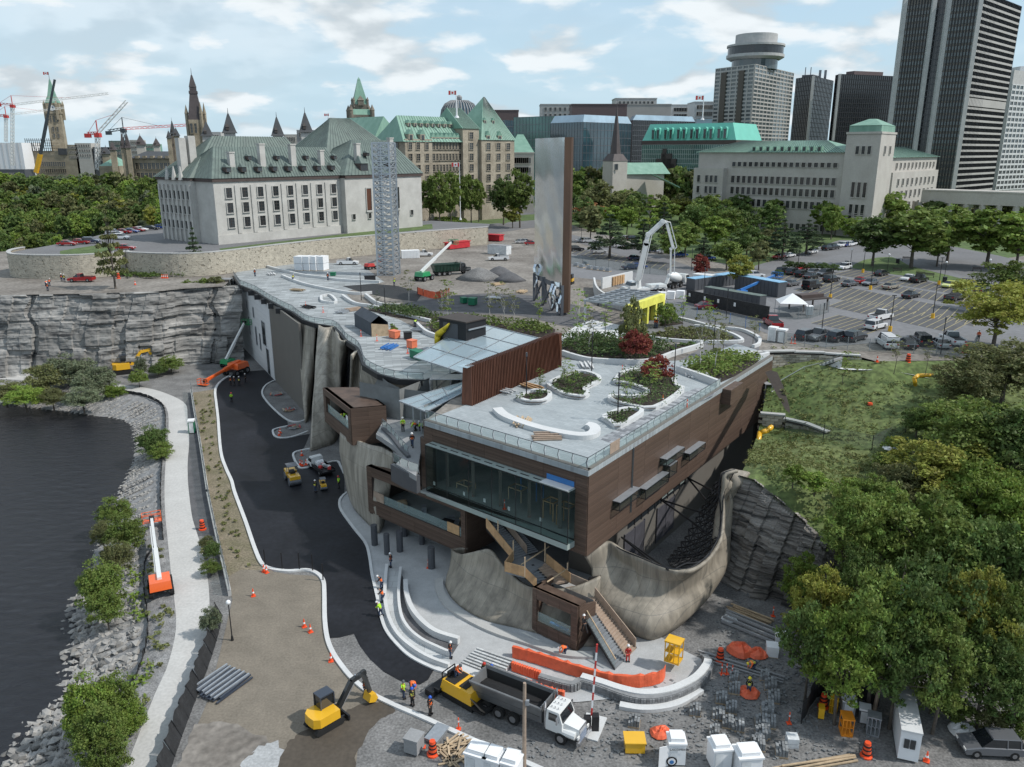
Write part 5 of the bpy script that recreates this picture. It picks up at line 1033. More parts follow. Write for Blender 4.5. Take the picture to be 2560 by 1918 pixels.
def odorm(u,z,v=.0,s=1):
 q=MB();p=Oq(u,v,z);w2=.95*s;h2=1.7*s;q.loft([[p-ou*w2,p-ou*w2+ov*2.5,p-ou*w2+ov*2.5+U(h2),p-ou*w2+U(h2)],[p+ou*w2,p+ou*w2+ov*2.5,p+ou*w2+ov*2.5+U(h2),p+ou*w2+U(h2)]]);t=p+U(h2*1.9);q.mi(1)
 q.add([p-ou*w2*1.2+U(h2),p+ou*w2*1.2+U(h2),t,t+ov*2.5,p-ou*w2*1.2+ov*2.5+U(h2),p+ou*w2*1.2+ov*2.5+U(h2)],[(0,1,2),(0,2,3,4),(1,5,3,2)]);q.mi(2);q.quad(p-ou*w2*.6-ov*.03,p+ou*w2*.6-ov*.03,p+ou*w2*.6-ov*.03+U(h2*.85),p-ou*w2*.6-ov*.03+U(h2*.85));q.bd('dormer',['cts','green_roof','wgl'],of)
for u in lin(14.5,u1,7):odorm(u,ze-1.2,-.1,1.2)
for u in lin(5,u1,8):odorm(u,ze+5,4,.75)
for u in(3,9,u2+4,u2+11):odorm(u,ze-.2,-1.2 if u<14 else-3.2,1.2)
for u in(u2+6,u2+11):odorm(u,ze+7,.8,.7)
def fcd(o,A,B,z0,z1,nc,nr,style,glass='ogl',fr_='tcn',fw=.35,fh=.6,recess=.35,out=None,each=False):
 """frame of piers and bands standing proud of glass; returns nothing. A,B ground points"""
 A=Vc((A[0],A[1],0));B=Vc((B[0],B[1],0));d=(B-A);Lf=d.length;d.normalize();n_=Vc((d.y,-d.x,0));n_=n_ if n_.y<0 else-n_
 if out is not None:n_=out
 q=MB();rz=math.atan2(d.y,d.x)
 def bx(s0,s1,za,zb,t,mb):c=A+d*((s0+s1)/2)+n_*(t/2);mb.box((c.x,c.y,(za+zb)/2),(s1-s0,t,zb-za),rz)
 g=MB();bx(0,Lf,z0,z1,.06,g);g.bd('glazing',glass,o)
 for i in range(nc+1):
  s=Lf*i/nc;q2=MB();bx(max(0,s-fw/2),min(Lf,s+fw/2),z0,z1,recess,q2)
  if style in('grid','piers'):q2.bd('pier',fr_,o)
 for k in range(nr+1):
  z=z0+(z1-z0)*k/nr;q2=MB();bx(0,Lf,max(z0,z-fh/2),min(z1,z+fh/2),recess*(.8 if style=='grid' else.55),q2)
  if style in('grid','bands'):q2.bd('floor_band',fr_,o)
 return A,B,n_
def fcn(x0,xc,x1,yref,Y0,Yc,Y1):return D(x0,yref,Y0),D(xc,yref,Yc),D(x1,yref,Y1)
a,c,b=fcn(1784,1880,1977,260,560,530,590);zt=D(1880,160,530).z;o=wt_('hotel_tower','concrete hotel tower with gridded windows and a round revolving drum on top','tower',(c.x,c.y,ZT));bk=a+(b-c)
q=MB();q.prism([a,c,b,bk],ZT,zt-.3);q.bd('core','tcn',o);zlo=D(1880,352,530).z
fcd(o,a,c,zlo,zt,7,19,'grid',fw=1,fh=1);fcd(o,c,b,zlo,zt,11,19,'grid',fw=.8,fh=.9)
dAC=(c-a);LAC=dAC.length;dAC.normalize()
for s in(.17,.62):
 q=MB();p=a+dAC*LAC*(s+.07);q.box((p.x-.3,p.y-.35,(zlo+zt)/2-1),(LAC*.13,.9,zt-zlo-4),math.atan2(dAC.y,dAC.x));q.bd('brown_panel','tower_brown',o)
q=MB();cc=(a+b)/2;cc=D(1887,150,560);zf=lambda y:D(1887,y,560).z
q.lathe((cc.x,cc.y,0),[(px_w(54,560),zt-1),(px_w(54,560),zf(150))],32);q.bd('drum_neck','ogl',o);q=MB();R1=px_w(68,560);q.lathe((cc.x,cc.y,0),[(R1*.86,zf(152)),(R1,zf(146)),(R1,zf(139)),(R1*.985,zf(139))],40);q.lathe((cc.x,cc.y,0),[(R1*.98,zf(119)),(R1,zf(119)),(R1,zf(114)),(R1*.7,zf(113))],40);q.lathe((cc.x,cc.y,0),[(px_w(49,560),zf(116)),(px_w(49,560),zf(88)),(px_w(47,560),zf(87.5))],40);q.bd('drum','concrete',o)
q=MB();q.lathe((cc.x,cc.y,0),[(R1*.96,zf(139.5)),(R1*.96,zf(118.5))],40);q.bd('drum_glazing','dcu',o)
for lab,x0,xc,x1,yt,ys in(('black glass office block with white corner strip, right of the hotel tower',1984,2025,2076,190,(620,600,640)),('wide black glass office block with white left edge, left of the tallest tower',2080,2090,2245,185,(600,590,610))):
 a,c,b=fcn(x0,xc,x1,270,*ys);zt=D(xc,yt,ys[1]).z;zl=D(xc,352,ys[1]).z;o=wt_('black_glass_block',lab,'building',(c.x,c.y,ZT));q=MB();q.prism([p for p in(a,c,b,a+(b-c))],ZT,zt-.2);q.bd('core','std',o)
 fcd(o,a,c,zl,zt,10 if x0<2000 else 2,14,'grid','dcu','std',.3,.5,.3);fcd(o,c,b,zl,zt,14 if x0<2000 else 30,14,'grid','dcu','std',.3,.5,.3)
 q=MB();q.bar(c+Vc((0,-.6,zl-c.z)),c+Vc((0,-.6,zt-c.z)),1.6);q.bd('corner_strip','concrete',o)
 q=MB();m_=(a+b)/2;q.box((m_.x,m_.y+8,zt+1.5),((b-a).length*.5,8,3.6),math.atan2((b-c).y,(b-c).x));q.bd('plant_room','mcl' if x0>2000 else 'slp',o)
 if x0<2000:
  for dx in(-6,-2,5,9):q=MB();q.bar((m_.x+dx,m_.y+5,zt),(m_.x+dx,m_.y+5,zt+(9 if dx<0 else 7)),.5 if dx<0 else 1.4);q.bd('roof_mast','stg',o)
a,c,b=fcn(2236,2416,2516,240,420,400,440);zt=D(2416,-22,400).z;zl=ZT+4;o=wt_('tall_office_tower','tallest dark office tower with a recessed slot, banded bronze panels and concrete corners','tower',(c.x,c.y,ZT));q=MB();bk=a+(b-c);q.prism([a,c,b,bk],ZT,zt);q.bd('core','dcu',o)
d=(c-a);Ld=d.length;d.normalize();n_=Vc((d.y,-d.x,0));mA,mB=a+d*Ld*.4,a+d*Ld*.6
fcd(o,a+n_*2,mA+n_*2,zl,zt,10,34,'piers','bronze_panel','std',.55,.6,.45);fcd(o,mB+n_*2,c+n_*2,zl,zt,10,34,'piers','bronze_panel','std',.55,.6,.45)
q=MB()
for p0,p1 in((a,mA),(mB,c)):q.prism([p0,p1,p1+n_*1.95,p0+n_*1.95],ZT,zt)
q.bd('projecting_bays','std',o)
fcd(o,mA,mB,zl,zt,5,34,'grid','dcu','slp',.3,.6,.2)
rz=math.atan2(d.y,d.x)
for k in range(33):
 z=zl+(zt-zl)*(k+.5)/34
 for p0,p1 in((a,mA),(mB,c)):
  q=MB();m_=(p0+p1)/2+n_*2.07;q.box((m_.x,m_.y,z),((p1-p0).length-.6,.2,1.55),rz);q.bd('window_band','ogl',o)
for p in(a+n_*2,mA+n_*2,mB+n_*2,c+n_*1.2):q=MB();q.bar(Vc((p.x,p.y-.3,ZT)),Vc((p.x,p.y-.3,zt)),1.9 if p is not mA else 1.4);q.bd('corner_pier','concrete',o)
fcd(o,c+n_*1.2+(b-c).normalized()*1.2,b,zl,zt,30,34,'piers','dcu','std',.3,.5,.5)
d2=(b-c).normalized();n2=Vc((d2.y,-d2.x,0));rz2=math.atan2(d2.y,d2.x)
for k in range(1,34):
 z=zl+(zt-zl)*k/34;m_=(c+b)/2+n2*.25;q=MB();q.box((m_.x,m_.y,z),((b-c).length-1.5,.7,1 if k!=17 else 3.5),rz2);q.bd('floor_band','tcn',o)
a,c,b=fcn(2506,2516,2640,300,520,500,540);zt=D(2540,175,500).z;o=wt_('white_grid_tower','white concrete tower with gridded windows at the right edge behind the tallest tower','tower',(c.x,c.y,ZT));q=MB();q.prism([p for p in(a,c,b,a+(b-c))],ZT,zt);q.bd('core','concrete',o);fcd(o,c,b,ZT+6,D(2540,210,500).z,14,20,'grid',fr_='cpa',fw=.9,fh=1.1);q=MB();m_=(c+b)/2;q.box((m_.x,m_.y+6,zt+2),(24,10,4));q.bd('plant_room','cpa',o)
mA,mC,mR=P(1738,508,ZT),D(2107,450,300),D(2335,450,352)
mo=wt_('memorial_offices','pale stone office building with long green roof and square pyramid roofed tower','building',(mC.x,mC.y,ZT))
m0,m1,m2,m3=D(1744,450,335),D(2107,450,292),D(2225,450,300),D(2335,450,345)
def wl_(a,b,za,zb,th,q):
 d=(b-a);d.z=0;n_=Vc((d.y,-d.x,0)).normalized();n_=n_ if n_.y<0 else-n_;q.prism([a,b,b-n_*th,a-n_*th],za,zb);return n_
z_e=D(1900,381,318).z;z_t=D(2165,336,292).z;z_r=D(2270,393,320).z
q=MB();nW=wl_(m0,m1,ZT,z_e,22,q);q.bd('wall','pst',mo);q=MB();wl_(m2,m3,ZT,z_r,22,q);q.bd('wall','pst',mo)
tA,tB=m1+nW*3,m2+nW*1;q=MB();dT=(tB-tA);dT.z=0;LT=dT.length;dT.normalize();nT=Vc((dT.y,-dT.x,0));q2=[tA,tB,tB-nT*LT*.95,tA-nT*LT*.95]
TL_=D(2105,450,290);TC=D(2190,450,280);TR=D(2226,450,296);q2=[TL_,TC,TR,TL_+(TR-TC)];q.prism(q2,ZT,z_t);q.bd('tower_wall','pst',mo)
cen=(q2[0]+q2[2])/2;ex=lambda p,k:cen+(p-cen)*k
q=MB();q.prism([ex(p,1.04) for p in q2],z_t,z_t+.7);q.bd('tower_cornice','pst',mo);q=MB();q.prism([ex(p,.93) for p in q2],z_t+.7,z_t+2.8);zp=D(2170,297,290).z;q.loft([[Vc((*ex(p,.95).xy,z_t+2.8))for p in q2],[Vc((*ex(p,.18).xy,zp))for p in q2]]);q.bd('tower_roof','green_roof',mo)
def mrow(A,B,n,rows,wdt,s0=2,knd='stone',off=0):L_=((B-A).xy).length;wns(mo,A+off,B+off,lin(s0,L_-s0,n),rows,wdt,knd)
L01=(m1-m0).xy.length;zrows=[(z_e-5.2,z_e-3.6),(z_e-11.4,z_e-8.8),(z_e-15.6,z_e-13),(z_e-20,z_e-17.4),(ZT+.8,ZT+3)]
wns(mo,m0,m1,lin(15,L01-2,18),zrows,1.5,'stone');wdx=(m1-m0).normalized();q=MB();p0=m0+wdx*0+nW*3;p1=m0+wdx*13.5+nW*3;wl_(p0,p1,ZT,z_e-6,8,q);q.bd('wing_block','pst',mo);wns(mo,p0,p1,[2.5,6.2,8.3,10.4],zrows[1:],1.3,'stone')
wns(mo,m2,m3,lin(3,(m3-m2).xy.length-2,11),[(z_r-4,z_r-2),(z_r-10,z_r-7.6),(z_r-14.4,z_r-12),(z_r-18.8,z_r-16.4)],1.3,'stone')
q=MB();p0=m2+(m3-m2).normalized()*-1-Vc((0,2.5,0));p1=m3-Vc((0,2.5,0));wl_(p0,p1,ZT,z_r-5.2,3,q);q.bd('wing_block','pst',mo);wns(mo,p0,p1,lin(4,(p1-p0).xy.length-4,9),[(z_r-10,z_r-7.6),(z_r-14.4,z_r-12),(z_r-18.8,z_r-16.4),(ZT+1,ZT+3.4)],1.5,'stone')
LTT=(TC-TL_).xy.length;wns(mo,TL_,TC,lin(LTT*.28,LTT*.8,3),[(z_t-6.6,z_t-4),(z_t-21,z_t-16),(z_t-27,z_t-23.5),(z_t-33,z_t-29.5),(ZT+5,ZT+8)],LTT*.1,'stone');wns(mo,TC,TR,lin(3,(TR-TC).xy.length-3,2),[(z_t-6.6,z_t-4)],1.5,'stone')
q=MB();wl_(TL_+nW*.4+dT*2,TC+nW*.4-dT*2,ZT,ZT+7,1,q);q.mi(1);wl_(TL_+nW*.5+dT*4,TC+nW*.5-dT*4,ZT,ZT+6,1,q);q.bd('entrance',['pst','black'],mo)
def mroof(A,B,z0,z1,dep,ins,seam=40):
 d=(B-A);d.z=0;d.normalize();n_=Vc((d.y,-d.x,0));n_=n_ if n_.y<0 else-n_;b_=[A-d+n_,B+d+n_,B+d-n_*dep,A-d-n_*dep];r0=A+d*ins-n_*dep/2;r1=B-d*ins-n_*dep/2;r0.z=r1.z=z1;q=MB();hip(q,b_,z0,(r0,r1));q.bd('roof','green_roof',mo);q=MB();seams(q,Vc((*b_[0].xy,z0)),Vc((*b_[1].xy,z0)),r0,r1,seam,.15);q.bd('roof_seams','roof_seam',mo)
mroof(m0,m1,z_e,D(1950,352,320).z,22,12,60);mroof(m2,m3,z_r,D(2270,368,330).z,22,8,24)
for s in lin(L01*.38,L01*.86,10):
 q=MB();p=m0+wdx*s-nW*1;q.box((p.x,p.y,z_e+1.2),(1.5,2,1.8),math.atan2(wdx.y,wdx.x));q.mi(1);p2=p+nW*1.02;q.box((p2.x,p2.y,z_e+1.2),(.9,.1,1.3),math.atan2(wdx.y,wdx.x));q.bd('dormer',['green_roof','wgl'],mo)
a,b=D(2302,500,300),D(2640,500,270);zt=D(2302,477,300).z;zb_=D(2302,506,300).z;o=wt_('colonnade','long pale stone colonnade with a flat beam over square piers at the right edge','colonnade',(a.x,a.y,ZT));q=MB();wl_(a,b,zb_,zt,9,q);q.bd('beam','pst',o);q=MB();wl_(a+Vc((0,-.3,0)),b+Vc((0,-.3,0)),zt,zt+.5,9.6,q);q.bd('coping','pst',o)
dab=(b-a);dab.z=0;Lab=dab.length
for i in range(9):
 p=a+dab*(i/8 if i!=1 else.09);q=MB();q.box((p.x,p.y+1,(ZT+zb_)/2),(1.4,1.6,zb_-ZT));q.bd('pier','pst',o)
 p=p+Vc((1.6,6,0));q=MB();q.box((p.x,p.y+1,(ZT+zb_)/2),(1.2,1.4,zb_-ZT));q.bd('pier','pst',o)
a,c,b=fcn(1606,1840,1905,350,430,400,430);zt=D(1840,350,400).z;o=wt_('green_glass_office','green glass office with a bright turquoise mansard roof of arched windows','building',(c.x,c.y,ZT));bk=a+(b-c);q=MB();q.prism([a,c,b,bk],ZT,zt-.1);q.bd('core','ggl',o)
fcd(o,a,c,ZT,zt-2,46,14,'grid','ggl','fmt',.16,.22,.2);fcd(o,c,b,ZT,zt-2,10,14,'grid','ggl','fmt',.16,.22,.2)
q=MB();cen=(a+b)/2;ex=lambda p,k:cen+(Vc((p.x,p.y,0))-Vc((cen.x,cen.y,0)))*k;ft=[a,c,b,bk];q.prism([ex(p,1.01) for p in ft],zt-2,zt);q.bd('eave','bev',o);z2=D(1840,306,400).z;q=MB();q.loft([[Vc((*ex(p,1).xy,zt))for p in ft],[Vc((*ex(p,.88).xy,z2))for p in ft]]);q.bd('mansard','turquoise_roof',o)
dd=(c-a);dd.z=0;Lq=dd.length;dd.normalize();nn=Vc((dd.y,-dd.x,0))
for x in(1634,1646,1665,1678,1697,1711,1730,1744,1763,1778,1798,1813):
 p=V(x,340,a,c);s=(p-a).dot(dd);p=a+dd*s;q=MB();zc_=zt+.8;hh=(z2-zt)*.55
 q.box((p.x+nn.x*-.6,p.y+nn.y*-.6,zc_+hh/2),(2,2.6,hh),math.atan2(dd.y,dd.x));q.cyl(Vc((p.x,p.y,zc_+hh))+nn*.7,Vc((p.x,p.y,zc_+hh))-nn*3,1,1,14);q.mi(1);q.box((p.x+nn.x*.8,p.y+nn.y*.8,zc_+hh/2),(1.2,.1,hh*.95),math.atan2(dd.y,dd.x));q.bd('arched_dormer',['turquoise_roof','wgl'],o)
q=MB()
for x0,x1,y0 in((1640,1690,397),(1652,1678,384),(1655,1664,372),(1678,1688,436),(1640,1686,410)):
 pA,pB=V(x0,400,a+nn*1,c+nn*1),V(x1,400,a+nn*1,c+nn*1);zz_=V((x0+x1)/2,y0,a+nn,c+nn).z;wl_(pA,pB,ZT,zz_,1.5,q)
q.bd('stepped_core','soffit',o)
def gbk(lbl,x0,xc,x1,yt,Y0,Yc,Y1_,gl,nc0,nc1,nr,fr_='stg',top=None,m2='bgl'):
 a,c,b=fcn(x0,xc,x1,350,Y0,Yc,Y1_);zt=D(xc,yt,Yc).z;o=wt_('glass_office',lbl,'building',(c.x,c.y,ZT));q=MB();q.prism([p for p in(a,c,b,a+(b-c))],ZT,zt);q.bd('core',gl,o)
 fcd(o,a,c,ZT,zt,nc0,nr,'grid',gl,fr_,.18,.25,.2);fcd(o,c,b,ZT,zt,nc1,nr,'grid',m2,fr_,.18,.25,.2)
 if top:q=MB();cen=(a+b)/2;z2=zt+top;q.loft([[Vc((*p.xy,zt))for p in(a,c,b,a+(b-c))],[Vc((*(cen+(p-cen)*.9).xy,z2))for p in(a,c,b,a+(b-c))]]);q.bd('sloped_glazing','pale_glass',o)
 return o
gbk('dark green glass office reflecting old stone, left part of the glass complex',1284,1380,1395,290,520,500,510,'ggl',12,3,11,m2='ggl')
gbk('blue glass office with pale sloped top band, right behind the mirror slab',1376,1457,1577,305,470,450,480,'bgl',12,14,11,top=3.8)
gbk('dark glass atrium block with many thin white mullions between blue office and church',1570,1580,1735,300,520,500,530,'dcu',2,34,16,top=3,m2='dcu')
gbk('dark blue glass office between the stone offices and the mirror slab',1250,1262,1290,300,560,540,550,'bgl',3,6,12)
for lab,x0,x1,yt,Y,m in(('maroon flat roofed block behind the green stone roofs',1232,1296,277,600,'mcl'),('dark red rooftop block above the blue glass office',1427,1562,262,560,'mcl'),('white tiered rooftop block on the skyline left of the church spire',1350,1470,262,640,'concrete'),('cream tall rooftop block right of the church spire',1562,1670,262,620,'tcn'),('white stepped block with rooftop plant on the skyline',1533,1634,247,680,'concrete'),('white office block left of the flag on the skyline',1670,1740,263,640,'cpa'),('white gridded office slab beside the hotel tower',1727,1784,256,600,'cpa'),('pale low block with green roof left of the mirror slab',1268,1335,384,400,'pst'),('grey flat roofed block at the foot of the glass complex',1180,1290,300,640,'mcl'),('teal glazed strip roof right of the blue office',1735,1790,300,560,'pale_glass')):
 o=pxb('city_block',lab,x0,x1,420,yt,Y,24,m);a,b,t,Y,dp=oin[o.name]
 if m in('cpa','concrete','pst'):wns(o,(a.x,Y),(b.x,Y),lin(2,b.x-a.x-2,9),[(t-4.5-k*4.5,t-2-k*4.5)for k in range(4)],1.8,'stone')
 q=MB();q.b2(a.x-.3,b.x+.3,Y-.3,Y+dp,t,t+.6);q.bd('parapet',m,o)
 if 'green roof' in lab:q=MB();hip(q,[(a.x,Y),(b.x,Y),(b.x,Y+24),(a.x,Y+24)],t+.6,(Vc((a.x+5,Y+12,t+9)),Vc((b.x-5,Y+12,t+9))));q.bd('roof','green_roof',o)
c=D(1149,293,700);rr=px_w(47,700);o=wt_('domed_hall','grey glazed barrel dome on the skyline behind the green roofs','building',(c.x,c.y,ZT));q=MB();h_=D(1149,250,700).z-c.z;q.lathe((c.x,c.y,c.z-12),[(rr,-40),(rr,12),(rr*.93,12+h_*.42),(rr*.75,12+h_*.75),(rr*.45,12+h_*.94),(.5,12+h_)],36);q.bd('dome','bgl',o)
q=MB()
for i in range(36):
 an=i*math.pi/18;pr=[(rr*1.005,12),(rr*.94,12+h_*.42),(rr*.76,12+h_*.76),(rr*.46,12+h_*.95)]
 for(r0,z0),(r1,z1)in zip(pr[:-1],pr[1:]):q.bar((c.x+r0*math.cos(an),c.y+r0*math.sin(an),c.z-12+z0),(c.x+r1*math.cos(an),c.y+r1*math.sin(an),c.z-12+z1),.8)
tag(q.bd('dome_ribs','cgr',o),knd='stuff');q=MB();q.ball((c.x,c.y,c.z+h_+1.5),2.4,10);q.bd('radome','cgr',o)
Yc_=388;c=D(1537,430,Yc_);zz=lambda y:D(1537,y,Yc_).z;w_=px_w(44,Yc_);o=wt_('stone_church','stone church with a tall thin dark spire and green roof among the trees','church',(c.x,c.y,ZT));q=MB();sq(q,c,w_,ZT,zz(403),rz=.5);q.bd('tower','pst',o);q=MB();sq(q,c,w_*1.05,zz(403),zz(385),w_*.6,rz=.5);sq(q,c,w_*.62,zz(385),zz(262),.15,rz=.5,n=8);q.cyl((c.x,c.y,zz(262)),(c.x,c.y,zz(250)),.12,.05,5);q.bd('spire','prf',o)
q=MB();n0,n1=D(1562,450,Yc_),D(1660,450,397);wl_(n0,n1,ZT,D(1600,437,Yc_).z,14,q);q.bd('nave_wall','pst',o);q=MB();zn=D(1600,436,Yc_).z;zr2=D(1600,407,Yc_+7).z;dd=(n1-n0);dd.z=0;dd.normalize();hip(q,[n0-dd+Vc((0,-1,0)),n1+dd+Vc((2,-1,0)),n1+Vc((3,15,0)),n0+Vc((2,15,0))],zn,(Vc((n0.x,n0.y+7,zr2)),Vc((n1.x,n1.y+7,zr2))));q.bd('nave_roof','green_roof',o)
q=MB();aa,bb=D(1640,440,380),D(1700,470,380);q.loft([[aa+U(0),bb,bb+Vc((0,12,0)),aa+Vc((0,12,0))],[aa+U(.4),bb+U(.4),bb+Vc((0,12,.4)),aa+Vc((0,12,.4))]]);q.bd('side_roof','green_roof',o)
wns(o,Vc((c.x,c.y,0))+Vc((-w_*.3,-w_*.62,0)),Vc((c.x,c.y,0))+Vc((w_*.3,-w_*.62,0)),[w_*.3],[(zz(424),zz(410))],1.4,'stone')
def flagpole(x,yb,yt,zb_,lbl,s=2,Y=None,dx=-1,r=.14):
 p=P(x,yb,zb_)if Y is None else D(x,yb,Y);zt=D(x,yt,p.y).z;o=wt_('flagpole',lbl,'flagpole',(p.x,p.y,p.z));q=MB();q.cyl(p,(p.x,p.y,zt),r*1.5,r*.6,8);q.cyl(p,p+U(.8),r*4,r*3,8);q.bd('pole','snw',o);flag(o,(p.x,p.y,zt-.3),s,dirx=dx);return o
flagpole(1151,550,405,ZC-2,'tall white flagpole with a red and white flag on the lawn by the court',1.5)
flagpole(1142,295,225,0,'white flagpole with red and white flag on the green roofs',1.6,345,r=.25);flagpole(823,300,282,0,'small red and white flag on the steep central court roof',.8,290);flagpole(1756,300,238,0,'flag on a thin pole beside the hotel tower',2.4,500,r=.3)
def paint(name,c,rough=.25):return mat(name,c,rough,var=.04,coat=.6,spec=.5)
for n_,c in dict(car_white=(.72,.73,.74),car_black=(.012,.012,.014),car_grey=(.12,.125,.135),car_silver=(.42,.43,.44),car_red=(.3,.012,.015),car_blue=(.015,.05,.22),car_navy=(.02,.035,.075),car_gold=(.3,.27,.22),car_yellow=(.62,.66,.18),car_maroon=(.16,.015,.03),mye=(.75,.42,.02),mor=(.8,.13,.02),mgr=(.02,.28,.1),mwh=(.7,.71,.7),mbl=(.015,.017,.018),dark_green=(.012,.05,.035),mbu=(.03,.16,.45),deep_blue_grey=(.03,.04,.06)).items():paint(n_,c,.25 if n_.startswith('car')else.42)
mat('tyre',(.012,.012,.012),.9);mat('rim',(.35,.35,.36),.35,metal=.7);mat('cgs',(.012,.015,.018),.06,var=.1,spec=.9)
mat('lamp_lens',(.7,.7,.68),.15);mat('tail_lens',(.35,.01,.01),.2);mat('chrome',(.6,.6,.62),.15,metal=.9)
mat('cone_orange',(.8,.09,.025),.5);mat('hor',(.9,.16,.03),.7);mat('hli',(.45,.8,.04),.7);mat('hye',(.75,.72,.1),.7);mat('skin',(.42,.24,.16),.6);mat('denim',(.04,.06,.11),.9);mat('wbk',(.02,.02,.022),.9)
mat('hwh',(.75,.75,.75),.3);mat('hbl',(.02,.1,.5),.3);mat('hrd',(.5,.03,.02),.3);mat('hgr',(.08,.09,.1),.3);mat('hyl',(.75,.6,.03),.3)
mat('box_silver',(.22,.225,.23),.45,metal=.5,var=.15);mat('bxi',(.018,.017,.016),.85);mat('asphalt_load',(.01,.01,.011),.9,bump=.8,scl=3)
mat('sks',(.22,.23,.235),.9,var=.25,scl=1.5,rand=.25,fine=.2);mat('white_slab',(.62,.64,.65),.7);mat('brick_grey',(.2,.205,.21),.9,rand=.25,scl=2)
def wheel_mesh(r,wd):
 k=('w',r,wd)
 if k not in UNIT:
  q=MB();q.cyl((0,-wd/2,0),(0,wd/2,0),r,r,14);q.mi(1);q.cyl((0,-wd/2-.02,0),(0,wd/2+.02,0),r*.58,r*.5,10);UNIT[k]=q.mesh('wheel',['tyre','rim'])
 return UNIT[k]
def awh(o,xs,y,r,wd=.25):
 for x in xs:
  for s in(-1,1):
   w_=bon('wheel',wheel_mesh(r,wd));clk(w_);w_.parent=o;w_.location=(x,s*y,r)
def lp_(q,name,m,o,lbl=None):return q.bd(name,m,o,lbl)
def frus(q,x0,x1,y,z0,X0,X1,Y,z1,dy0=0):q.loft([[(x0,-y,z0),(x1,-y,z0),(x1,y,z0),(x0,y,z0)],[(X0,-Y,z1),(X1,-Y,z1),(X1,Y,z1),(X0,Y,z1)]]);return q
CARM='car_white'
def make_car(knd):
 o=thing({'sedan':'parked_car','suv':'parked_suv','pickup':'pickup_truck','van':'parked_van','jeep':'parked_jeep'}[knd],'x',{'sedan':'car','suv':'car','pickup':'pickup truck','van':'van','jeep':'car'}[knd])
 L_,W_,Hh,bl,r=dict(sedan=(4.7,1.82,1.45,.92,.33),suv=(4.7,1.9,1.7,1.05,.37),pickup=(5.8,2,1.9,1.12,.42),van=(5.3,2,2.1,1.15,.36),jeep=(4.7,1.9,1.85,1.1,.42))[knd]
 h=L_/2;w2=W_/2;q=MB();q.smooth=False
 q.loft([[(x,-w2*k,z)for x,z in((-h*.98,.35),(h*.97,.32),(h,.55),(h*.97,bl*.8),(h*.55,bl*.95),(h*.4,bl),(-h*.85,bl),(-h*.98,bl*.92),(-h,.6))]if abs(k)<.95 else[(x*.985,-w2*k,z+(.03 if z<.5 else-.05))for x,z in((-h*.98,.35),(h*.97,.32),(h,.55),(h*.97,bl*.8),(h*.55,bl*.95),(h*.4,bl),(-h*.85,bl),(-h*.98,bl*.92),(-h,.6))]for k in(-1,-.9,.9,1)])
 if knd=='pickup':
  q.mi(1);q.b2(-h*.93,-h*.12,-w2*.82,w2*.82,bl-.35,bl+.01);q.mi(0)
  for y in(-1,1):q.b2(-h*.97,-h*.1,y*w2*.98-(.06 if y>0 else-.06)-.06,y*w2*.98-(.06 if y>0 else-.06)+.06,bl,bl+.12)
  cab=(-h*.12,h*.5,-h*.06,h*.26)
 elif knd in('van','jeep'):cab=(-h*.97,h*.62 if knd=='van' else h*.36,-h*.94,h*.36 if knd=='van' else h*.26)
 elif knd=='suv':cab=(-h*.95,h*.48,-h*.82,h*.14)
 else:cab=(-h*.82,h*.46,-h*.48,h*.12)
 frus(q,cab[2]+.03,cab[3]-.02,w2*.74,Hh-.07,cab[2]+.1,cab[3]-.1,w2*.7,Hh)
 if knd=='van':q.b2(-h*.95,.1,-w2*.93,w2*.93,bl,Hh-.15)
 for xx in((cab[0]+cab[2])/2+.25,(cab[2]+cab[3])/2):
  for y in(-1,1):q.bar((xx,y*w2*.93,bl),(xx,y*w2*.76,Hh-.06),.08)
 lp_(q,'body',[CARM,'black'],o)
 q=MB();frus(q,cab[0]+.04,cab[1],w2*.92,bl-.02,cab[2],cab[3],w2*.76,Hh-.06);lp_(q,'windows','cgs',o)
 for y in(-1,1):
  q=MB();q.b2(h*.93,h*1,y*w2*.72-.2,y*w2*.72+.2,bl*.62,bl*.78);lp_(q,'headlight','lamp_lens',o)
  q=MB();q.b2(-h*1.005,-h*.95,y*w2*.78-.15,y*w2*.78+.15,bl*.68,bl*.88);lp_(q,'tail_light','tail_lens',o)
 awh(o,(h*.62,-h*.6),w2-.12,r);return o
place_car=protos(make_car)
NCOL=dict(white='car_white',black='car_black',grey='car_grey',silver='car_silver',red='car_red',blue='car_blue',navy='car_navy',gold='car_gold',yellow='car_yellow',maroon='car_maroon')
def headang(px0,px1,z):
 a,b=P(*px0,z),P(*px1,z);return math.atan2(b.y-a.y,b.x-a.x)
def car(knd,c,px,ang,lbl,grp=None,z=ZT+.03,s=1):
 p=P(px[0],px[1],z);return place_car(knd,loc=p,rz=ang,lbl=lbl,grp=grp,swap={'car_white':NCOL[c]},scl=s)
aS=headang(t24(275,530),t24(460,487),ZT);aP=aS
LOT='cars parked in the upper car park'
T=lambda x,y:t24(x,y)
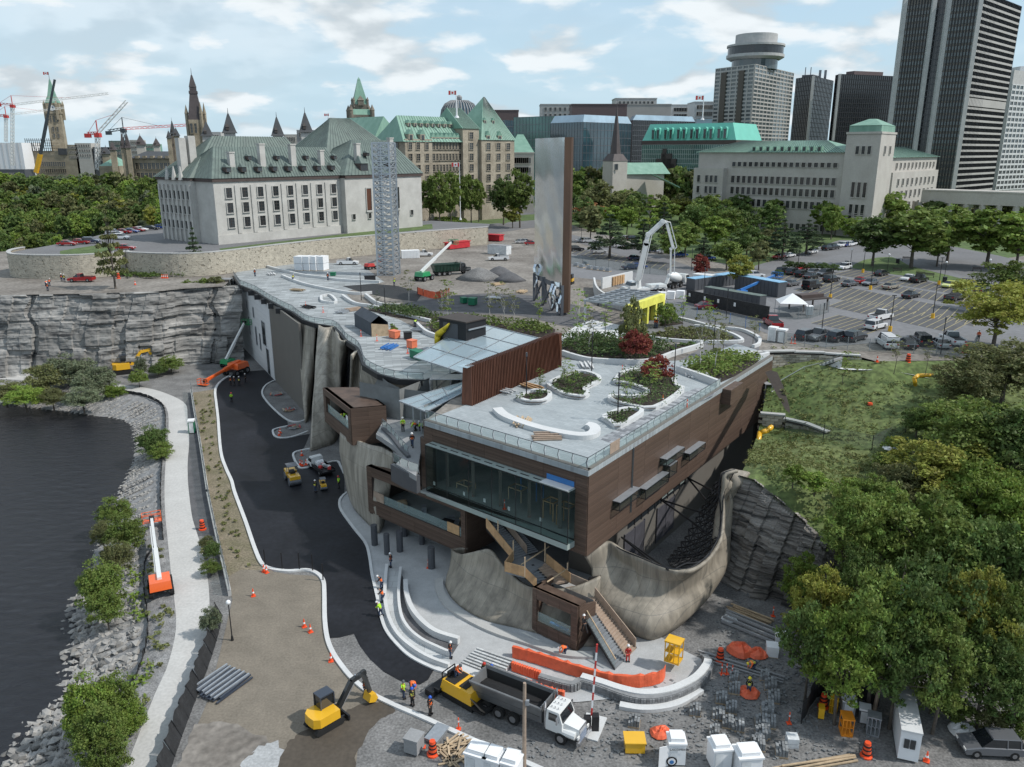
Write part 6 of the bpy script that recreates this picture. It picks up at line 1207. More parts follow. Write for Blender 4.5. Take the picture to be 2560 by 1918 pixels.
rows_=[('sedan','red',(70,120),'red car at the left end of the row under the trees, beside a white one'),('sedan','white',(132,112),'white car between a red car and a black one near the lot entrance'),('suv','black',(160,105),'black car right of the white one near the lot entrance'),('sedan','white',(278,88),'white car standing alone by the grass verge'),('suv','black',(385,66),'black car left of the three white ones by the park edge'),('suv','black',(425,60),'dark car tucked behind the black one by the park edge'),('suv','white',(475,45),'white car left of the blue one by the park edge'),('sedan','blue',(512,42),'bright blue car between two white ones by the park edge'),('suv','white',(530,40),'white car just right of the blue one'),('suv','white',(563,34),'last white car at the right end of the park edge row'),('suv','black',(100,218),'black hatchback at the left end of the double row by the hedge'),('suv','black',(165,224),'big black car second in the double row by the hedge'),('sedan','red',(215,196),'dark red car at the back of the double row by the hedge'),('suv','black',(222,238),'black wagon in the front of the double row'),('sedan','grey',(300,222),'dark grey car at the back of the double row'),('suv','black',(362,232),'black wagon at the right end of the double row back'),('sedan','black',(280,250),'black sedan in front of the dark grey car'),('suv','black',(408,270),'large black wagon beside the lamp post in the lot'),('suv','white',(492,190),'white car next to the round green hedge'),('sedan','grey',(152,296),'grey hatchback beside the blue boom lift'),('van','black',(282,316),'black minivan alone in front of the double row'),('suv','grey',(22,290),'dark car half hidden by the blue roofed cabins'),('sedan','grey',(528,298),'grey sedan in the middle row, left of the red one'),('sedan','red',(600,280),'dark red car between two grey sedans'),('sedan','grey',(660,292),'grey sedan right of the dark red car, in front of a yellow post base'),('sedan','black',(733,230),'black sedan parked against the verge near the lamp with benches'),('sedan','gold',(792,316),'pale gold sedan alone in the middle row'),('sedan','white',(905,262),'white sedan beside the black pickup at the verge'),('pickup','black',(975,272),'black pickup right of the white sedan at the verge'),('sedan','black',(922,374),'black sedan alone in the front row'),('sedan','yellow',(1173,306),'small yellow car parked against the verge'),('pickup','black',(1206,388),'black pickup alone between two yellow based lamp posts'),('suv','black',(1382,344),'black minivan at the right end of the lot'),('sedan','navy',(1430,418),'dark blue car half hidden by the big yellow green tree'),('pickup','white',(725,516),'white pickup behind the white car on the near side of the lot'),('suv','white',(694,575),'white car in front of the white pickup beside the striped island'),('van','white',(765,690),'white panel van behind the mesh fence'),('sedan','black',(898,692),'black sedan between the white van and the black jeep'),('jeep','black',(985,672),'boxy black jeep behind the mesh fence'),('sedan','silver',(1105,690),'silver car right of the black jeep'),('pickup','white',(1190,668),'white pickup at the right end behind the mesh fence'),('suv','black',(250,640),'dark car behind the fence next to the pallets, leftmost'),('pickup','grey',(335,642),'grey pickup behind the fence panels, second from the left'),('suv','black',(450,650),'black car behind the fence beside the stacked pallets'),('suv','black',(560,650),'black car right beside the stacked pallets'),('pickup','red',(30,558),'long dark red pickup by the white portable toilets')]
for i,(k,c,p,lab)in enumerate(rows_):
 a_=aS+(math.pi if i%3==0 else 0)
 if p[1]>600 and p[0]>600:a_=aS+R(95)-R(50)
 car(k,c,T(*p),a_ if lab[:4]!='long' else aS+R(50),lab,LOT)
T3=lambda x,y:t13(x,y)if y>1300 else t23(x,y)
for k,c,p,lab in(('sedan','silver',(455,1568),'silver car leftmost under the big dark pine'),('suv','silver',(492,1570),'grey car second from left under the big dark pine'),('suv','black',(415,1625),'black car alone on the verge right of the mirror slab'),('suv','silver',(562,1640),'silver car crossing in front of the pine trees'),('sedan','silver',(640,1590),'pale silver car in the row behind the pine'),('suv','white',(692,1600),'white car in the row behind the pump boom'),('sedan','silver',(730,1608),'silver car left of the black one by the pump boom'),('suv','black',(775,1612),'black car just left of the pump boom'),('sedan','silver',(745,1550),'silver car in the far row under the trees'),('suv','black',(780,1556),'dark car at the end of the far row under the trees'),('sedan','navy',(905,1635),'dark blue car seen through the pump boom'),('sedan','silver',(985,1640),'pale car right of the pump boom'),('sedan','black',(560,1590),'dark car half hidden under the big pine')):car(k,c,t13(*p),R(20),lab,'cars parked under the park trees')
for k,c,p,a_,lab in(('sedan','navy',(798,130),25,'dark blue car by the perimeter fence left of the pump truck'),('sedan','navy',(770,190),15,'dark blue car outside the perimeter fence near the pavers'),('sedan','blue',(815,185),15,'blue car outside the perimeter fence near the pavers'),('sedan','blue',(1085,108),20,'blue car beside the red leafed tree'),('sedan','blue',(1262,128),20,'blue car behind the red leafed young tree'),('suv','white',(1568,244),10,'white car at the lot entrance beside the bright green tree'),('suv','silver',(1640,292),10,'silver car behind the blue roofed cabin row'),('sedan','maroon',(1265,446),12,'dark red car parked beside the black hoarding'),('sedan','silver',(60,22),10,'silver car behind the mirror slab, leftmost'),('sedan','silver',(90,20),10,'grey car behind the mirror slab'),('sedan','red',(125,32),10,'red car next to the mirror slab edge')):car(k,c,t23(*p),R(a_),lab,'cars outside the site fence')
for k,c,p,a_,lab in(('sedan','navy',(490,110),12,'dark police type car at the foot of the stone wall'),('pickup','navy',(635,92),8,'dark blue pickup below the stone wall'),('pickup','white',(595,160),4,'white pickup left of the lattice tower'),('sedan','black',(348,128),8,'black car by the wrapped white bales'),('pickup','white',(1080,105),6,'white pickup left of the green boom'),('pickup','white',(1570,132),186,'white pickup with red box near the white container'),('sedan','silver',(1610,60),10,'silver car beside the white container')):car(k,c,t22(*p),R(a_),lab,'site vehicles on the upper level')
car('pickup','red',t21(530,270),R(182),'red pickup standing on the dirt bench above the cliff','site vehicles on the upper level')
for k,c,p,a_,lab in(('sedan','red',(435,1590),6,'bright red car at the left end of the court parking'),('sedan','red',(520,1580),6,'dark red car second on the court parking'),('suv','navy',(590,1575),6,'dark car beside the pine on the court parking'),('suv','white',(785,1550),0,'white car nearest on the court parking'),('suv','silver',(755,1535),0,'silver car behind the white one on the court parking'),('sedan','red',(800,1512),0,'red car in the back row of the court parking'),('sedan','blue',(847,1508),0,'bright blue car in the back row of the court parking'),('sedan','red',(885,1500),0,'small red car right of the bright blue one'),('sedan','white',(908,1496),0,'white car at the end of the back row of the court parking'),('sedan','black',(980,1488),0,'black car left of the blue one beside the court'),('sedan','blue',(1037,1482),0,'blue car beside the court wall'),('suv','black',(1085,1476),0,'black car touching the court building side'),('suv','silver',(740,1520),0,'silver wagon at the far left of the back row'),('sedan','red',(815,1617),0,'dark red car partly hidden by the wall post')):
 car(k,c,t11(*p),R(a_),lab,'cars in front of the court',ZC+.03)
car('sedan','black',t12(1190,1490),R(10),'black car on the street below the flower planters','cars in front of the court',ZC-3.9);car('sedan','black',t12(1390,1472),R(10),'black car on the street right of the flagpole','cars in front of the court',ZC-3.9)
car('suv','grey',t34(1450,1560),R(176),'dark blue grey hatchback at the bottom right corner beside the cabin',None,.03)
place_car.cleanup()
def skinned(name,joints,edges,m,sub=1):
 me=bpy.data.meshes.new(name);names=list(joints);idx={n_:i for i,n_ in enumerate(names)}
 me.from_pydata([joints[n_][0]for n_ in names],[(idx[a],idx[b])for a,b in edges],[]);me.update();o=bon(name,me);clk(o)
 sk=o.modifiers.new('s','SKIN');sk.use_smooth_shade=True;lay=me.skin_vertices[0].data if me.skin_vertices else None
 for n_ in names:lay[idx[n_]].radius=(joints[n_][1],)*2 if not isinstance(joints[n_][1],tuple)else joints[n_][1]
 lay[0].use_root=True
 if sub:o.modifiers.new('b','SUBSURF').levels=sub
 dg=bpy.context.evaluated_depsgraph_get();ev=o.evaluated_get(dg);nm=bpy.data.meshes.new_from_object(ev);nm.name=name;nm.materials.clear();nm.materials.append(M[m]);bor(o);return nm
POSES={'stand':dict(pel=(0,0,.95),che=(0,0,1.28),nec=(.01,0,1.5),hea=(.03,0,1.68),ls=(0,.2,1.42),le=(0,.27,1.14),lh=(.1,.25,.9),rs=(0,-.2,1.42),re=(0,-.27,1.14),rh=(.12,-.24,.92),lk=(.03,.11,.5),lf=(0,.12,.07),rk=(.03,-.11,.5),rf=(0,-.13,.07)),'walk':dict(pel=(0,0,.93),che=(.04,0,1.26),nec=(.07,0,1.48),hea=(.12,0,1.66),ls=(.04,.2,1.4),le=(-.1,.26,1.15),lh=(.05,.27,.93),rs=(.04,-.2,1.4),re=(.12,-.26,1.13),rh=(.33,-.2,1.05),lk=(.2,.1,.52),lf=(.22,.11,.07),rk=(-.1,-.1,.5),rf=(-.32,-.11,.12)),'work':dict(pel=(-.06,0,.92),che=(.12,0,1.2),nec=(.26,0,1.37),hea=(.36,0,1.5),ls=(.16,.2,1.32),le=(.32,.22,1.08),lh=(.52,.06,.98),rs=(.16,-.2,1.32),re=(.3,-.24,1.04),rh=(.46,-.05,.84),lk=(.1,.13,.5),lf=(.02,.15,.07),rk=(-.02,-.13,.5),rf=(-.16,-.16,.07)),'bend':dict(pel=(-.2,0,.84),che=(.12,0,1.02),nec=(.36,0,1.02),hea=(.52,0,.98),ls=(.24,.2,.98),le=(.36,.22,.7),lh=(.46,.1,.45),rs=(.24,-.2,.98),re=(.38,-.22,.68),rh=(.5,-.08,.4),lk=(.02,.13,.48),lf=(-.1,.14,.07),rk=(.0,-.13,.46),rf=(-.14,-.14,.07)),'crouch':dict(pel=(-.15,0,.42),che=(.02,0,.76),nec=(.12,0,.96),hea=(.2,0,1.1),ls=(.06,.2,.9),le=(.22,.26,.66),lh=(.42,.12,.55),rs=(.06,-.2,.9),re=(.22,-.26,.64),rh=(.42,-.1,.5),lk=(.3,.2,.5),lf=(.05,.2,.07),rk=(.28,-.2,.46),rf=(.02,-.2,.07))}
PM={}
def pose_meshes(k):
 if k in PM:return PM[k]
 q=POSES[k];V3=lambda a:Vc(q[a]);J={}
 for n_,r in dict(pel=.13,che=.15,nec=.058,ls=.07,le=.05,lh=.035,rs=.07,re=.05,rh=.035,lk=.068,lf=.05,rk=.068,rf=.05).items():J[n_]=(V3(n_),r)
 J['pel']=(V3('pel'),(.15,.11));J['che']=(V3('che'),(.17,.12));J['hea']=(V3('hea'),.095);J['top']=(V3('hea')+(V3('hea')-V3('nec')).normalized()*.09,.08)
 for s,y in(('l',.09),('r',-.09)):
  J[s+'p']=(V3('pel')+Vc((0,y,-.06)),.1);J[s+'t']=(V3(s+'f')+Vc((.17,0,-.02)),.04);d=(V3(s+'h')-V3(s+'e')).normalized();J[s+'g']=(V3(s+'h')+d*.1,.03);J[s+'n']=(V3(s+'h')+d*.06+Vc((.04,0,.03)),.016)
 up_e=[('pel','che'),('che','nec'),('nec','hea'),('hea','top')];arm=[];leg=[]
 for s in 'lr':arm+=[('che',s+'s'),(s+'s',s+'e'),(s+'e',s+'h'),(s+'h',s+'g'),(s+'h',s+'n')];leg+=[('pel',s+'p'),(s+'p',s+'k'),(s+'k',s+'f'),(s+'f',s+'t')]
 body=skinned('body',J,up_e+arm+leg,'skin')
 def sub(keys,edges,g,fix={}):
  JJ={a:(J[a][0]if a not in fix else fix[a],(J[a][1]+g)if not isinstance(J[a][1],tuple)else(J[a][1][0]+g,J[a][1][1]+g))for a in keys};return JJ,edges
 ve=sub(['pel','che','nec','ls','rs'],[('pel','che'),('che','nec'),('che','ls'),('che','rs')],.025,{'nec':V3('che').lerp(V3('nec'),.75)});vest=skinned('vest',ve[0],ve[1],'hor')
 sl=sub(['che','ls','le','rs','re','lh','rh'],[('che','ls'),('ls','le'),('le','lh'),('che','rs'),('rs','re'),('re','rh')],.014,{'lh':V3('le').lerp(V3('lh'),.8),'rh':V3('re').lerp(V3('rh'),.8)});shirt=skinned('shirt',sl[0],sl[1],'wbk')
 tr=sub(['pel','lp','rp','lk','rk','lf','rf'],[('pel','lp'),('pel','rp'),('lp','lk'),('rp','rk'),('lk','lf'),('rk','rf')],.022,{'lf':V3('lf')+U(.06),'rf':V3('rf')+U(.06)});trou=skinned('trousers',tr[0],tr[1],'denim')
 b=MB()
 for s in 'lr':
  f=V3(s+'f');b.b2(f.x-.09,f.x+.2,f.y-.055,f.y+.055,f.z-.07,f.z+.07)
 boots=b.mesh('boots','black');hd=J['top'][0];ax=(V3('hea')-V3('nec')).normalized();h_=MB();h_.smooth=True
 T_=Matrix.Translation(hd-ax*.03)@U(1).rotation_difference(ax).to_matrix().to_4x4();h_.lathe((0,0,0),[(.175,0),(.135,.015),(.13,.06),(.1,.12),(.04,.15),(.005,.155)],12,T_);helm=h_.mesh('helmet','hwh')
 fc=MB();nf_=Vc((1,0,0));fc.ball(V3('hea')+Vc((.1,0,.0)),.02,6);fc.mi(1)
 for y in(-.035,.035):fc.ball(V3('hea')+Vc((.088,y,.03)),.012,6)
 face=fc.mesh('face',['skin','black'])
 PM[k]=(body,vest,shirt,trou,boots,helm,face);return PM[k]
def psn(px,z,ang,pose,lbl,vest='hor',helmet='hwh',shirt='wbk',trousers='denim',grp=None):
 p=px if isinstance(px,Vc)else P(px[0],px[1],z);o=thing('person',lbl,'person',p,grp,ang)
 for me,m in zip(pose_meshes(pose),(None,vest,shirt,trousers,None,helmet,None)):
  c=bon(me.name.split('.')[0],me);clk(c);c.parent=o
  if m and me.materials[0].name!=m:c.material_slots[0].link='OBJECT';c.material_slots[0].material=M[m]
 return o
t3=t32;WK='paving crew on the road'
psn(t3(825,435),.06,R(200),'stand','worker in orange vest and jeans standing at the kerb below the dark columns',shirt='wbk')
psn(t3(768,568),.06,R(180),'work','worker in faded orange vest, topmost of the three along the kerb',grp='three workers along the kerb')
psn(t3(775,648),.06,R(170),'work','worker in bright orange vest, middle of the three along the kerb','hor','hgr',grp='three workers along the kerb')
psn(t3(762,735),.06,R(160),'work','worker in lime vest, lowest of the three along the kerb','hli','hwh','hli',grp='three workers along the kerb')
psn(t3(668,1218),.0,R(200),'stand','worker with blue helmet holding a pole beside the sand lot kerb','hor','hbl','wbk')
psn(t3(955,1192),.02,R(300),'bend','raking worker with blue helmet at the asphalt edge','hor','hbl','hor',grp=WK)
psn(t3(902,1238),.0,R(20),'stand','worker in orange vest, left of the two beside the asphalt edge','hor','hgr','hli',grp=WK)
psn(t3(958,1280),.0,R(240),'stand','worker in yellow vest and black trousers with blue helmet','hye','hbl','wbk','wbk',WK)
psn(t3(1065,1335),.0,R(330),'stand','worker with blue helmet holding a rake beyond the asphalt edge','hor','hbl','wbk','wbk',WK)
psn(t3(1188,992),.06,R(0),'stand','worker in orange vest and jeans standing at the planter wall end','hor','hwh','wbk')
psn(t3(1400,1082),.2,R(250),'crouch','crouching worker with red helmet beside the granite steps','hye','hrd','wbk')
psn(t3(1435,1094),.2,R(290),'crouch','crouching worker with blue helmet beside the granite steps','hye','hbl','hli')
psn(t3(1228,1120),1.5,R(330),'work','operator in orange vest standing on the paving machine','hor','hgr','hor')
psn(t33(1568,1070),.0,R(200),'bend','worker in orange and yellow bending over pallets near the red tarp','hye','hyl','hor')
psn(t33(1542,1215),.0,R(260),'stand','worker in yellow vest and yellow helmet among the stone blocks','hye','hyl','wbk')
psn(t33(418,975),.06,R(200),'bend','worker in orange bending below the small brown stair box','hor','hwh','hor')
psn(t33(805,1015),.06,R(90),'stand','small figure in red at the foot of the stairs','hrd','hwh','hrd','hrd')
psn(t33(540,832),2.3,R(120),'walk','dark clothed worker with white helmet walking on the lower stairs','wbk','hwh','wbk','wbk')
psn(t22(952,1238),12.8,R(280),'stand','worker in lime shirt with folded arms on the upper balcony','hye','hwh','hli','wbk')
psn(t22(1030,1236),12.8,R(170),'bend','worker in orange kneeling on the upper balcony planks','hor','hwh','hli','wbk')
psn(t22(1070,1232),12.8,R(190),'crouch','lime shirted worker by the wall of the upper balcony','hli','hwh','hli','wbk')
psn(t22(1012,1340),12.8,R(270),'walk','worker in orange vest and jeans walking over the upper balcony','hor','hwh','wbk','denim')
psn(t22(585,1172),11.9,R(200),'bend','lime vested worker inside the cantilevered lookout box','hli','hyl','hli')
psn(t22(385,1632),.03,R(60),'stand','worker in yellow vest left of the yellow plate roller','hye','hwh','wbk')
psn(t22(538,1605),.03,R(190),'stand','worker in lime green right of the service truck','hli','hrd','hli','wbk')
psn(t21(1500,1048),.03,R(90),'stand','lone worker in lime green on the far end of the asphalt','hli','hrd','hli','wbk')
for i,(x,y,v)in enumerate(((1517,940,'hor'),(1550,940,'hye'),(1590,920,'wbk'),(1495,938,'hor'))):psn(t21(x,y),.03,R(90*i),'stand',['worker in orange vest, third from right by the orange lift','worker in yellow vest by the orange lift','worker in black clothes, rightmost by the orange lift','worker in orange, leftmost by the orange lift'][i],v,'hwh','wbk','wbk')
for x,y,ps,v,lab in((240,268,'work','hye','worker in yellow bending on the far deck by the concrete curbs'),(466,262,'stand','hor','worker in orange on the deck near the green crate'),(1030,560,'bend','hli','worker with yellow helmet on the stair of the planted deck'),(895,298,'work','hli','worker in lime on the dark netting of the far deck'),(-20,178,'stand','hor','worker in orange at the far corner of the deck'),(-6,235,'stand','hor','worker in orange vest at the scaffolded deck corner')):psn(t22(x,y),ZT+.03,R(80),ps,lab,v,'hyl' if v=='hli' else 'hwh')
for x,y,ps,v,lab in((300,298,'bend','hor','worker in orange, left one of the pair on the dirt bench'),(322,298,'work','hor','worker in orange, right one of the pair on the dirt bench'),(400,268,'stand','hor','worker in orange in front of the red excavator'),(418,272,'stand','hye','worker in pale yellow beside the red excavator'),(310,330,'stand','hor','worker in orange at the edge of the cliff')):psn(t21(x,y),ZT+.02,R(100),ps,lab,v)
for x,y,lab in((532,318,'worker in yellow vest at the end of the curved concrete wall'),(655,282,'worker in orange left of the brick formwork'),(702,278,'worker in orange right of the brick formwork'),(925,570,'worker in orange under the yellow pavilion'),(938,572,'second worker in orange under the yellow pavilion'),(558,425,'worker in red beside the concrete wall')):psn(t23(x,y),ZT+.03,R(200),'stand',lab,'hor')
psn(t24(1358,655),ZT+.03,R(250),'stand','man in orange shirt and black trousers at the right edge of the car park','hor','hwh','hor','wbk')
def lpl(o,rear,front,z):
 a=rear if isinstance(rear,Vc)else P(*rear,z);b=front if isinstance(front,Vc)else P(*front,z);m_=(a+b)/2;o.location=(m_.x,m_.y,z);o.rotation_euler=(0,0,math.atan2(b.y-a.y,b.x-a.x));return(b-a).length
def cab(q,x0,x1,w_,z0,z1,sl=.25):frus(q,x0,x1,w_,z0,x0+.05,x1-sl,w_*.94,z1)
def dump_truck(lbl,boxm,cabm,L_=9.5,load=True,cat='dump truck',name='dump_truck',axles=(-3.4,-2.2,-.9,3.2)):
 o=thing(name,lbl,cat);h=L_/2
 q=MB();q.b2(-h+.3,h-1.4,-.45,.45,.75,1.05);lp_(q,'chassis','std',o)
 q=MB();x0,x1=-h,h-3.4
 for y in(-1,1):q.loft([[(x0+.5,y*.85,1.05),(x1-.2,y*.85,1.05),(x1,y*1.3,2.75),(x0,y*1.3,2.75)],[(x0+.5,y*.8,1.1),(x1-.2,y*.8,1.1),(x1-.08,y*1.2,2.75),(x0+.08,y*1.2,2.75)]])
 q.loft([[(x1-.2,-.85,1.05),(x1-.2,.85,1.05),(x1,1.3,2.95),(x1,-1.3,2.95)],[(x1-.3,-.85,1.05),(x1-.3,.85,1.05),(x1-.1,1.3,2.95),(x1-.1,-1.3,2.95)]]);q.loft([[(x0+.5,-.85,1.05),(x0+.5,.85,1.05),(x0,1.3,2.7),(x0,-1.3,2.7)],[(x0+.6,-.85,1.05),(x0+.6,.85,1.05),(x0+.1,1.3,2.7),(x0+.1,-1.3,2.7)]])
 for y in(-1,1):q.b2(x0,x1,y*1.3-.09,y*1.3+.09,2.68,2.82)
 q.b2(x0+.5,x1-.2,-.85,.85,1.02,1.12);q.mi(1)
 for y in(-1,1):q.quad((x0+.62,y*.79,1.13),(x1-.32,y*.79,1.13),(x1-.12,y*1.19,2.7),(x0+.12,y*1.19,2.7))
 q.b2(x0+.6,x1-.3,-.78,.78,1.12,1.25);lp_(q,'dump_box',[boxm,'bxi'],o)
 for i in range(7):
  q=MB();x=x0+.9+i*(x1-x0-1.5)/6
  for y in(-1,1):q.bar((x,y*.9,1.1),(x,y*1.32,2.7),.1)
  lp_(q,'box_rib',boxm,o)if boxm!='box_silver' else None
 if load:
  q=MB();n_=10;g=[[(x0+.3+(x1-x0-.6)*i/n_,-1.05+2.1*j/6,1.7+.45*math.sin(math.pi*j/6)*math.sin(math.pi*min(1,i/n_+.15))+.1*_h(i,j))for j in range(7)]for i in range(n_+1)];q.loft(g,False);lp_(q,'asphalt_load','asphalt_load',o)
 xc=h-3.1;q=MB();q.b2(xc,xc+1.5,-1.1,1.1,.9,1.85);frus(q,xc,xc+1.5,1.1,1.85,xc+.05,xc+1.15,1.02,2.75);lp_(q,'cab',cabm,o)
 q=MB();q.loft([[(xc+1.5,-.85,.8),(xc+1.5,.85,.8),(xc+1.5,.8,1.85),(xc+1.5,-.8,1.85)],[(h-.25,-.7,.75),(h-.25,.7,.75),(h-.3,.6,1.55),(h-.3,-.6,1.55)]]);lp_(q,'bonnet',cabm,o)
 q=MB();q.loft([[(xc+1.48,-.95,1.9),(xc+1.48,.95,1.9),(xc+1.22,.92,2.62),(xc+1.22,-.92,2.62)],[(xc+1.53,-.95,1.9),(xc+1.53,.95,1.9),(xc+1.27,.92,2.62),(xc+1.27,-.92,2.62)]])
 for y in(-1,1):q.quad((xc+.25,y*1.112,1.9),(xc+1.2,y*1.112,1.9),(xc+1,y*1.06,2.55),(xc+.25,y*1.06,2.55))
 lp_(q,'windscreen','cgs',o)
 q=MB();q.b2(h-.3,h-.22,-.6,.6,.8,1.6);q.b2(h-.25,h,-1.15,1.15,.45,.8);lp_(q,'grille','chrome',o)
 for y in(-1,1):
  q=MB();q.cyl((h-1.9,y*.8,1.05),(h-.5,y*.8,1.05),.34,.34,10);lp_(q,'mudguard',cabm,o);q=MB();q.cyl((xc-.1,y*1.02,1),(xc-.1,y*1.02,3.35),.09,.09,8);lp_(q,'exhaust_stack','chrome',o)
  q=MB();q.b2(h-.3,h-.18,y*.85-.16,y*.85+.16,.9,1.15);lp_(q,'headlight','lamp_lens',o);q=MB();q.b2(xc+1.1,xc+1.2,y*1.3-.12,y*1.3+.12,1.9,2.5);q.bar((xc+1.15,y*1.05,2.4),(xc+1.15,y*1.3,2.4),.05);lp_(q,'mirror','chrome',o)
 q=MB();[q.cyl((xc+.3+i*.3,y,2.74),(xc+.3+i*.3,y,2.9),.05,.05,6)for i in range(3)for y in(-.6,0,.6)];q.bd('roof_lamps','chrome',o)
 awh(o,[a*L_/9.5 for a in axles],.98,.52,.42);return o
tr=dump_truck('white and silver dump truck feeding asphalt to the yellow paver','box_silver','mwh',10.4);lpl(tr,t33(-60,1265),t33(490,1490),.02)
tr2=dump_truck('black high sided dump truck behind the green boom lift','dark_green','mbl',10.2,False);lpl(tr2,t22(1130,235),t22(1400,215),ZT)
mx_=thing('mixer_truck','white concrete mixer truck parked behind the pump truck','mixer truck');q=MB();q.b2(-4,3.6,-.45,.45,.8,1.1);lp_(q,'chassis','std',mx_)
q=MB();q.smooth=True;T_=Matrix.Translation((-1.2,0,2.3))@Matrix.Rotation(R(-76),4,'Y');q.lathe((0,0,-2.6),[(.5,0),(.75,.4),(1.15,1.6),(1.15,2.9),(.8,4.3),(.4,5.1)],18,T_);lp_(q,'drum','mwh',mx_)
q=MB();q.b2(1.6,3.2,-1.1,1.1,.9,1.8);frus(q,1.6,3.2,1.1,1.8,1.65,2.9,1,2.7);q.b2(3.2,4.3,-.8,.8,.8,1.6);lp_(q,'cab','mwh',mx_);q=MB();frus(q,1.9,3.25,1.12,1.85,1.9,3,1.03,2.5);lp_(q,'windows','cgs',mx_);q=MB();q.bar((-3.6,0,2.4),(-4.4,0,1.2),.7,.3);lp_(q,'chute','mwh',mx_);awh(mx_,(-3.2,-2,0,3.4),.98,.5,.4);lpl(mx_,t23(1000,318),t23(1130,290),ZT)
pt_=thing('concrete_pump_truck','white concrete pump truck with tall folding boom raised over the site','pump truck');q=MB();q.b2(-5,3.6,-1.1,1.1,.9,1.25);q.b2(-4.8,-1,-1.2,1.2,1.25,1.8);lp_(q,'deck','mwh',pt_)
q=MB();q.b2(2.4,4,-1.1,1.1,.9,1.9);frus(q,2.4,4,1.1,1.9,2.45,3.6,1,2.8);q.b2(4,5.2,-.8,.8,.8,1.7);lp_(q,'cab','mwh',pt_);q=MB();frus(q,2.7,4.04,1.12,1.95,2.7,3.7,1.03,2.6);lp_(q,'windows','cgs',pt_)
q=MB();q.cyl((1.5,0,1.2),(1.5,0,3),.7,.5,10);lp_(q,'turret','mwh',pt_);awh(pt_,(-3.9,-2.7,4.3,3.2),.98,.52,.4);lpl(pt_,t23(990,335),t23(715,355),ZT)
pb=P(*t23(812,262),ZT+3);Yb=pb.y;bpts=[pb,D(1280+855/2.589,1657/2.589,Yb),D(1280+880/2.589,1520/2.589,Yb),D(1280+975/2.589,1432/2.589,Yb),D(1280+1000/2.589,1440/2.589,Yb+1),D(1280+1042/2.589,1600/2.589,Yb+1),D(1280+1028/2.589,600+60/2.589,Yb+1),D(1280+1026/2.589,600+212/2.589,Yb+1)]
bpts[1]=D(1280+868/2.589,600+20/2.589,Yb);boom=wt_('boom_arm_holder','x','x',pb);bor(boom)
ROOT['concrete_pump_truck']=(0,0,0)
def wpart(q,name,m,o):
 """part whose mesh is in world coordinates, under a thing that already stands turned"""
 ob=bon(name,q.mesh(name,m));clk(ob);ob.parent=o;ob.matrix_parent_inverse=(Matrix.Translation(o.location)@Euler(o.rotation_euler).to_matrix().to_4x4()@Matrix.Diagonal((*o.scale,1))).inverted();return ob
ws_=(1,.85,.75,.6,.55,.45,.35)
for a,b,w_ in zip(bpts[:-1],bpts[1:],ws_):
 q=MB();q.bar(a,b,w_*.8,w_);q.cyl(b+Vc((0,-.4,0)),b+Vc((0,.5,0)),w_*.6,w_*.6,8);q.bar(a+Vc((.8,0,0)),b+Vc((.8,0,0)),.16);wpart(q,'boom_section','mwh',pt_)
def excavator(lbl,bodym,armm,s=1,name='excavator'):
 o=thing(name,lbl,'excavator',scl=s)
 for y in(-1,1):
  q=MB();q.loft([[(x,y*.75-.2,z)for x,z in((-1.1,.05),(1.1,.05),(1.35,.3),(1.1,.6),(-1.1,.6),(-1.35,.3))],[(x,y*.75+.2,z)for x,z in((-1.1,.05),(1.1,.05),(1.35,.3),(1.1,.6),(-1.1,.6),(-1.35,.3))]]);lp_(q,'track','tyre',o)
 q=MB();q.loft([[(x,y,.72)for x,y in((.9,-.95),(.9,.95),(-.9,.95),(-1.35,.6),(-1.4,0),(-1.35,-.6),(-.9,-.95))],[(x,y,1.5)for x,y in((.9,-.95),(.9,.95),(-.9,.95),(-1.3,.6),(-1.35,0),(-1.3,-.6),(-.9,-.95))]]);lp_(q,'house',bodym,o)
 q=MB();q.b2(-.2,1,-.0,.9,1.5,2.55);lp_(q,'cab_glass','cgs',o);q=MB();q.b2(-.25,1,-.05,.95,2.55,2.65)
 for x in(-.22,1):
  for y in(-.02,.92):q.bar((x,y,1.5),(x,y,2.6),.09)
 lp_(q,'cab_frame','deep_blue_grey',o);q=MB();q.cyl((0,0,.45),(0,0,.75),.5,.5,12);lp_(q,'turntable','std',o)
 a,b,c,d=Vc((1.1,-.3,1.1)),Vc((2.5,-.3,2.9)),Vc((3.9,-.3,3.1)),Vc((4.2,-.3,1));q=MB();q.bar(a,b,.32,.4);q.bar(b,c,.3,.38);lp_(q,'boom',armm,o);q=MB();q.bar(c+Vc((-.3,0,.2)),d,.26,.34);lp_(q,'arm',armm,o)
 q=MB();q.cyl(Vc((1.4,-.3,1)),Vc((2.7,-.3,2.5)),.08,.08,6);q.cyl((2.9,-.3,3.3),(4.1,-.3,2.4),.07,.07,6);lp_(q,'hydraulic_ram','chrome',o)
 q=MB();q.loft([[(x,-.75,z)for x,z in((4,1),(4.5,.9),(4.7,.4),(4.4,.1),(3.8,.35))],[(x,.15,z)for x,z in((4,1),(4.5,.9),(4.7,.4),(4.4,.1),(3.8,.35))]]);lp_(q,'bucket','mye' if armm!='mor' else 'std',o)
 q=MB();q.b2(1.6,1.75,-1,1,.05,.5);q.bar((.9,-.5,.3),(1.65,-.5,.3),.15);q.bar((.9,.5,.3),(1.65,.5,.3),.15);lp_(q,'blade','std',o);return o
e=excavator('yellow excavator with black boom digging in the wet sand','mye','mbl',1.05);pe=P(*t3(420,1400),.01);e.location=pe;pb2=P(*t3(610,1260),.5);e.rotation_euler=(0,0,math.atan2(pb2.y-pe.y,pb2.x-pe.x))
e=excavator('yellow excavator parked at the foot of the grey cliff','mye','mye',1.5);e.location=P(*t21(800,862),0);e.rotation_euler=(0,0,R(30))
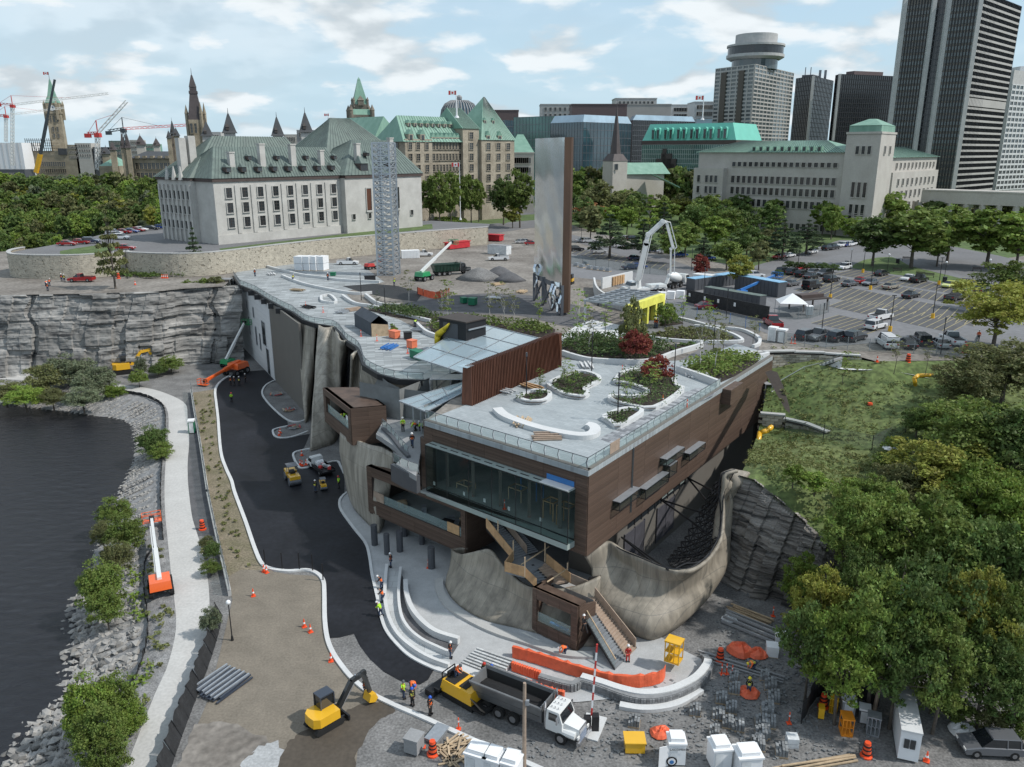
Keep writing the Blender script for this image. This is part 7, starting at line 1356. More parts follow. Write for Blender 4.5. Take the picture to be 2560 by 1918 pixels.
e=excavator('red and black excavator working on the dirt bench above the cliff','mbl','mor',1.45);e.location=P(*t21(490,236),ZT);e.rotation_euler=(0,0,R(182))
e=excavator('small yellow excavator beside the foot of the mirror slab','mye','mye',.9);e.location=P(*t23(372,285),ZT);e.rotation_euler=(0,0,R(250))
pv=thing('asphalt_paver','yellow and black asphalt paver at the back of the white dump truck','paver');q=MB();frus(q,-1.8,1.9,1.15,.7,-1.6,1.7,1,1.75);lp_(q,'hull','mye',pv)
q=MB();q.b2(.2,1,-.8,.8,1.76,1.82);q.b2(-1.4,-.2,-.9,.9,1.76,1.8);lp_(q,'deck_panels','bxi',pv)
for y in(-1,1):
 q=MB();q.b2(-1.6,1.9,y*.85-.22,y*.85+.22,.05,.72);lp_(q,'track','tyre',pv);q=MB();q.loft([[(1.9,y*.4,.6),(3.4,y*1,.7),(3.4,y*1.6,1.3),(1.9,y*1.3,1.6)],[(1.9,y*.35,.6),(3.4,y*.9,.7),(3.4,y*1.5,1.3),(1.9,y*1.2,1.6)]]);lp_(q,'hopper_wing','bxi',pv)
q=MB();q.b2(1.9,3.3,-1.2,1.2,.5,.75);lp_(q,'hopper','asphalt_load',pv);q=MB();q.b2(-2.9,-2,-1.9,1.9,.1,.65);q.b2(-2.2,-1.6,-1.5,1.5,.65,.9);lp_(q,'screed','std',pv);q=MB();q.bar((-1.8,-.8,.9),(-1.8,-.8,2.2),.08);q.bar((-1.8,.8,.9),(-1.8,.8,2.2),.08);q.bar((-1.8,-.8,2.2),(-1.8,.8,2.2),.08);q.b2(-1.5,-1.2,-.5,.5,1.75,2.3);lp_(q,'controls','std',pv)
lpl(pv,t3(1175,1180),t3(1370,1290),.02)
def roller(lbl,s=1):
 o=thing('road_roller',lbl,'roller',scl=s)
 for x in(-1.35,1.35):q=MB();q.cyl((x,-.85,.6),(x,.85,.6),.6,.6,18);lp_(q,'drum','stg',o)
 q=MB();q.b2(-1.9,-.3,-.75,.75,.95,1.55);q.b2(.3,1.9,-.75,.75,.95,1.45);q.b2(-.4,.4,-.5,.5,.6,1.2);lp_(q,'body','mye',o);q=MB();q.b2(-.5,.6,-.35,.35,1.2,1.75);lp_(q,'seat','black',o);q=MB()
 for x in(-.6,.7):
  for y in(-.6,.6):q.bar((x,y,1.3),(x,y,2.6),.07)
 q.b2(-.8,.9,-.75,.75,2.6,2.68);lp_(q,'canopy','stg',o);return o
r_=roller('yellow tandem roller with grey canopy on the fresh asphalt');lpl(r_,t22(215,1530),t22(262,1600),.03)
r_=roller('small yellow roller between two workers in front of the service truck',.55);lpl(r_,t22(425,1575),t22(445,1635),.03)
sv=thing('service_truck','white service truck with red tools and a black flatbed on the fresh asphalt','truck');q=MB();q.b2(.9,2.9,-.95,.95,.5,1.2);frus(q,.9,2.2,.95,1.2,1,1.9,.85,1.95);lp_(q,'cab','mwh',sv);q=MB();frus(q,.96,2.26,.96,1.22,1.04,1.95,.86,1.85);lp_(q,'windows','cgs',sv);q=MB();q.b2(-2.9,.85,-1.05,1.05,.6,.85);q.b2(-2.9,.85,-1.05,-.98,.85,1.15);q.b2(-2.9,.85,.98,1.05,.85,1.15);lp_(q,'flatbed','black',sv)
for i in range(9):q=MB();q.box((-2.4+i*.35,(rnd.random()-.5)*1.4,1.05+rnd.random()*.2),(.5,.4,.35),rnd.random());lp_(q,'tool_box',['crane_red','mwh','galv'][i%3],sv)
q=MB();q.cyl((.1,-.5,1.2),(.1,.5,1.2),.5,.5,12);lp_(q,'water_tank','snw',sv);awh(sv,(1.9,-1.7),.85,.4,.28);lpl(sv,t22(490,1545),t22(350,1445),.03)
def bli(lbl,m,a,tip,z,base_len=2.6,armm='mwh',basket=True,s=1,tipm='std'):
 o=thing('boom_lift',lbl,'boom lift',a);b=Vc(tip);d=(b-a);o.rotation_euler=(0,0,math.atan2(d.y,d.x));Ld=Vc((d.x,d.y,0)).length
 q=MB();q.b2(-1.3*s,1.1*s,-.75*s,.75*s,.55*s,.85*s);lp_(q,'chassis','std',o);q=MB();q.loft([[(x*s,y*s,.9*s)for x,y in((-1.7,-1),(.7,-1),(.7,1),(-1.7,1))],[(x*s,y*s,1.7*s)for x,y in((-1.5,-.95),(.5,-.95),(.5,.95),(-1.5,.95))]]);lp_(q,'turntable_cover',m,o)
 q=MB();p0=Vc((-.9*s,0,1.7*s));p1=Vc((Ld,0,d.z));q.bar(p0,p0.lerp(p1,.45),.42*s,.5*s);lp_(q,'boom',armm,o);q=MB();q.bar(p0.lerp(p1,.45),p1,.3*s,.36*s);q.bar(p0.lerp(p1,.1)+Vc((0,.3*s,.1)),p0.lerp(p1,.85)+Vc((0,.25*s,.1)),.1,.1);lp_(q,'inner_boom',armm,o)
 if basket:
  q=MB();c=p1+Vc((.6,0,-.6))
  for z_ in(0,.55,1.1):[q.bar(c+Vc((x0,y0,z_)),c+Vc((x1,y1,z_)),.07)for x0,y0,x1,y1 in((-.45,-1.1,.45,-1.1),(.45,-1.1,.45,1.1),(.45,1.1,-.45,1.1),(-.45,1.1,-.45,-1.1))]
  for x in(-.45,.45):
   for y in(-1.1,0,1.1):q.bar(c+Vc((x,y,0)),c+Vc((x,y,1.1)),.07)
  q.b2(c.x-.45,c.x+.45,-1.1,1.1,c.z-.05,c.z);lp_(q,'basket',m,o);q=MB();q.box(p1,(.6,.6,.6));lp_(q,'jib_head','std',o)
 awh(o,(1*s,-1.1*s),.95*s,.5*s,.4*s);return o
a=P(*t31(985,580),0);bli('big orange boom lift with cream boom standing beside the pale path','mor',a,P(*t31(935,200),0)+U(1.4),0,armm='mwh',s=1.1)
a=P(*t21(1310,975),0);bli('orange boom lift with long boom lowered toward the far asphalt end','mor',P(*t21(1530,870),0),P(*t21(1330,940),0)+U(.9),0,armm='mor',s=1.5)
bl_=P(*t21(1490,820),0);bli('green boom lift with white boom raised against the white wall','mgr',bl_,Vc((P(*t21(1500,680),6).x,bl_.y+5,9)),0,s=1.1)
a=P(*t22(1090,262),ZT);tip=D(*t22(1268,12),a.y+9);bli('green telescopic boom lift with a long white and green boom','mgr',a,tip,ZT,armm='mwh',s=1.25)
a=P(*t22(745,190),ZT);bli('red scissor and boom lift left of the lattice tower','crane_red',a,D(*t22(800,125),a.y+2),ZT,s=.9,armm='stg')
a=P(*t23(1490,370),ZT);bli('blue boom lift parked between the blue roofed cabins','mbu',a,P(*t24(40,330),ZT)+U(3.5),ZT,s=.9,armm='mbu')
a,b=P(945,690,ZT),P(985,690,ZT);Hs=up(a,357);o=wt_('lattice_tower','tall galvanised steel lattice tower without cladding, left of the mirror slab','tower',(a+b)/2);nrm=Vc((0,1,0));dep=3.2;c4=[a,b,b+Vc((1,dep,0)),a+Vc((1,dep,0))]
for c in c4:q=MB();q.bar(Vc((c.x,c.y,ZT)),Vc((c.x,c.y,Hs)),.42);q.bd('post','galv',o)
nlev=22
for k in range(nlev+1):
 z0=ZT+(Hs-ZT)*k/nlev;q=MB()
 for i in range(4):p,r=c4[i],c4[(i+1)%4];q.bar(Vc((p.x,p.y,z0)),Vc((r.x,r.y,z0)),.26)
 q.bd('floor_frame','galv',o)
 if k<nlev:
  z1=ZT+(Hs-ZT)*(k+1)/nlev;q=MB()
  for i in range(4):p,r=c4[i],c4[(i+1)%4];(q.bar(Vc((p.x,p.y,z0)),Vc((r.x,r.y,z1)),.2),q.bar(Vc((r.x,r.y,z0)),Vc((p.x,p.y,z1)),.14))
  m1=(c4[0]+c4[1])/2;q.bar(Vc((m1.x,m1.y,z0)),Vc((m1.x,m1.y,z1)),.22);q.bd('cross_brace','galv',o)
mat('mirror_steel',(.7,.73,.76),.16,metal=1,var=.02);mt=M['mirror_steel'].node_tree;bs=mt.nodes['Principled BSDF'];tcn=mt.nodes.new('ShaderNodeTexCoord');mp=mt.nodes.new('ShaderNodeMapping');iv(mp,'Scale',(.35,.35,.12));no=mt.nodes.new('ShaderNodeTexNoise');iv(no,'Scale',.9);iv(no,'Detail',2.5);bp=mt.nodes.new('ShaderNodeBump');iv(bp,'Strength',.07);iv(bp,'Distance',.5)
mt.links.new(tcn.outputs['Object'],mp.inputs[0]);mt.links.new(mp.outputs[0],no.inputs[0]);mt.links.new(no.outputs[0],bp.inputs['Height']);mt.links.new(bp.outputs[0],bs.inputs['Normal'])
mat('corten',(.07,.038,.022),.7,var=.3,scl=.4,streak=(1,1,.2))
a,b=P(1335,752,ZT),P(1405,790,ZT);b2_=P(1416,781,ZT);Hm=48.3;o=wt_('mirror_slab','very tall warped mirror steel slab with a rust brown edge','monument',(a+b)/2);nv=Vc(((b-a).y,-(b-a).x,0)).normalized();nv=nv if nv.y<0 else-nv
for i in range(3):
 for j in range(9):
  s0,s1=i/3,(i+1)/3;z0=ZT+5.5+(Hm-ZT-5.5)*j/9;z1=ZT+5.5+(Hm-ZT-5.5)*(j+1)/9;p0,p1=a.lerp(b,s0),a.lerp(b,s1);q=MB();nn=5;g=[[tuple(Vc((*p0.lerp(p1,u/nn).xy,z0+(z1-z0)*v/nn))+nv*(.012*math.sin(2.2*(s0+u/nn/3)*6+j*1.7+v*.5))*(1+(8-j)*.35))for u in range(nn+1)]for v in range(nn+1)];q.smooth=True;q.loft(g,False);q.bd('mirror_panel','mirror_steel',o)
q=MB();q.prism([p for p in(a-nv*.12,b-nv*.12,b2_,a+(b2_-b))],ZT+4.5,Hm-.1);q.bd('core','stg',o)
q=MB();q.prism([p for p in(b+nv*.1,b.lerp(b2_,.45)+nv*.1,b.lerp(b2_,.45)-nv*1.2,b-nv*1.2)],ZT+.5,Hm);q.bd('rust_edge','corten',o)
q=MB()
for t in(0,.33,.66,1):p=a.lerp(b,t);q.bar((p.x,p.y,ZT),(p.x,p.y,ZT+5.6),.5);q.bar((p.x+.6,p.y+2,ZT),(p.x+.6,p.y+2,ZT+5.6),.5)
for t in(0,.33,.66):p,r=a.lerp(b,t),a.lerp(b,t+.33);q.bar((p.x,p.y,ZT),(r.x,r.y,ZT+5),.3);q.bar((r.x,r.y,ZT),(p.x,p.y,ZT+5),.3)
q.b2(min(a.x,b.x)-.2,max(a.x,b.x)+1.2,0,.001,0,.001);q.bd('base_frame','stg',o)
for k in range(5):
 t=rnd.random();p=a.lerp(b,t)+nv*(.2+.15*rnd.random());z0=ZT+3+5*rnd.random();q=MB();rows=[]
 for j in range(7):w_=.3*(1-j/8)+.06;zz_=z0-j*.75;sx=.5*math.sin(j*1.3+k);rows.append([(p.x-w_+sx*.6,p.y-.1*j+.2*math.sin(j+k),zz_),(p.x+w_*.3+sx*.6,p.y-.12*j-.3,zz_),(p.x+w_+sx*.6,p.y-.1*j,zz_)])
 q.loft(rows,False);q.bd('torn_foil','mirror_steel',o)
def simple(name,cat,make):
 st={}
 def put(loc,rz,lbl,grp=None,scl=None,swap=None):
  if 'o' not in st:st['o']=make();st['o']['category']=cat;[children(c)for c in children(st['o'])]
  return cpt(st['o'],loc,rz,lbl,grp,scl,swap=swap)
 def done():
  if 'o' in st:
   for c in children(st['o']):bor(c)
   bor(st["o"]);_ch.clear()
 put.done=done;return put
def mk(name,*parts):
 def f():
  o=thing(name,'x','x')
  for pn,m,fn in parts:q=MB();fn(q);q.bd(pn,m,o)
  return o
 return f
def f_cone(q):q.b2(-.18,.18,-.18,.18,0,.04);q.cyl((0,0,.04),(0,0,.7),.13,.03,10)
def f_stripe(q):q.cyl((0,0,.3),(0,0,.42),.1,.083,10)
cone=simple('cone','traffic cone',mk('traffic_cone',('cone','cone_orange',f_cone),('stripe','snw',f_stripe)))
def f_drum(q):q.lathe((0,0,0),[(.38,0),(.38,.1),(.28,.12),(.27,.5),(.24,.52),(.23,.85),(.2,.9),(.19,1.05)],14)
def f_drs(q):[q.lathe((0,0,0),[(.285-.02*i,.2+.28*i),(.283-.02*i,.32+.28*i)],14)for i in range(3)]
barrel=simple('barrel','traffic barrel',mk('traffic_barrel',('barrel','cone_orange',f_drum),('black_band','black',f_drs)))
def f_del(q):q.cyl((0,0,.05),(0,0,1.1),.06,.05,8);q.b2(-.2,.2,-.2,.2,0,.06)
delin=simple('delin','delineator post',mk('delineator_post',('post','cone_orange',f_del),('band','snw',lambda q:q.cyl((0,0,.7),(0,0,.85),.065,.065,8))))
SITE='traffic cones around the site'
lab=lambda k,w:k
for x,y,z,l_ in((*t3(65,470),0,'orange cone right of its twin at the white curved kerb'),(*t3(48,462),0,'leftmost orange cone at the white curved kerb'),(*t3(295,800),0,'orange cone left of the other one in the sand lot middle'),(*t3(333,832),0,'orange and white cone on a dark patch in the sand'),(*t31(1548,612),0,'small orange cone alone on the sand near the fence'),(*t3(458,1010),0,'cone on a white base beside the sand lot kerb'),(*t22(297,1395),0,'single orange cone at the top of the third kerb island'),(*t22(287,1455),0,'left cone of the cluster on the third kerb island'),(*t22(300,1462),0,'middle cone of the cluster on the third kerb island'),(*t22(325,1455),0,'right cone of the cluster on the third kerb island'),(*t22(150,1265),0,'orange cone beside the dark board on the second island'),(*t22(158,1250),0,'orange cone behind another on the second island'),(*t34(1065,1620),0,'orange cone to the right of the white cabin'),(*t23(975,1050),ZT,'orange cone beside the large planter on the roof terrace'),(*t21(875,290),ZT,'small cone near the cliff top fence'),(*t24(705,790),ZT,'orange cone at the end of the concrete ramp')):
 cone(P(x,y,z+.02),rnd.random(),l_,SITE,1.3)
for x,y,l_ in((1048,248,'leftmost'),(1058,248,'second'),(1070,248,'third'),(1083,248,'rightmost')):cone(P(*t21(x,y),ZT),0,f'{l_} of four cones beside the stone wall left of the toilet',SITE,1.4)
for x,y,z,l_ in((*t31(1238,205),0,'orange and black barrel on the dark shoulder of the path'),(*t33(1368,1005),0,'orange barrel near the pallets right of the stair plaza'),(*t34(432,1290),0,'orange barrel between the fence and the yellow cage'),(*t34(697,1590),0,'orange barrel at the end of the long planks'),(*t21(1020,1420),-.6,'orange barrel on the river bank stones'),(*t24(905,795),ZT-.3,'leaning orange barrel by the plywood sheet on the slope'),(*t24(1276,730),ZT,'orange barrel behind the pickup at the mesh fence'),(*t21(768,250),ZT,'orange barrel behind the shrubs on the dirt bench'),(*t3(1080,1580),0,'black topped barrel on a concrete ring near the skip')):barrel(P(x,y,z),0,l_,'traffic barrels',1.25)
barrel(P(*t24(650,1135),gz_(*P(*t24(650,1150),13.5).xy)+.5),0,'striped barrel on a concrete ring in the middle of the grassy slope','traffic barrels',1.7)
for x,y,z,l_ in((*t3(1238,1425),0,'orange delineator nearest the white dump truck wheel'),(*t3(998,1510),0,'left of two delineators beside the grey skip'),(*t3(1022,1535),0,'right of two delineators beside the grey skip'),(*t33(1378,1090),0,'left one of three delineators near the pallets'),(*t33(1408,1088),0,'middle one of three delineators near the pallets'),(*t33(1442,1098),0,'right one of three delineators near the pallets'),(*t3(1052,440),.06,'delineator left of the last dark column'),(*t22(680,625),ZT,'delineator beside the grey tent'),(*t22(783,655),ZT,'delineator left of the orange bin'),(*t22(982,735),ZT,'delineator by the green bin'),(*t22(322,435),ZT,'delineator on the far deck by the pipes'),(*t22(435,470),ZT,'delineator right of the far deck planter'),(*t34(128,735),0,'delineator at the foot of the rock face'),(*t34(225,1390),0,'delineator left of the black fence panel'),(*t23(713,860),ZT,'delineator behind the large planter on the roof'),(*t23(1012,885),ZT,'delineator right of the red leafed planter'),(*t23(372,635),ZT,'delineator at the copper wall tip'),(*t23(1132,1090),ZT,'delineator by the glass railing'),(*t24(150,670),ZT,'delineator left of the pair at the retaining wall'),(*t24(173,672),ZT,'delineator right of the pair at the retaining wall'),(*t33(52,80),9.4,'delineator standing inside the glass bay')):
 delin(P(x,y,z),0,l_,'delineator posts')
def f_lamp(h,arm=.0):
 def f():
  o=thing('lamp_post','x','x');q=MB();q.cyl((0,0,.0),(0,0,h),.09,.06,8);q.bd('pole','black',o);q=MB();q.cyl((0,0,0),(0,0,.9),.34,.3,12);q.bd('base','mye',o);q=MB();q.b2(-.35,.35,-.12,.12,h,h+.12);q.bd('lamp_head','black',o);return o
 return f
lamp=simple('lamp','lamp post',f_lamp(6))
for x,y,l_ in((188,225,'lamp post by the hedge at the lot entrance'),(402,378,'yellow based lamp post left of the middle row'),(613,212,'yellow based lamp post beside the park verge, left'),(662,322,'yellow based lamp post between the grey sedans'),(788,592,'yellow based lamp post on the striped island'),(1064,508,'yellow based lamp post in the front row of the lot'),(1105,290,'yellow based lamp post right of the benches'),(1292,438,'yellow based lamp post right of the black pickup')):lamp(P(*T(x,y),ZT),0,l_,'car park lamp posts')
lamp.done()
def f_glob(h):
 def f():
  o=thing('lamp_post','x','x');q=MB();q.cyl((0,0,0),(0,0,h),.07,.05,8);q.cyl((0,0,0),(0,0,.5),.16,.1,8);q.bd('pole','black',o);q=MB();q.ball((0,0,h+.22),.25,12);q.bd('globe','snw',o);return o
 return f
glob=simple('glob','lamp post',f_glob(4.2))
for x,y,l_ in((532,172,'white globe lamp left of the park benches'),(770,210,'white globe lamp behind the bins in the park'),(1138,268,'white globe lamp between the benches'),(1420,250,'white globe lamp on the round lawn'),(1440,316,'white globe lamp at the right end of the benches')):glob(P(*T(x,y),ZT),0,l_,'park globe lamps')
glob(P(*t31(1420,882),.02),0,'black lamp post with frosted globe standing alone on the sand lot',None,.95);glob(P(*t21(645,222),ZT),0,'globe lamp in front of the left stone wall','park globe lamps');glob(P(*t21(825,250),ZT),0,'globe lamp beside the spreading pine at the wall','park globe lamps');glob.done()
def f_slim(h):
 def f():
  o=thing('lamp_post','x','x');q=MB();q.cyl((0,0,0),(0,0,h),.075,.06,8);q.bd('pole','black',o);q=MB();q.cyl((0,0,h-.5),(0,0,h),.12,.12,8);q.bd('lamp_head','slp',o);return o
 return f
slim=simple('slim','lamp post',f_slim(5.6))
for x,y,l_ in((*t23(515,855),'dark lamp post rising behind the roof planters by the low wall'),(*t23(683,1170),'dark lamp post in the small triangular planter on the roof'),(*t23(1045,945),'dark lamp post right of the red leafed planter'),(*t23(93,1015),'dark lamp post in front of the copper wall'),(*t23(1300,745),'dark lamp post in the planted curve beyond the roof'),(*t23(1385,515),'dark lamp post in front of the black hoarding'),(*t23(1160,200),'thin lamp post by the perimeter fence'),(*t22(682,390),'dark lamp post left on the far deck'),(*t22(838,490),'dark lamp post at the dark netting of the deck'),(*t24(343,630),'lamp post behind the fence near the parked pickup'),(*t24(1117,740),'lamp post in front of the white pickup'),(*t13(448,1560),'thin lamp post at the left of the big pine'),(*t23(1240,350),'lamp post by the white site cabin')):slim(P(x,y,ZT+.05),0,l_,'slim dark lamp posts')
slim.done();cone.done();barrel.done();delin.done()
def f_bench():
 o=thing('park_bench','x','x');q=MB()
 for k in range(3):q.b2(-.9,.9,.05+k*.15,.17+k*.15,.43,.47)
 q.bd('seat','soffit',o);q=MB();[q.b2(-.9,.9,.5,.54,.55+k*.14,.65+k*.14)for k in range(3)];q.bd('backrest','soffit',o);
 for x in(-.8,.8):q=MB();q.b2(x-.05,x+.05,.05,.5,0,.45);q.bd('leg','black',o)
 return o
bench=simple('bench','bench',f_bench)
for(x,y),l_ in zip(((835,210),(985,236),(1043,245),(1278,282),(1343,292),(895,135),(1352,205)),('leftmost bench on the park verge','left bench of the middle pair on the verge','right bench of the middle pair on the verge','left bench of the right hand pair on the verge','right bench of the right hand pair on the verge','bench under the trees behind the bins','bench beside the round lawn')):bench(P(*T(x,y),ZT+.04),R(-25),l_,'park benches',1.15)
bench.done()
wbin=simple('bin','litter bin',mk('litter_bin',('bin','black',lambda q:q.b2(-.35,.35,-.35,.35,0,1.1)),('lid','slp',lambda q:q.b2(-.4,.4,-.4,.4,1.1,1.2))))
for(x,y),l_ in zip(((508,165),(838,150),(1142,272)),('black litter bin left of the globe lamp','black litter bin by the park bench under trees','black litter bin below the middle globe lamp')):wbin(P(*T(x,y),ZT+.04),0,l_,'litter bins')
wbin.done()
mat('bark',(.1,.085,.07),.95,var=.3,scl=3);mat('bbk',(.5,.48,.45),.8,var=.3,scl=4)
for n_,c in dict(lfg=(.16,.225,.055),lfd=(.11,.17,.05),lfy=(.27,.29,.06),lfl=(.19,.28,.055),lfo=(.165,.18,.075),lfr=(.34,.17,.07),lfx=(.23,.065,.045),lfs=(.18,.215,.13),lfp=(.07,.105,.055),lfb=(.1,.155,.055),lgs=(.19,.215,.08)).items():leafmat(n_,c)
NR=np.random.default_rng(3)
def leafcloud(cent,rad,per,size,flat=.6,droop=.0):
 """many small leaf quads on the skins of clumps"""
 n_=len(cent)*per;c=np.repeat(cent,per,0);r=np.repeat(rad,per)[:,None];d=NR.normal(size=(n_,3));d/=np.linalg.norm(d,axis=1)[:,None];d[:,2]=np.where(d[:,2]<-.2,-d[:,2]*.6,d[:,2])
 p=c+d*r*(.55+.5*NR.random((n_,1)))*np.array([1,1,flat]);p[:,2]-=droop*NR.random(n_)
 a=NR.normal(size=(n_,3))+d*.3;a[:,2]*=.5;a/=np.linalg.norm(a,axis=1)[:,None];b=np.cross(a,d+NR.normal(size=(n_,3))*.6);b/=np.linalg.norm(b,axis=1)[:,None]+1e-6;s=size*(.6+.8*NR.random((n_,1)))
 v=np.stack([p-a*s-b*s*.12,p+b*s*.55,p+a*s,p-b*s*.55],1).reshape(-1,3);return v
def leafmesh(name,v,m):
 me=bpy.data.meshes.new(name);n_=len(v)//4;me.vertices.add(len(v));me.vertices.foreach_set('co',v.astype(np.float32).ravel());me.loops.add(4*n_);me.loops.foreach_set('vertex_index',np.arange(4*n_,dtype=np.int32));me.polygons.add(n_);me.polygons.foreach_set('loop_start',np.arange(0,4*n_,4,dtype=np.int32));me.update(calc_edges=True);me.materials.append(M[m]);return me
def crown_pts(knd,n_,h,r):
 P_=[];rr=[]
 for i in range(n_):
  if knd=='round':u=NR.normal(size=3);u/=np.linalg.norm(u);k=NR.random()**.35;c=np.array([u[0]*r*k,u[1]*r*k,h*.62+u[2]*h*.33*k]);q=r*.27*(.6+.8*NR.random())
  elif knd=='broad':u=NR.normal(size=3);u/=np.linalg.norm(u);k=NR.random()**.4;lob=1+.28*math.sin(3*math.atan2(u[1],u[0])+1)+.15*math.sin(7*math.atan2(u[1],u[0]));c=np.array([u[0]*r*k*lob,u[1]*r*k*lob,h*.6+u[2]*h*.36*k]);q=r*.25*(.5+.9*NR.random())
  elif knd=='pine':t=NR.random();w_=r*(1-t)**.8;a=NR.random()*6.28;lay=round(t*7)/7;c=np.array([math.cos(a)*w_*NR.random()**.5,math.sin(a)*w_*NR.random()**.5,h*(.22+.76*lay)]);q=r*.22*(1.2-t)
  elif knd=='willow':u=NR.normal(size=3);u/=np.linalg.norm(u);u[2]=abs(u[2]);k=NR.random()**.4;c=np.array([u[0]*r*k,u[1]*r*k,h*.35+u[2]*h*.6*k]);q=r*.24*(.5+NR.random())
  else:a=NR.random()*6.28;t=NR.random();w_=r*(.35+.65*math.sin(t*3));c=np.array([math.cos(a)*w_*NR.random(),math.sin(a)*w_*NR.random(),h*(.35+.62*t)]);q=r*.3
  P_.append(c);rr.append(q)
 return np.array(P_),np.array(rr)
TREE={}
def tree_proto(key):
 if key in TREE:return TREE[key]
 knd,det,v=key;h,r=(10,{'round':3.7,'broad':4.4,'pine':3.4,'willow':4.6,'sapling':1.5}[knd]);n_,per,sz={'near':(120,80,.2),'mid':(70,40,.38),'far':(46,20,.65)}[det]
 if knd=='sapling':n_,per,sz=26,10,.17
 if knd=='pine':sz*=.7;per=int(per*1.4)
 c,q=crown_pts(knd,n_,h,r);me=leafmesh('crown',leafcloud(c,q,per,sz,.75,.5 if knd=='willow' else 0),'lfg');t=MB()
 tb=.26 if knd!='sapling' else.07;top=Vc((NR.normal()*.3,NR.normal()*.3,h*.78));pts=[U(-1.2),Vc((NR.normal()*.12,NR.normal()*.12,h*.25)),Vc((NR.normal()*.25,NR.normal()*.25,h*.5)),top]
 for i in range(3):t.cyl(pts[i],pts[i+1],tb*(1-i*.27),tb*(1-(i+1)*.27),7)
 for i in range(0,n_,3 if det!='far' else 9):
  b=Vc(c[i]);a=pts[1].lerp(pts[3],min(1,max(0,(b.z/h-.3))));t.cyl(a,b,tb*.28,.02,4)
 TREE[key]=(t.mesh('trunk','bark'),me,r);return TREE[key]
def tree(name,lbl,loc,h,r,knd='broad',leaf='lfg',det='mid',grp=None,cat='tree',bark=None,v=None):
 v=rnd.randrange(3)if v is None else v;tm,cm,r0=tree_proto((knd,det,v));o=thing(name,lbl,cat,loc,grp,rnd.random()*6.28)
 for nm,me in(('trunk',tm),('crown',cm)):
  c=bon(nm,me);clk(c);c.parent=o;c.scale=(r/r0,r/r0,h/10)
  if nm=='crown':c.material_slots[0].link='OBJECT';c.material_slots[0].material=M[leaf]
  elif bark:c.material_slots[0].link='OBJECT';c.material_slots[0].material=M[bark]
 return o
def tc_(name,lbl,cx,cy,rpx,h,knd,leaf,det,gz,grp=None,cat='tree',asp=1,**k):
 """set a tree so that its crown's middle shows at (cx, cy); gz gives the ground level"""
 zb=5
 for _ in range(8):p=P(cx,cy,zb+.6*h);zb=.5*zb+.5*gz(p.x,p.y)
 p=P(cx,cy,zb+.6*h);r=rpx*((p.y*CP-(p.z-CAMZ)*SP))/FPX;return tree(name,lbl,(p.x,p.y,zb),h,r*asp,knd,leaf,det,grp,cat,**k)
LN=dict(lfg='green',lfd='dark green',lfy='yellowing',lfl='light green',lfo='dull olive',lfr='orange',lfx='red leafed',lfs='silvery',lfp='dark needled')
RG='trees on the slope right of the building'
for cx,cy,rp,h,kd,lf,w_ in((2500,765,80,11,'broad','lfy','topmost, beside the car park fence'),(2545,700,60,10,'broad','lfg','behind the topmost yellow one, cut by the frame'),(2520,915,85,9,'broad','lfo','with rusty tips below the topmost yellow tree'),(2420,955,62,8,'broad','lfo','beside the yellow gas pipe'),(2450,1080,90,11,'broad','lfg','right of the grassy slope, middle height'),(2550,1120,90,12,'broad','lfd','at the right edge above the dark gully'),(2350,1050,48,6,'broad','lfg','smaller, at the right rim of the grass'),(2295,1050,30,4,'round','lfd','bushy and low on the grass itself'),(2350,1170,85,9,'broad','lfy','with bare twigs showing, below the chain fence'),(2450,1240,90,11,'broad','lfl','broad, above the big central one'),(2260,1210,62,7,'broad','lfo','shrubby, at the end of the chain fence'),(2190,1240,50,6,'broad','lfg','low, at the top of the rock face'),(2120,1310,70,10,'broad','lfg','loose crowned, rooted on the rock face rim'),(2220,1340,90,13,'broad','lfg','tall, directly right of the rock face'),(2330,1360,105,14,'broad','lfg','the biggest, in the middle of the wooded slope'),(2430,1400,90,13,'broad','lfd','right of the biggest one'),(2545,1290,90,12,'broad','lfl','at the right edge, halfway down'),(2540,1430,85,12,'broad','lfd','at the right edge beside the bare trunk'),(2010,1455,50,8,'broad','lfl','small and pale in front of the rock strata'),(2060,1530,75,11,'broad','lfy','bright, in front of the foot of the rock'),(2150,1480,70,12,'broad','lfd','behind the bright yellow one'),(2200,1560,90,14,'broad','lfg','above the leaning utility pole'),(2310,1530,100,15,'broad','lfd','dense, below the biggest one'),(2430,1550,85,13,'broad','lfy','bright, above the grey car'),(2520,1580,80,12,'broad','lfg','above the grey car at the edge'),(2110,1640,82,11,'broad','lfl','lowest left one, hanging over the fence'),(2030,1600,60,10,'broad','lfd','see through, nearest the rubble heap'),(2250,1650,80,11,'broad','lfd','right of the utility pole foot'),(2360,1660,85,11,'broad','lfg','behind the white cabin roof'),(2470,1680,75,9,'broad','lfd','low, above the white sheet'),(2550,1720,60,8,'broad','lfd','lowest at the right edge')):
 tc_('slope_tree',f'{LN[lf]} tree {w_}',cx,cy,rp*(1.2 if cy<1180 else 1),h,kd,lf,'near',gz_,RG,asp=1.05)
for cx,cy,rp,w_ in((2330,1745,40,'left of the white sheet'),(2400,1775,40,'above the white sheet'),(2480,1790,38,'right of the white sheet'),(2545,1800,40,'behind the roof of the grey car'),(2215,1150,34,'on the chain fence'),(2130,1215,34,'at the rock rim under the fence'),(2040,1200,40,'among the dry grass'),(1985,1180,30,'of dry grass above the rock'),(1880,1288,22,'alone on the rock ledge'),(2240,1110,32,'under the white sheet on the grass')):
 tc_('shrub',f'low green shrub {w_}',cx,cy,rp,2.6,'willow',rnd.choice(['lfg','lfo','lfl']),'mid',gz_,'shrubs on the right slope','shrub')
zlow=lambda x,y:-1
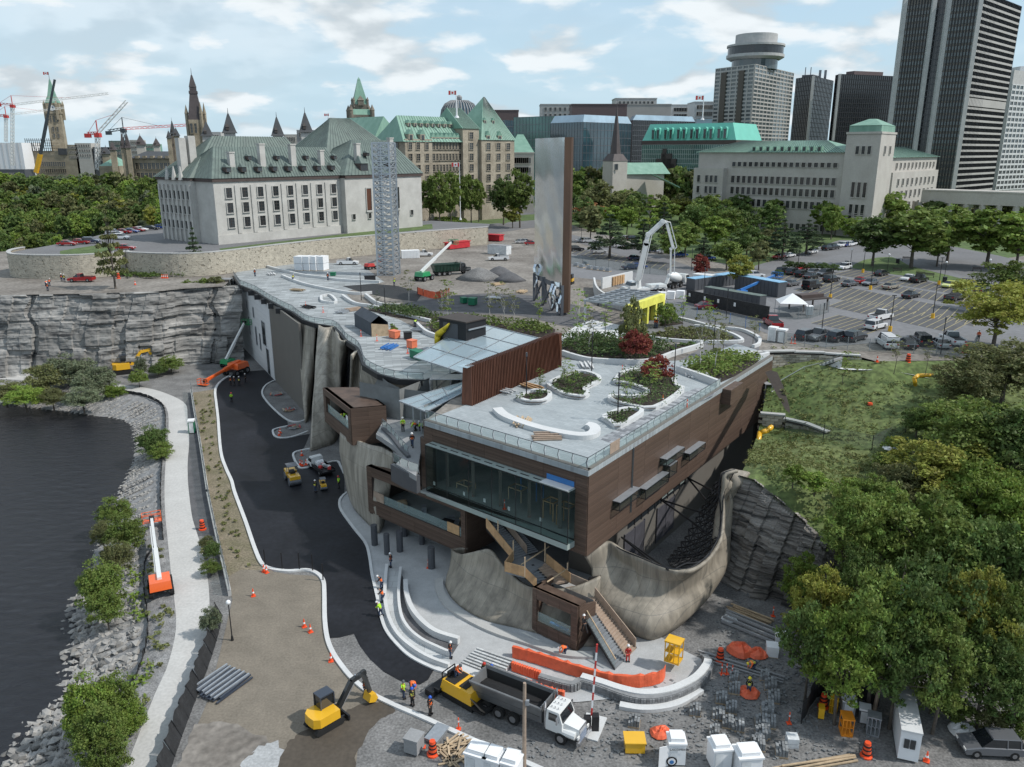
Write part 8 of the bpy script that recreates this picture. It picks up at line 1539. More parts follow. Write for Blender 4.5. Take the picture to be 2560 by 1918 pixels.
for cx,cy,rp,h,lf,w_ in((170,920,62,8,'lfs','tallest of the bushes in the cove'),(110,940,50,7,'lfo','left shoulder of the big cove bush'),(235,945,50,7,'lfs','right shoulder of the big cove bush'),(60,985,48,5,'lfl','on the left bank of the cove'),(10,975,50,5,'lfo','at the left edge by the water'),(205,990,42,5,'lfs','below the tallest cove bush'),(285,975,26,3.5,'lfl','at the right end of the cove bushes'),(130,990,36,4,'lfo','low on the riprap of the cove'),(382,1095,42,6,'lfd','dark, where the path starts to bend down'),(400,1125,28,4,'lfg','below the dark one by the path'),(285,1275,42,5,'lfg','first on the long riverbank below the barrel'),(310,1325,48,6,'lfg','left of the orange boom lift basket'),(255,1330,30,4,'lfo','hanging over the river edge'),(290,1385,40,5,'lfo','between two bigger bushes on the bank'),(250,1450,58,7,'lfg','wide, level with the orange lift body'),(262,1510,42,5,'lfg','at the top of the boulder field'),(225,1750,62,7,'lfl','bright, first of the big clump at the bottom'),(285,1740,52,6,'lfg','right half of the big clump at the bottom'),(245,1820,62,7,'lfg','lower half of the big clump at the bottom'),(200,1800,40,5,'lfl','left rim of the big clump'),(320,1790,42,4,'lfl','between the big clump and the road'),(265,1895,50,5,'lfg','at the bottom edge beside the path')):
 tc_('river_bush',f'{LN[lf]} bush {w_}',cx,cy,rp,h,'willow',lf,'near',zlow,'bushes along the river bank','bush')
for cx,cy,rp,h,lf,w_ in((345,940,22,4,'lfg','beside the yellow excavator'),(350,910,16,5,'lfs','poplar like, above the other'),(425,905,32,4,'lfg','below the blue girders'),(395,920,26,3,'lfd','left of the blue girders'),(430,885,24,4,'lfo','grey green at the cliff foot'),(530,1370,22,2.5,'lfd','on the dark shoulder by the barrel'),(515,1352,18,1.8,'lfo','above it on the dark shoulder'),(525,1415,24,2,'lfg','by the low wall end'),(525,1545,26,3.5,'lfs','pale, at the gate of the silt fence')):tc_('bush',f'{LN[lf]} bush {w_}',cx,cy,rp,h,'willow',lf,'near',lambda x,y:0,'bushes on the lower ground','bush')
for cx,cy,rp,lf,w_ in((393,735,28,'lfy','hanging below the cliff rim wall'),(380,770,10,'lfo','small, under the hanging yellow one'),(480,725,30,'lfg','dark, on the cliff rim'),(510,715,24,'lfg','right of the dark rim shrub'),(545,708,24,'lfo','at the rim beside the scaffold'),(445,808,15,'lfy','halfway down the cliff, left'),(425,830,10,'lfr','orange tinted on the cliff'),(455,855,16,'lfy','lower on the cliff'),(490,820,12,'lfl','rightmost on the cliff face'),(62,730,10,'lfd','at the rim on the left'),(155,778,9,'lfo','tiny, on a ledge of the left cliff'),(310,732,8,'lfo','tiny, on the rim below the red pickup')):
 p=D(cx,cy,181.5 if cy>740 else 184);r=rp*182/FPX;tree('cliff_shrub',f'{LN[lf]} shrub {w_}',(p.x,p.y-1,p.z-r),r*2,r,'willow',lf,'mid','shrubs growing on the grey cliff','shrub')
n_t=0
for row in range(15):
 y=612-row*11.5;nx_=15
 for i in range(nx_):
  x=-20+(i+rnd.random()*.9)*31
  if x>425 or(y>570 and x>150-(612-y))or(y>545 and x>330):continue
  if y<470 and x>240 and x<330 and False:continue
  lf=rnd.choices(['lfg','lfd','lfo','lfl','lfy','lfs'],[5,5,3,2,1.2,.6])[0];h=9+rnd.random()*9;rp=17+rnd.random()*8
  zb=4
  for _ in range(10):p=P(x,y,zb+.6*h)if zb+.6*h<44 else P(x,y,40);zb=.5*zb+.5*left_z(p.x,p.y)
  if p.y>900 or p.y<0:continue
  r=min(9,rp*p.y/FPX);tree('woodland_tree',f'{LN[lf]} tree in the dense wood that covers the left river slope',(p.x,p.y,zb-.5),h,r,'broad',lf,'far',f'{LN[lf]} trees of the wooded river slope');n_t+=1
tc_('woodland_tree','bright light green round tree standing high beside the parliament slope',213,412,28,14,'round','lfl','mid',lambda x,y:17,None)
tc_('park_tree','yellowing double tree left of the court with orange shading',377,543,20,9,'round','lfy','mid',lambda x,y:19,None);tc_('park_tree','light green tree touching the court corner',410,543,22,10,'round','lfl','mid',lambda x,y:19,None)
tc_('pine_tree','spreading half bare pine in front of the left stone wall',272,605,42,17,'pine','lfo','mid',lambda x,y:ZT,None,asp=.95);tc_('pine_tree','bushy dark pine standing before the wall below the court corner',484,615,27,11,'pine','lfp','mid',lambda x,y:ZT,None)
gp=lambda x,y:ZT
for x,y,rp,h,w_ in((1073,492,24,15,'first from the left'),(1098,488,26,16,'second from the left'),(1126,486,26,16,'third from the left'),(1152,487,24,15,'fourth from the left'),(1177,485,25,15,'fifth from the left'),(1196,492,18,13,'last before the gap')):tc_('clipped_tree',f'dense round green tree in the row by the flagpole, {w_}',x,y,rp,h*1.36,'round','lfg','mid',gp,'round trees by the court lawn')
for x,y,rp,h,kd,lf,w_ in((1228,485,22,12,'round','lfd','just right of the clipped row'),(1258,490,26,13,'round','lfd','left of the young yellow tree'),(1300,482,30,15,'round','lfg','touching the left edge of the mirror slab'),(1282,537,18,8,'round','lfy','young, at the street corner left of the mirror slab'),(1440,480,30,15,'broad','lfg','right of the rust edge of the slab'),(1470,440,30,14,'round','lfg','behind, under the blue glass office'),(1510,442,30,14,'round','lfg','in front of the church tower'),(1500,490,34,16,'broad','lfo','broad, second row right of the slab'),(1550,480,32,15,'broad','lfg','below the church steeple'),(1600,460,34,15,'round','lfl','bright, before the church roof'),(1640,480,26,14,'pine','lfd','thin, right of the bright church tree'),(1580,510,28,10,'pine','lfp','in the park middle'),(1475,528,34,9,'broad','lfr','brick coloured, beside the slab edge'),(1530,535,26,8,'broad','lfl','small, right of the orange one'),(1625,530,28,13,'pine','lfl','tall and shaggy left of the pump boom'),(1568,545,20,9,'round','lfl','small and bright beside the big pine'),(1525,580,45,11,'pine','lfp','big spreading, over the parked cars'),(1610,590,34,10,'pine','lfp','behind the pump boom'),(1660,550,28,12,'pine','lfp','right behind the pump boom tip'),(1700,520,28,9,'round','lfy','round topped on the park lawn'),(1735,545,32,11,'broad','lfd','in front of the pale wing'),(1780,520,34,13,'broad','lfg','before the left wing of the long offices'),(1715,590,34,9,'round','lfg','right of the raised boom'),(1790,575,30,10,'round','lfl','mid park, light'),(1830,560,34,11,'broad','lfg','mid park, broad'),(1850,520,30,12,'round','lfd','before the office windows'),(1890,510,40,13,'broad','lfd','broad, before the office entrance row'),(1870,600,36,9,'broad','lfd','above the lot entrance'),(1940,550,30,11,'pine','lfd','left of the lone oak'),(1920,600,24,7,'round','lfo','short, at the lot corner'),(1960,590,40,10,'pine','lfp','spreading, behind the red car'),(2020,585,38,9,'pine','lfp','spreading, behind the white car'),(2053,500,34,13,'round','lfg','single, in front of the office facade'),(2000,530,24,9,'broad','lfd','low, left of the single one'),(2090,555,22,8,'round','lfl','slim, near the traffic lights'),(2135,570,24,8,'round','lfl','slim, right of the traffic lights'),(2206,520,52,14,'broad','lfg','tall, in front of the tower corner'),(2190,590,48,12,'round','lfd','dark, first of the big row over the plaza'),(2290,580,62,14,'round','lfg','second of the big row over the plaza'),(2380,570,48,14,'round','lfg','third of the big row over the plaza'),(2350,610,30,9,'round','lfg','tucked between the big ones'),(2480,580,62,14,'round','lfl','fourth of the big row, yellow green'),(2555,590,50,13,'round','lfl','last of the big row at the right edge'),(1753,663,16,6,'round','lfx','small, red, by the perimeter path'),(1850,670,26,7,'round','lfy','young, at the lot entrance island'),(1900,630,26,7,'broad','lfo','left of the lot entrance'),(1820,630,28,7,'round','lfg','left of the yellow entrance tree'),(1680,610,24,8,'round','lfg','beside the boom tip'),(1760,620,26,8,'pine','lfp','in the island behind the mixer'),(1560,500,26,11,'round','lfg','below the steeple'),(1450,545,20,6,'broad','lfd','low, behind the slab edge')):
 tc_('park_tree',f'{LN[lf]} {"pine" if kd == "pine" else "tree"} {w_}',x,y,rp*1.22,h*(1.5 if x<1310 and y<500 else 1.1),kd,lf,'mid',gp,'trees of the park behind the site')
for k in range(80):
 x=1435+k*21 if k<16 else rnd.uniform(1440,2130)if k<62 else rnd.uniform(2150,2560);y=(462 if k<16 else rnd.uniform(460,560))if x<2130 else rnd.uniform(515,555);lf=['lfg','lfd','lfo'][k%3];tc_('park_tree',f'{LN[lf]} tree in the close canopy of the park before the offices',x,y,30,22 if k<16 else 12,'broad' if k%2 else 'round',lf,'far',gp,f'{LN[lf]} trees of the park canopy')
for x,y in((715,610),(1975,660),(2000,662),(2030,664),(2060,665),(2085,668),(1945,682)):tc_('hedge','dense green hedge mound '+('at the stone wall left of the lattice tower' if x<800 else f'on the lot island, {"left" if x < 1980 else "right" if x > 2050 else "middle"} part'),x,y,16 if x>800 else 18,2.4,'willow','lfb','mid',gp,'hedges on the upper level' if x>800 else None,'hedge')
def bed(px,h,dens,lf,lbl,z=ZT,size=.22,soil=True):
 pts=PP(px,z);xs=[p.x for p in pts];ys=[p.y for p in pts]
 if soil:sheet('soil',smo(pts+[pts[0]],2)[:-1],z+.1,'soil')
 def inside(x,y):
  c=False;j=len(pts)-1
  for i in range(len(pts)):
   if(pts[i].y>y)!=(pts[j].y>y)and x<(pts[j].x-pts[i].x)*(y-pts[i].y)/(pts[j].y-pts[i].y)+pts[i].x:c=not c
   j=i
  return c
 cs=[];rs=[];area=(max(xs)-min(xs))*(max(ys)-min(ys))
 for _ in range(int(area*dens)):
  x,y=rnd.uniform(min(xs),max(xs)),rnd.uniform(min(ys),max(ys))
  if inside(x,y):k=h*(.4+1*fbm(x*.5,y*.5,3));cs.append((x,y,z+.1+k*.35));rs.append(k*.75)
 if not cs:return
 me=leafmesh('ground_cover',leafcloud(np.array(cs),np.array(rs),16,size,.8),lf);o=bon('ground_cover',me);clk(o);tag(o,lbl,None,None,'stuff');return o
def planter(px,lbl,h=.8,dens=1.6,lf='lfb',wd=.55,hh=.5,z=ZT+.05):
 pts=smo(PP(px+[px[0]],z),3);mb=MB();rbn(mb,pts,wd,z,z+hh);o=tag(mb.bd('planter_kerb','cpa'),lbl,'planter');bed(px,h,dens,lf,'mixed low planting filling a pale roof planter',z+.2,.14)
planter(K(t23,((40,1035),(90,1058),(190,1058),(240,1035),(235,1002),(150,990),(95,1005))),'small half round pale planter in front of the copper wall')
planter(K(t23,((238,955),(330,1008),(440,1028),(488,1010),(470,975),(560,925),(545,890),(450,865),(370,880),(260,930))),'long pale planter with young trees beside the copper wall')
planter(K(t23,((665,935),(720,870),(880,850),(1020,890),(1060,955),(1100,985),(920,1100),(730,1078),(640,1050),(650,1025),(780,1030),(870,1010),(870,985),(760,945))),'largest pale planter with red leafed shrubs on the roof terrace',1.3,1.3)
planter(K(t23,((590,1165),(650,1200),(690,1218),(835,1135),(800,1110),(700,1115))),'triangular pale planter around the lamp post near the glass railing')
mb=MB();rbn(mb,smo(PP([(1243,1030),(1262,1047),(1300,1063),(1350,1079),(1400,1090),(1448,1097),(1478,1094),(1488,1083),(1480,1073),(1467,1070)],ZT),5),1.15,ZT,ZT+.55);tag(mb.bd('curved_bench','cpa'),'long white hook shaped concrete bench curving over the roof terrace','bench')
for px,z0,l_ in((K(t23,((325,745),(420,775),(520,795),(720,805),(900,800),(1060,745),(1215,700),(1225,680))),.75,'long pale kerb wall in front of the green bed behind the roof'),(K(t23,((870,635),(1000,655),(1200,668),(1460,668),(1480,650),(1400,610),(1300,580),(1180,565))),.5,'curving pale kerb round the tongue shaped bed'),(K(t23,((1070,855),(1200,900),(1335,950))),.9,'straight stepped pale kerb before the right hand bed'),(K(t23,((940,500),(1100,520),(1300,570),(1480,590),(1590,640),(1600,680),(1560,700))),.5,'outer pale kerb of the curving path by the car park'),(K(t23,((1600,760),(1657,745),(1500,740))),.5,'short pale kerb by the bridge end'),(K(t22,((0,160),(150,200),(300,235),(420,250),(560,268),(800,280))),.6,'long concrete kerb across the far deck'),(K(t22,((170,240),(300,290),(480,330),(640,355),(750,350))),.6,'second concrete kerb across the far deck'),(K(t22,((560,370),(640,420),(760,440),(900,480),(1130,535))),.6,'kerb in front of the far green bed'),(K(t22,((1040,555),(1100,610),(1180,640))),.7,'stepped kerb left of the lift shaft'),(K(t22,((425,370),(430,405),(520,410),(480,365),(430,370))),.5,'small trapezoid planter frame on the deck'),(K(t22,((710,370),(800,430),(930,440))),.8,'ramp wall in front of the dark netting')):
 mb=MB();rbn(mb,smo(PP(px,ZT),4),.5,ZT,ZT+z0);tag(mb.bd('garden_kerb','cpa'),l_,'kerb wall')
for px,h,dn,lf,l_ in((K(t23,((330,725),(520,780),(720,790),(880,785),(1050,735),(1000,700),(900,690),(880,650),(600,640),(345,645))),2.2,1.3,'lfb','tall green bed of reeds and shrubs behind the roof terrace'),(K(t23,((890,630),(1020,650),(1200,660),(1450,660),(1390,620),(1290,590),(1120,575),(960,600))),.8,.9,'lfo','tongue shaped bed with low olive planting'),(K(t23,((960,560),(1110,545),(1060,520),(960,500))),1.2,1,'lfb','small bed right of the yellow pavilion'),(K(t23,((1060,735),(1200,690),(1180,675),(1000,685))),.6,1,'lfb','narrow bed by the curving path'),(K(t23,((1120,850),(1330,935),(1600,785),(1480,745),(1280,765),(1140,820))),1.8,1.4,'lfg','dense green bed behind the parapet corner of the brown building'),(K(t22,((720,455),(900,500),(1120,525),(1200,500),(1000,450),(850,435))),1.5,1.3,'lfb','dark green bed behind the grey tent'),(K(t22,((1120,560),(1180,610),(1400,560),(1657,600),(1800,630),(1930,610),(1900,560),(1657,550),(1400,520),(1200,525))),1.8,1,'lfg','long green bed behind the glass roof'),(K(t22,((870,560),(890,600),(920,595),(900,560))),.6,2,'lfl','bright tuft beside the grey tent'),(K(t24,((-20,860),(110,1100),(140,1090),(60,860))),.4,.3,'lfo','weeds at the stair foot')):bed(px,h,dn,lf,l_)
bed(K(t31,((860,330),(1000,300),(1030,330),(1040,460),(1060,760),(1060,900),(960,1150),(860,1350),(780,1500),(700,1657),(560,1657),(700,1480),(820,1230),(890,1020),(905,900),(890,600),(880,450))),.45,.5,'lfo','weeds along the left shoulder of the pale path',0,.2,False)
bed(K(t31,((780,400),(880,480),(890,760),(850,900),(810,620))),1,1.2,'lfl','bright weeds beside the black silt fence',-.6,.2,False);bed(K(t31,((830,1050),(930,1020),(880,1330),(780,1400),(800,1200))),1.1,1.2,'lfl','bright green brush below the boulders',-.6,.22,False)
bed([(485,1000),(500,1100),(540,1250),(570,1400),(640,1440),(600,1330),(560,1180),(540,1050),(530,985)],.3,.45,'lfo','thin weeds on the brown strip between wall and kerb',0,.18,False);bed(K(t31,((1215,250),(1330,400),(1360,560),(1290,520),(1235,380))),.8,1,'lfo','weeds between the path and the low wall',0,.2,False)
bed(K(t21,((680,200),(850,190),(1040,210),(1040,250),(850,250),(700,235))),1.2,.8,'lfd','low juniper patch at the foot of the stone wall',ZT,.3,False);bed(K(t21,((1040,170),(1160,160),(1200,240),(1050,240))),1.4,.8,'lfd','shrubs round the toilet at the stone wall',ZT,.3,False);bed(K(t12,((1070,1410),(1240,1445),(1360,1455),(1360,1430),(1200,1400))),1.2,.5,'lfl','flower boxes along the street by the court',18.5,.4,False)
cs=[]
for _ in range(3600):
 i,j=rnd.random(),rnd.random()**.8;a_=top_l[int(i*89)].lerp(bot_l[int(i*89)],j);a_=a_+Vc((rnd.random(),rnd.random(),0));cs.append((a_.x,a_.y,gz_(a_.x,a_.y)+.1))
me=leafmesh('hill_tufts',leafcloud(np.array(cs),np.full(len(cs),.5),8,.17,.5),'lgs');o=bon('hill_tufts',me);clk(o);tag(o,'tufts of rough grass over the right hillside',None,None,'stuff')
for x,y,h,r,lf,bk,w_ in((*t23(430,690),9,1.9,'lfl','bbk','tall birch over the green bed, left'),(*t23(500,738),7,1.2,'lfo','bbk','leaning white stemmed birch over the green bed'),(*t23(600,640),6,1.5,'lfl','bark','young tree on the pale path behind the bed'),(*t23(770,740),9,1.8,'lfo','bbk','birch left of the red leafed shrub'),(*t23(800,790),5,2.2,'lfx','bark','big rust red shrub behind the roof planter'),(*t23(930,930),4,2,'lfx','bark','red leafed shrub inside the largest planter'),(*t23(900,1010),4.4,1.9,'lfg','bark','green sapling right of the lamp in the largest planter'),(*t23(735,1060),3.6,1.2,'lfg','bark','sapling beside the roof lamp post'),(*t23(338,950),3.8,1.2,'lfg','bark','left of two saplings in the long planter'),(*t23(390,985),3.6,1.1,'lfg','bark','right of two saplings in the long planter'),(*t23(180,1000),3.4,.9,'lfg','bark','sapling in the small half round planter'),(*t23(1215,840),8,1.6,'lfo','bbk','birch left in the corner bed'),(*t23(1310,860),8.5,1.8,'lfo','bbk','birch right in the corner bed'),(*t23(1360,750),6,1.5,'lfo','bark','thin tree behind the corner bed'),(*t23(1270,600),6,1.4,'lfl','bark','young tree in the tongue shaped bed'),(*t23(1100,560),5.5,1.4,'lfl','bark','young tree right of the pavilion'),(*t23(990,560),4.5,1.9,'lfg','bark','bushy tree against the yellow pavilion'),(*t23(175,570),5.5,1.4,'lfl','bark','young tree before the foot of the mirror slab'),(*t23(1560,690),5,1.2,'lfo','bark','young tree at the right kerb curve'),(*t22(1215,555),8,1.8,'lfo','bbk','clump of birches behind the lift shaft, left'),(*t22(1245,555),8,1.6,'lfl','bbk','clump of birches behind the lift shaft, right'),(*t22(1515,525),7,1.6,'lfo','bbk','birch group before the slab, left'),(*t22(1600,540),7.5,1.8,'lfo','bbk','birch group before the slab, right'),(*t22(990,400),6.5,1.7,'lfo','bbk','bare birch by the dark netting'),(*t22(785,445),3.5,.9,'lfp','bark','small conifer left of the dark bed'),(*t23(10,540),6,1.4,'lfo','bbk','birch left of the slab foot'),(*t24(482,940),5,1.1,'lfl','bark','sapling on the grass left of the pale path'),(*t24(818,840),5,1.2,'lfo','bark','sapling by the white ramp'),(*t24(1020,850),4.5,.9,'lfo','bark','bare sapling behind the gas pipe'),(*t24(303,1030),4.5,.7,'lfo','bark','bare sapling on the left of the grass')):
 zz_=ZT+.1 if not(x>2030 and y>900)else gz_(*P(x,y,14.5).xy);shrub='shrub' in w_ or 'bushy' in w_;tree('shrub' if shrub else 'young_tree',w_,P(x,y,zz_),h,r,'willow' if shrub else 'sapling',lf,'mid','young planting on the decks','shrub' if shrub else 'tree',bark=bk)
ST=[]
for k in range(4):
 q=MB();n_=7
 for j in range(1):q.ball((0,0,0),1,7)
 q.v=[tuple(np.array(v)*(.75+.5*_h(round(v[0]*9),round(v[1]*9)+round(v[2]*7),k))*np.array([1,.72,.5]))for v in q.v];ST.append(q.mesh('boulder','boulder_grey')if 'boulder_grey' in M else(mat('boulder_grey',(.19,.19,.19),.9,var=.2,scl=1.5,rand=.45,fine=.2,c2=(.29,.275,.25)),q.mesh('boulder','boulder_grey'))[1])
bank=bpy.data.objects['riverbank'];small=MB();ns=0
def bank_pt(i,t):a,b=tops[i],sh[i]+(sh[i]-tops[i]).normalized()*2.5;p=a.lerp(b,t);return Vc((p.x,p.y,-.02-3*max(0,t-.12)))
for k in range(9500):
 i=rnd.randrange(8,NB-1);t=.22+.75*rnd.random();p=bank_pt(i,t);u=(i/NB);big=u>.63;near_=p.y<80
 s=(.34+.4*rnd.random()**2)if(near_ and t>.3)else.16+.22*rnd.random()
 if near_ and t<.3:continue
 if ns<300 and near_ and s>.42 and Vc((p.x,p.y)).length>1:
  ns+=1;b_=bon('boulder',ST[k%4]);clk(b_);b_.parent=bank;b_.location=p+U(.12);b_.rotation_euler=(rnd.random()*.5,rnd.random()*.5,rnd.random()*6);b_.scale=(s,s,s)
 else:
  m3=(Matrix.Translation(p+U(.05))@Euler((rnd.random(),rnd.random(),rnd.random()*6)).to_matrix().to_4x4());small.add([m3@Vc(v)for v in((s,0,0),(0,s*.75,0),(-s,.1*s,0),(.1*s,-s*.75,0),(0,0,s*.6),(.1*s,0,-s*.5))],[(0,1,4),(1,2,4),(2,3,4),(3,0,4),(1,0,5),(2,1,5),(3,2,5),(0,3,5)])
tag(small.bd('riprap_stones','boulder_grey'),'loose grey riprap covering the river bank',knd='stuff')
def gb(name,cat,lbl,pa,pb,dep,h,specs,z=.0,grp=None):
 A,B=P(*pa,z),P(*pb,z);u=B-A;v=Vc((-u.y,u.x,0)).normalized()*dep;v=v if v.y>0 else-v;o=wt_(name,lbl,cat,A,grp)
 for pn,m,u0,u1,v0,v1,z0,z1 in specs:
  q=MB();q.prism([(A+u*a+v*b) for a,b in((u0,v0),(u1,v0),(u1,v1),(u0,v1))],z+h*z0,z+h*z1);q.bd(pn,m,o)
 return o,A,u,v
def words(s,o,c,ux,size,m,nrm):
 cu_=bpy.data.curves.new('lettering','FONT');cu_.body=s;cu_.size=size;cu_.align_x='CENTER';cu_.extrude=.004;t=bon('lettering',cu_);clk(t);X=ux.normalized();Z=nrm.normalized();Y=Z.cross(X);t.matrix_world=Matrix.Translation(c)@Matrix((X,Y,Z)).transposed().to_4x4();dg=bpy.context.evaluated_depsgraph_get();me=bpy.data.meshes.new_from_object(t.evaluated_get(dg));me.transform(t.matrix_world);bor(t);me.materials.clear();me.materials.append(M[m]);link(bon('lettering',me),o)
mat('cage_orange',(.75,.26,.02),.5);mat('red_bin',(.5,.03,.04),.5);mat('green_bin',(.01,.16,.08),.5);mat('orange_bin',(.75,.2,.1),.5);mat('pump_yellow',(.72,.7,.12),.6);mat('tent_grey',(.055,.065,.08),.7);mat('granite',(.5,.51,.51),.7,var=.1,rand=.15,fine=.15)
SHED=[('wall','snw',0,1,0,1,.04,.78),('base','slp',.02,.98,.02,.98,0,.04),('roof','snw',-.05,1.05,-.06,1.06,.78,.84),('roof_top','snw',.1,.9,.1,.9,.84,.97),('door','white_slab',.08,.5,-.03,-.002,.06,.7)]
CAB=[('wall','snw',0,1,0,1,.06,.95),('roof','cpa',-.02,1.02,-.02,1.02,.95,1),('skid','slp',0,1,.1,.9,0,.06),('window','win_dark',.2,.45,-.02,.01,.45,.72),('window','win_dark',.5,.75,-.02,.01,.45,.72)]
CONT=lambda m,r:[('side_wall',m,0,1,0,1,.03,.97),('roof',r,-.005,1.005,-.01,1.01,.97,1)]+[('rib',m,i/12,i/12+.03,-.03,0,.03,.97)for i in range(12)]
CAGE=lambda m:[('base',m,0,1,0,1,0,.08),('lid',m,-.03,1.03,-.03,1.03,.93,1)]+[('upright',m,a,a+.06,b,b+.06,.08,.93)for a in(0,.31,.62,.94)for b in(0,.94)]+[('shelf',m,.02,.98,.02,.98,.48,.52)]
BIN=lambda m:[('tub',m,0,1,0,1,.1,.9),('rim',m,-.05,1.05,-.05,1.05,.9,1),('skid','black',.1,.3,.1,.9,0,.1),('skid','black',.7,.9,.1,.9,0,.1)]
PAL=lambda m:[('pallet','lumber',0,1,0,1,0,.15)]+[('block',m,i*.25+.02,i*.25+.23,j*.33+.02,j*.33+.31,.15,.55+.4*_h(i,j))for i in range(4)for j in range(3)]
BALE=[('bale','snw',.02,.98,.02,.98,.04,.5),('bale','snw',0,1,0,1,.52,1),('pallet','lumber',0,1,0,1,0,.04)]
TOI=lambda m:[('cabin_wall',m,0,1,0,1,.03,.88),('roof','snw',-.04,1.04,-.04,1.04,.88,1),('door','white_slab',.15,.85,-.04,-.01,.06,.82),('base','black',0,1,0,1,0,.03)]
SC='white sheds along the bottom of the site'
o,A,u,v=gb('utility_shed','shed','white shed with a round black and blue logo and an open door',t33(1052,1650),t33(1155,1652),1.3,2.5,SHED,0,SC);words('LACOMBRE',o,A+u*.55-v.normalized()*.08+U(1.5),u,.26,'slp',-v)
q=MB();c=A+u*.18-v.normalized()*.06+U(.5);q.cyl(c,c-v.normalized()*.03,.42,.42,24);q.mi(1);q.cyl(c-v.normalized()*.031,c-v.normalized()*.04,.3,.3,24);q.mi(2);q.cyl(c-v.normalized()*.041+U(-.05),c-v.normalized()*.05+U(-.05),.18,.18,8);q.bd('logo',['black','snw','btp'],o)
q=MB();q.slab([A,A-u.normalized()*.8-v*.2,A-u.normalized()*.8-v*.2+U(1.9),A+U(1.9)],(0,-1,0),.05);q.bd('open_door','snw',o)
for a,b,l_ in((t33(1325,1690),t33(1435,1680),'white shed second from the right, without logo'),(t33(1480,1740),t33(1620,1730),'white shed furthest right of the three'),(t3(1275,1700),t3(1400,1740),'white shed at the bottom edge left of the utility pole'),(t3(1385,1735),t3(1480,1765),'white flat topped shed at the bottom beside the gabled one'),(t3(1490,1760),t3(1590,1790),'white shed with an orange light at the bottom edge')):gb('utility_shed','shed',l_,a,b,1.5,2.4,SHED,0,SC)
gb('site_cabin','cabin','large white site cabin with sliding window beside the grey car',t34(885,1612),t34(1012,1640),5.4,2.9,CAB);gb('site_cabin','cabin','small white site cabin with yellow door panel right of the mixer truck',t23(1165,298),t23(1290,312),2.6,2.7,CAB+[('door','mye',.62,.78,-.03,-.01,.06,.85)],ZT);gb('site_cabin','cabin','beige cabin with white door under the stone wall',t22(925,72),t22(1045,68),3,2.7,[('wall','lumber',0,1,0,1,0,.95),('roof','slp',-.02,1.02,-.02,1.02,.95,1),('door','snw',.55,.68,-.02,0,0,.75),('window','win_dark',.2,.4,-.02,0,.4,.7)],ZT)
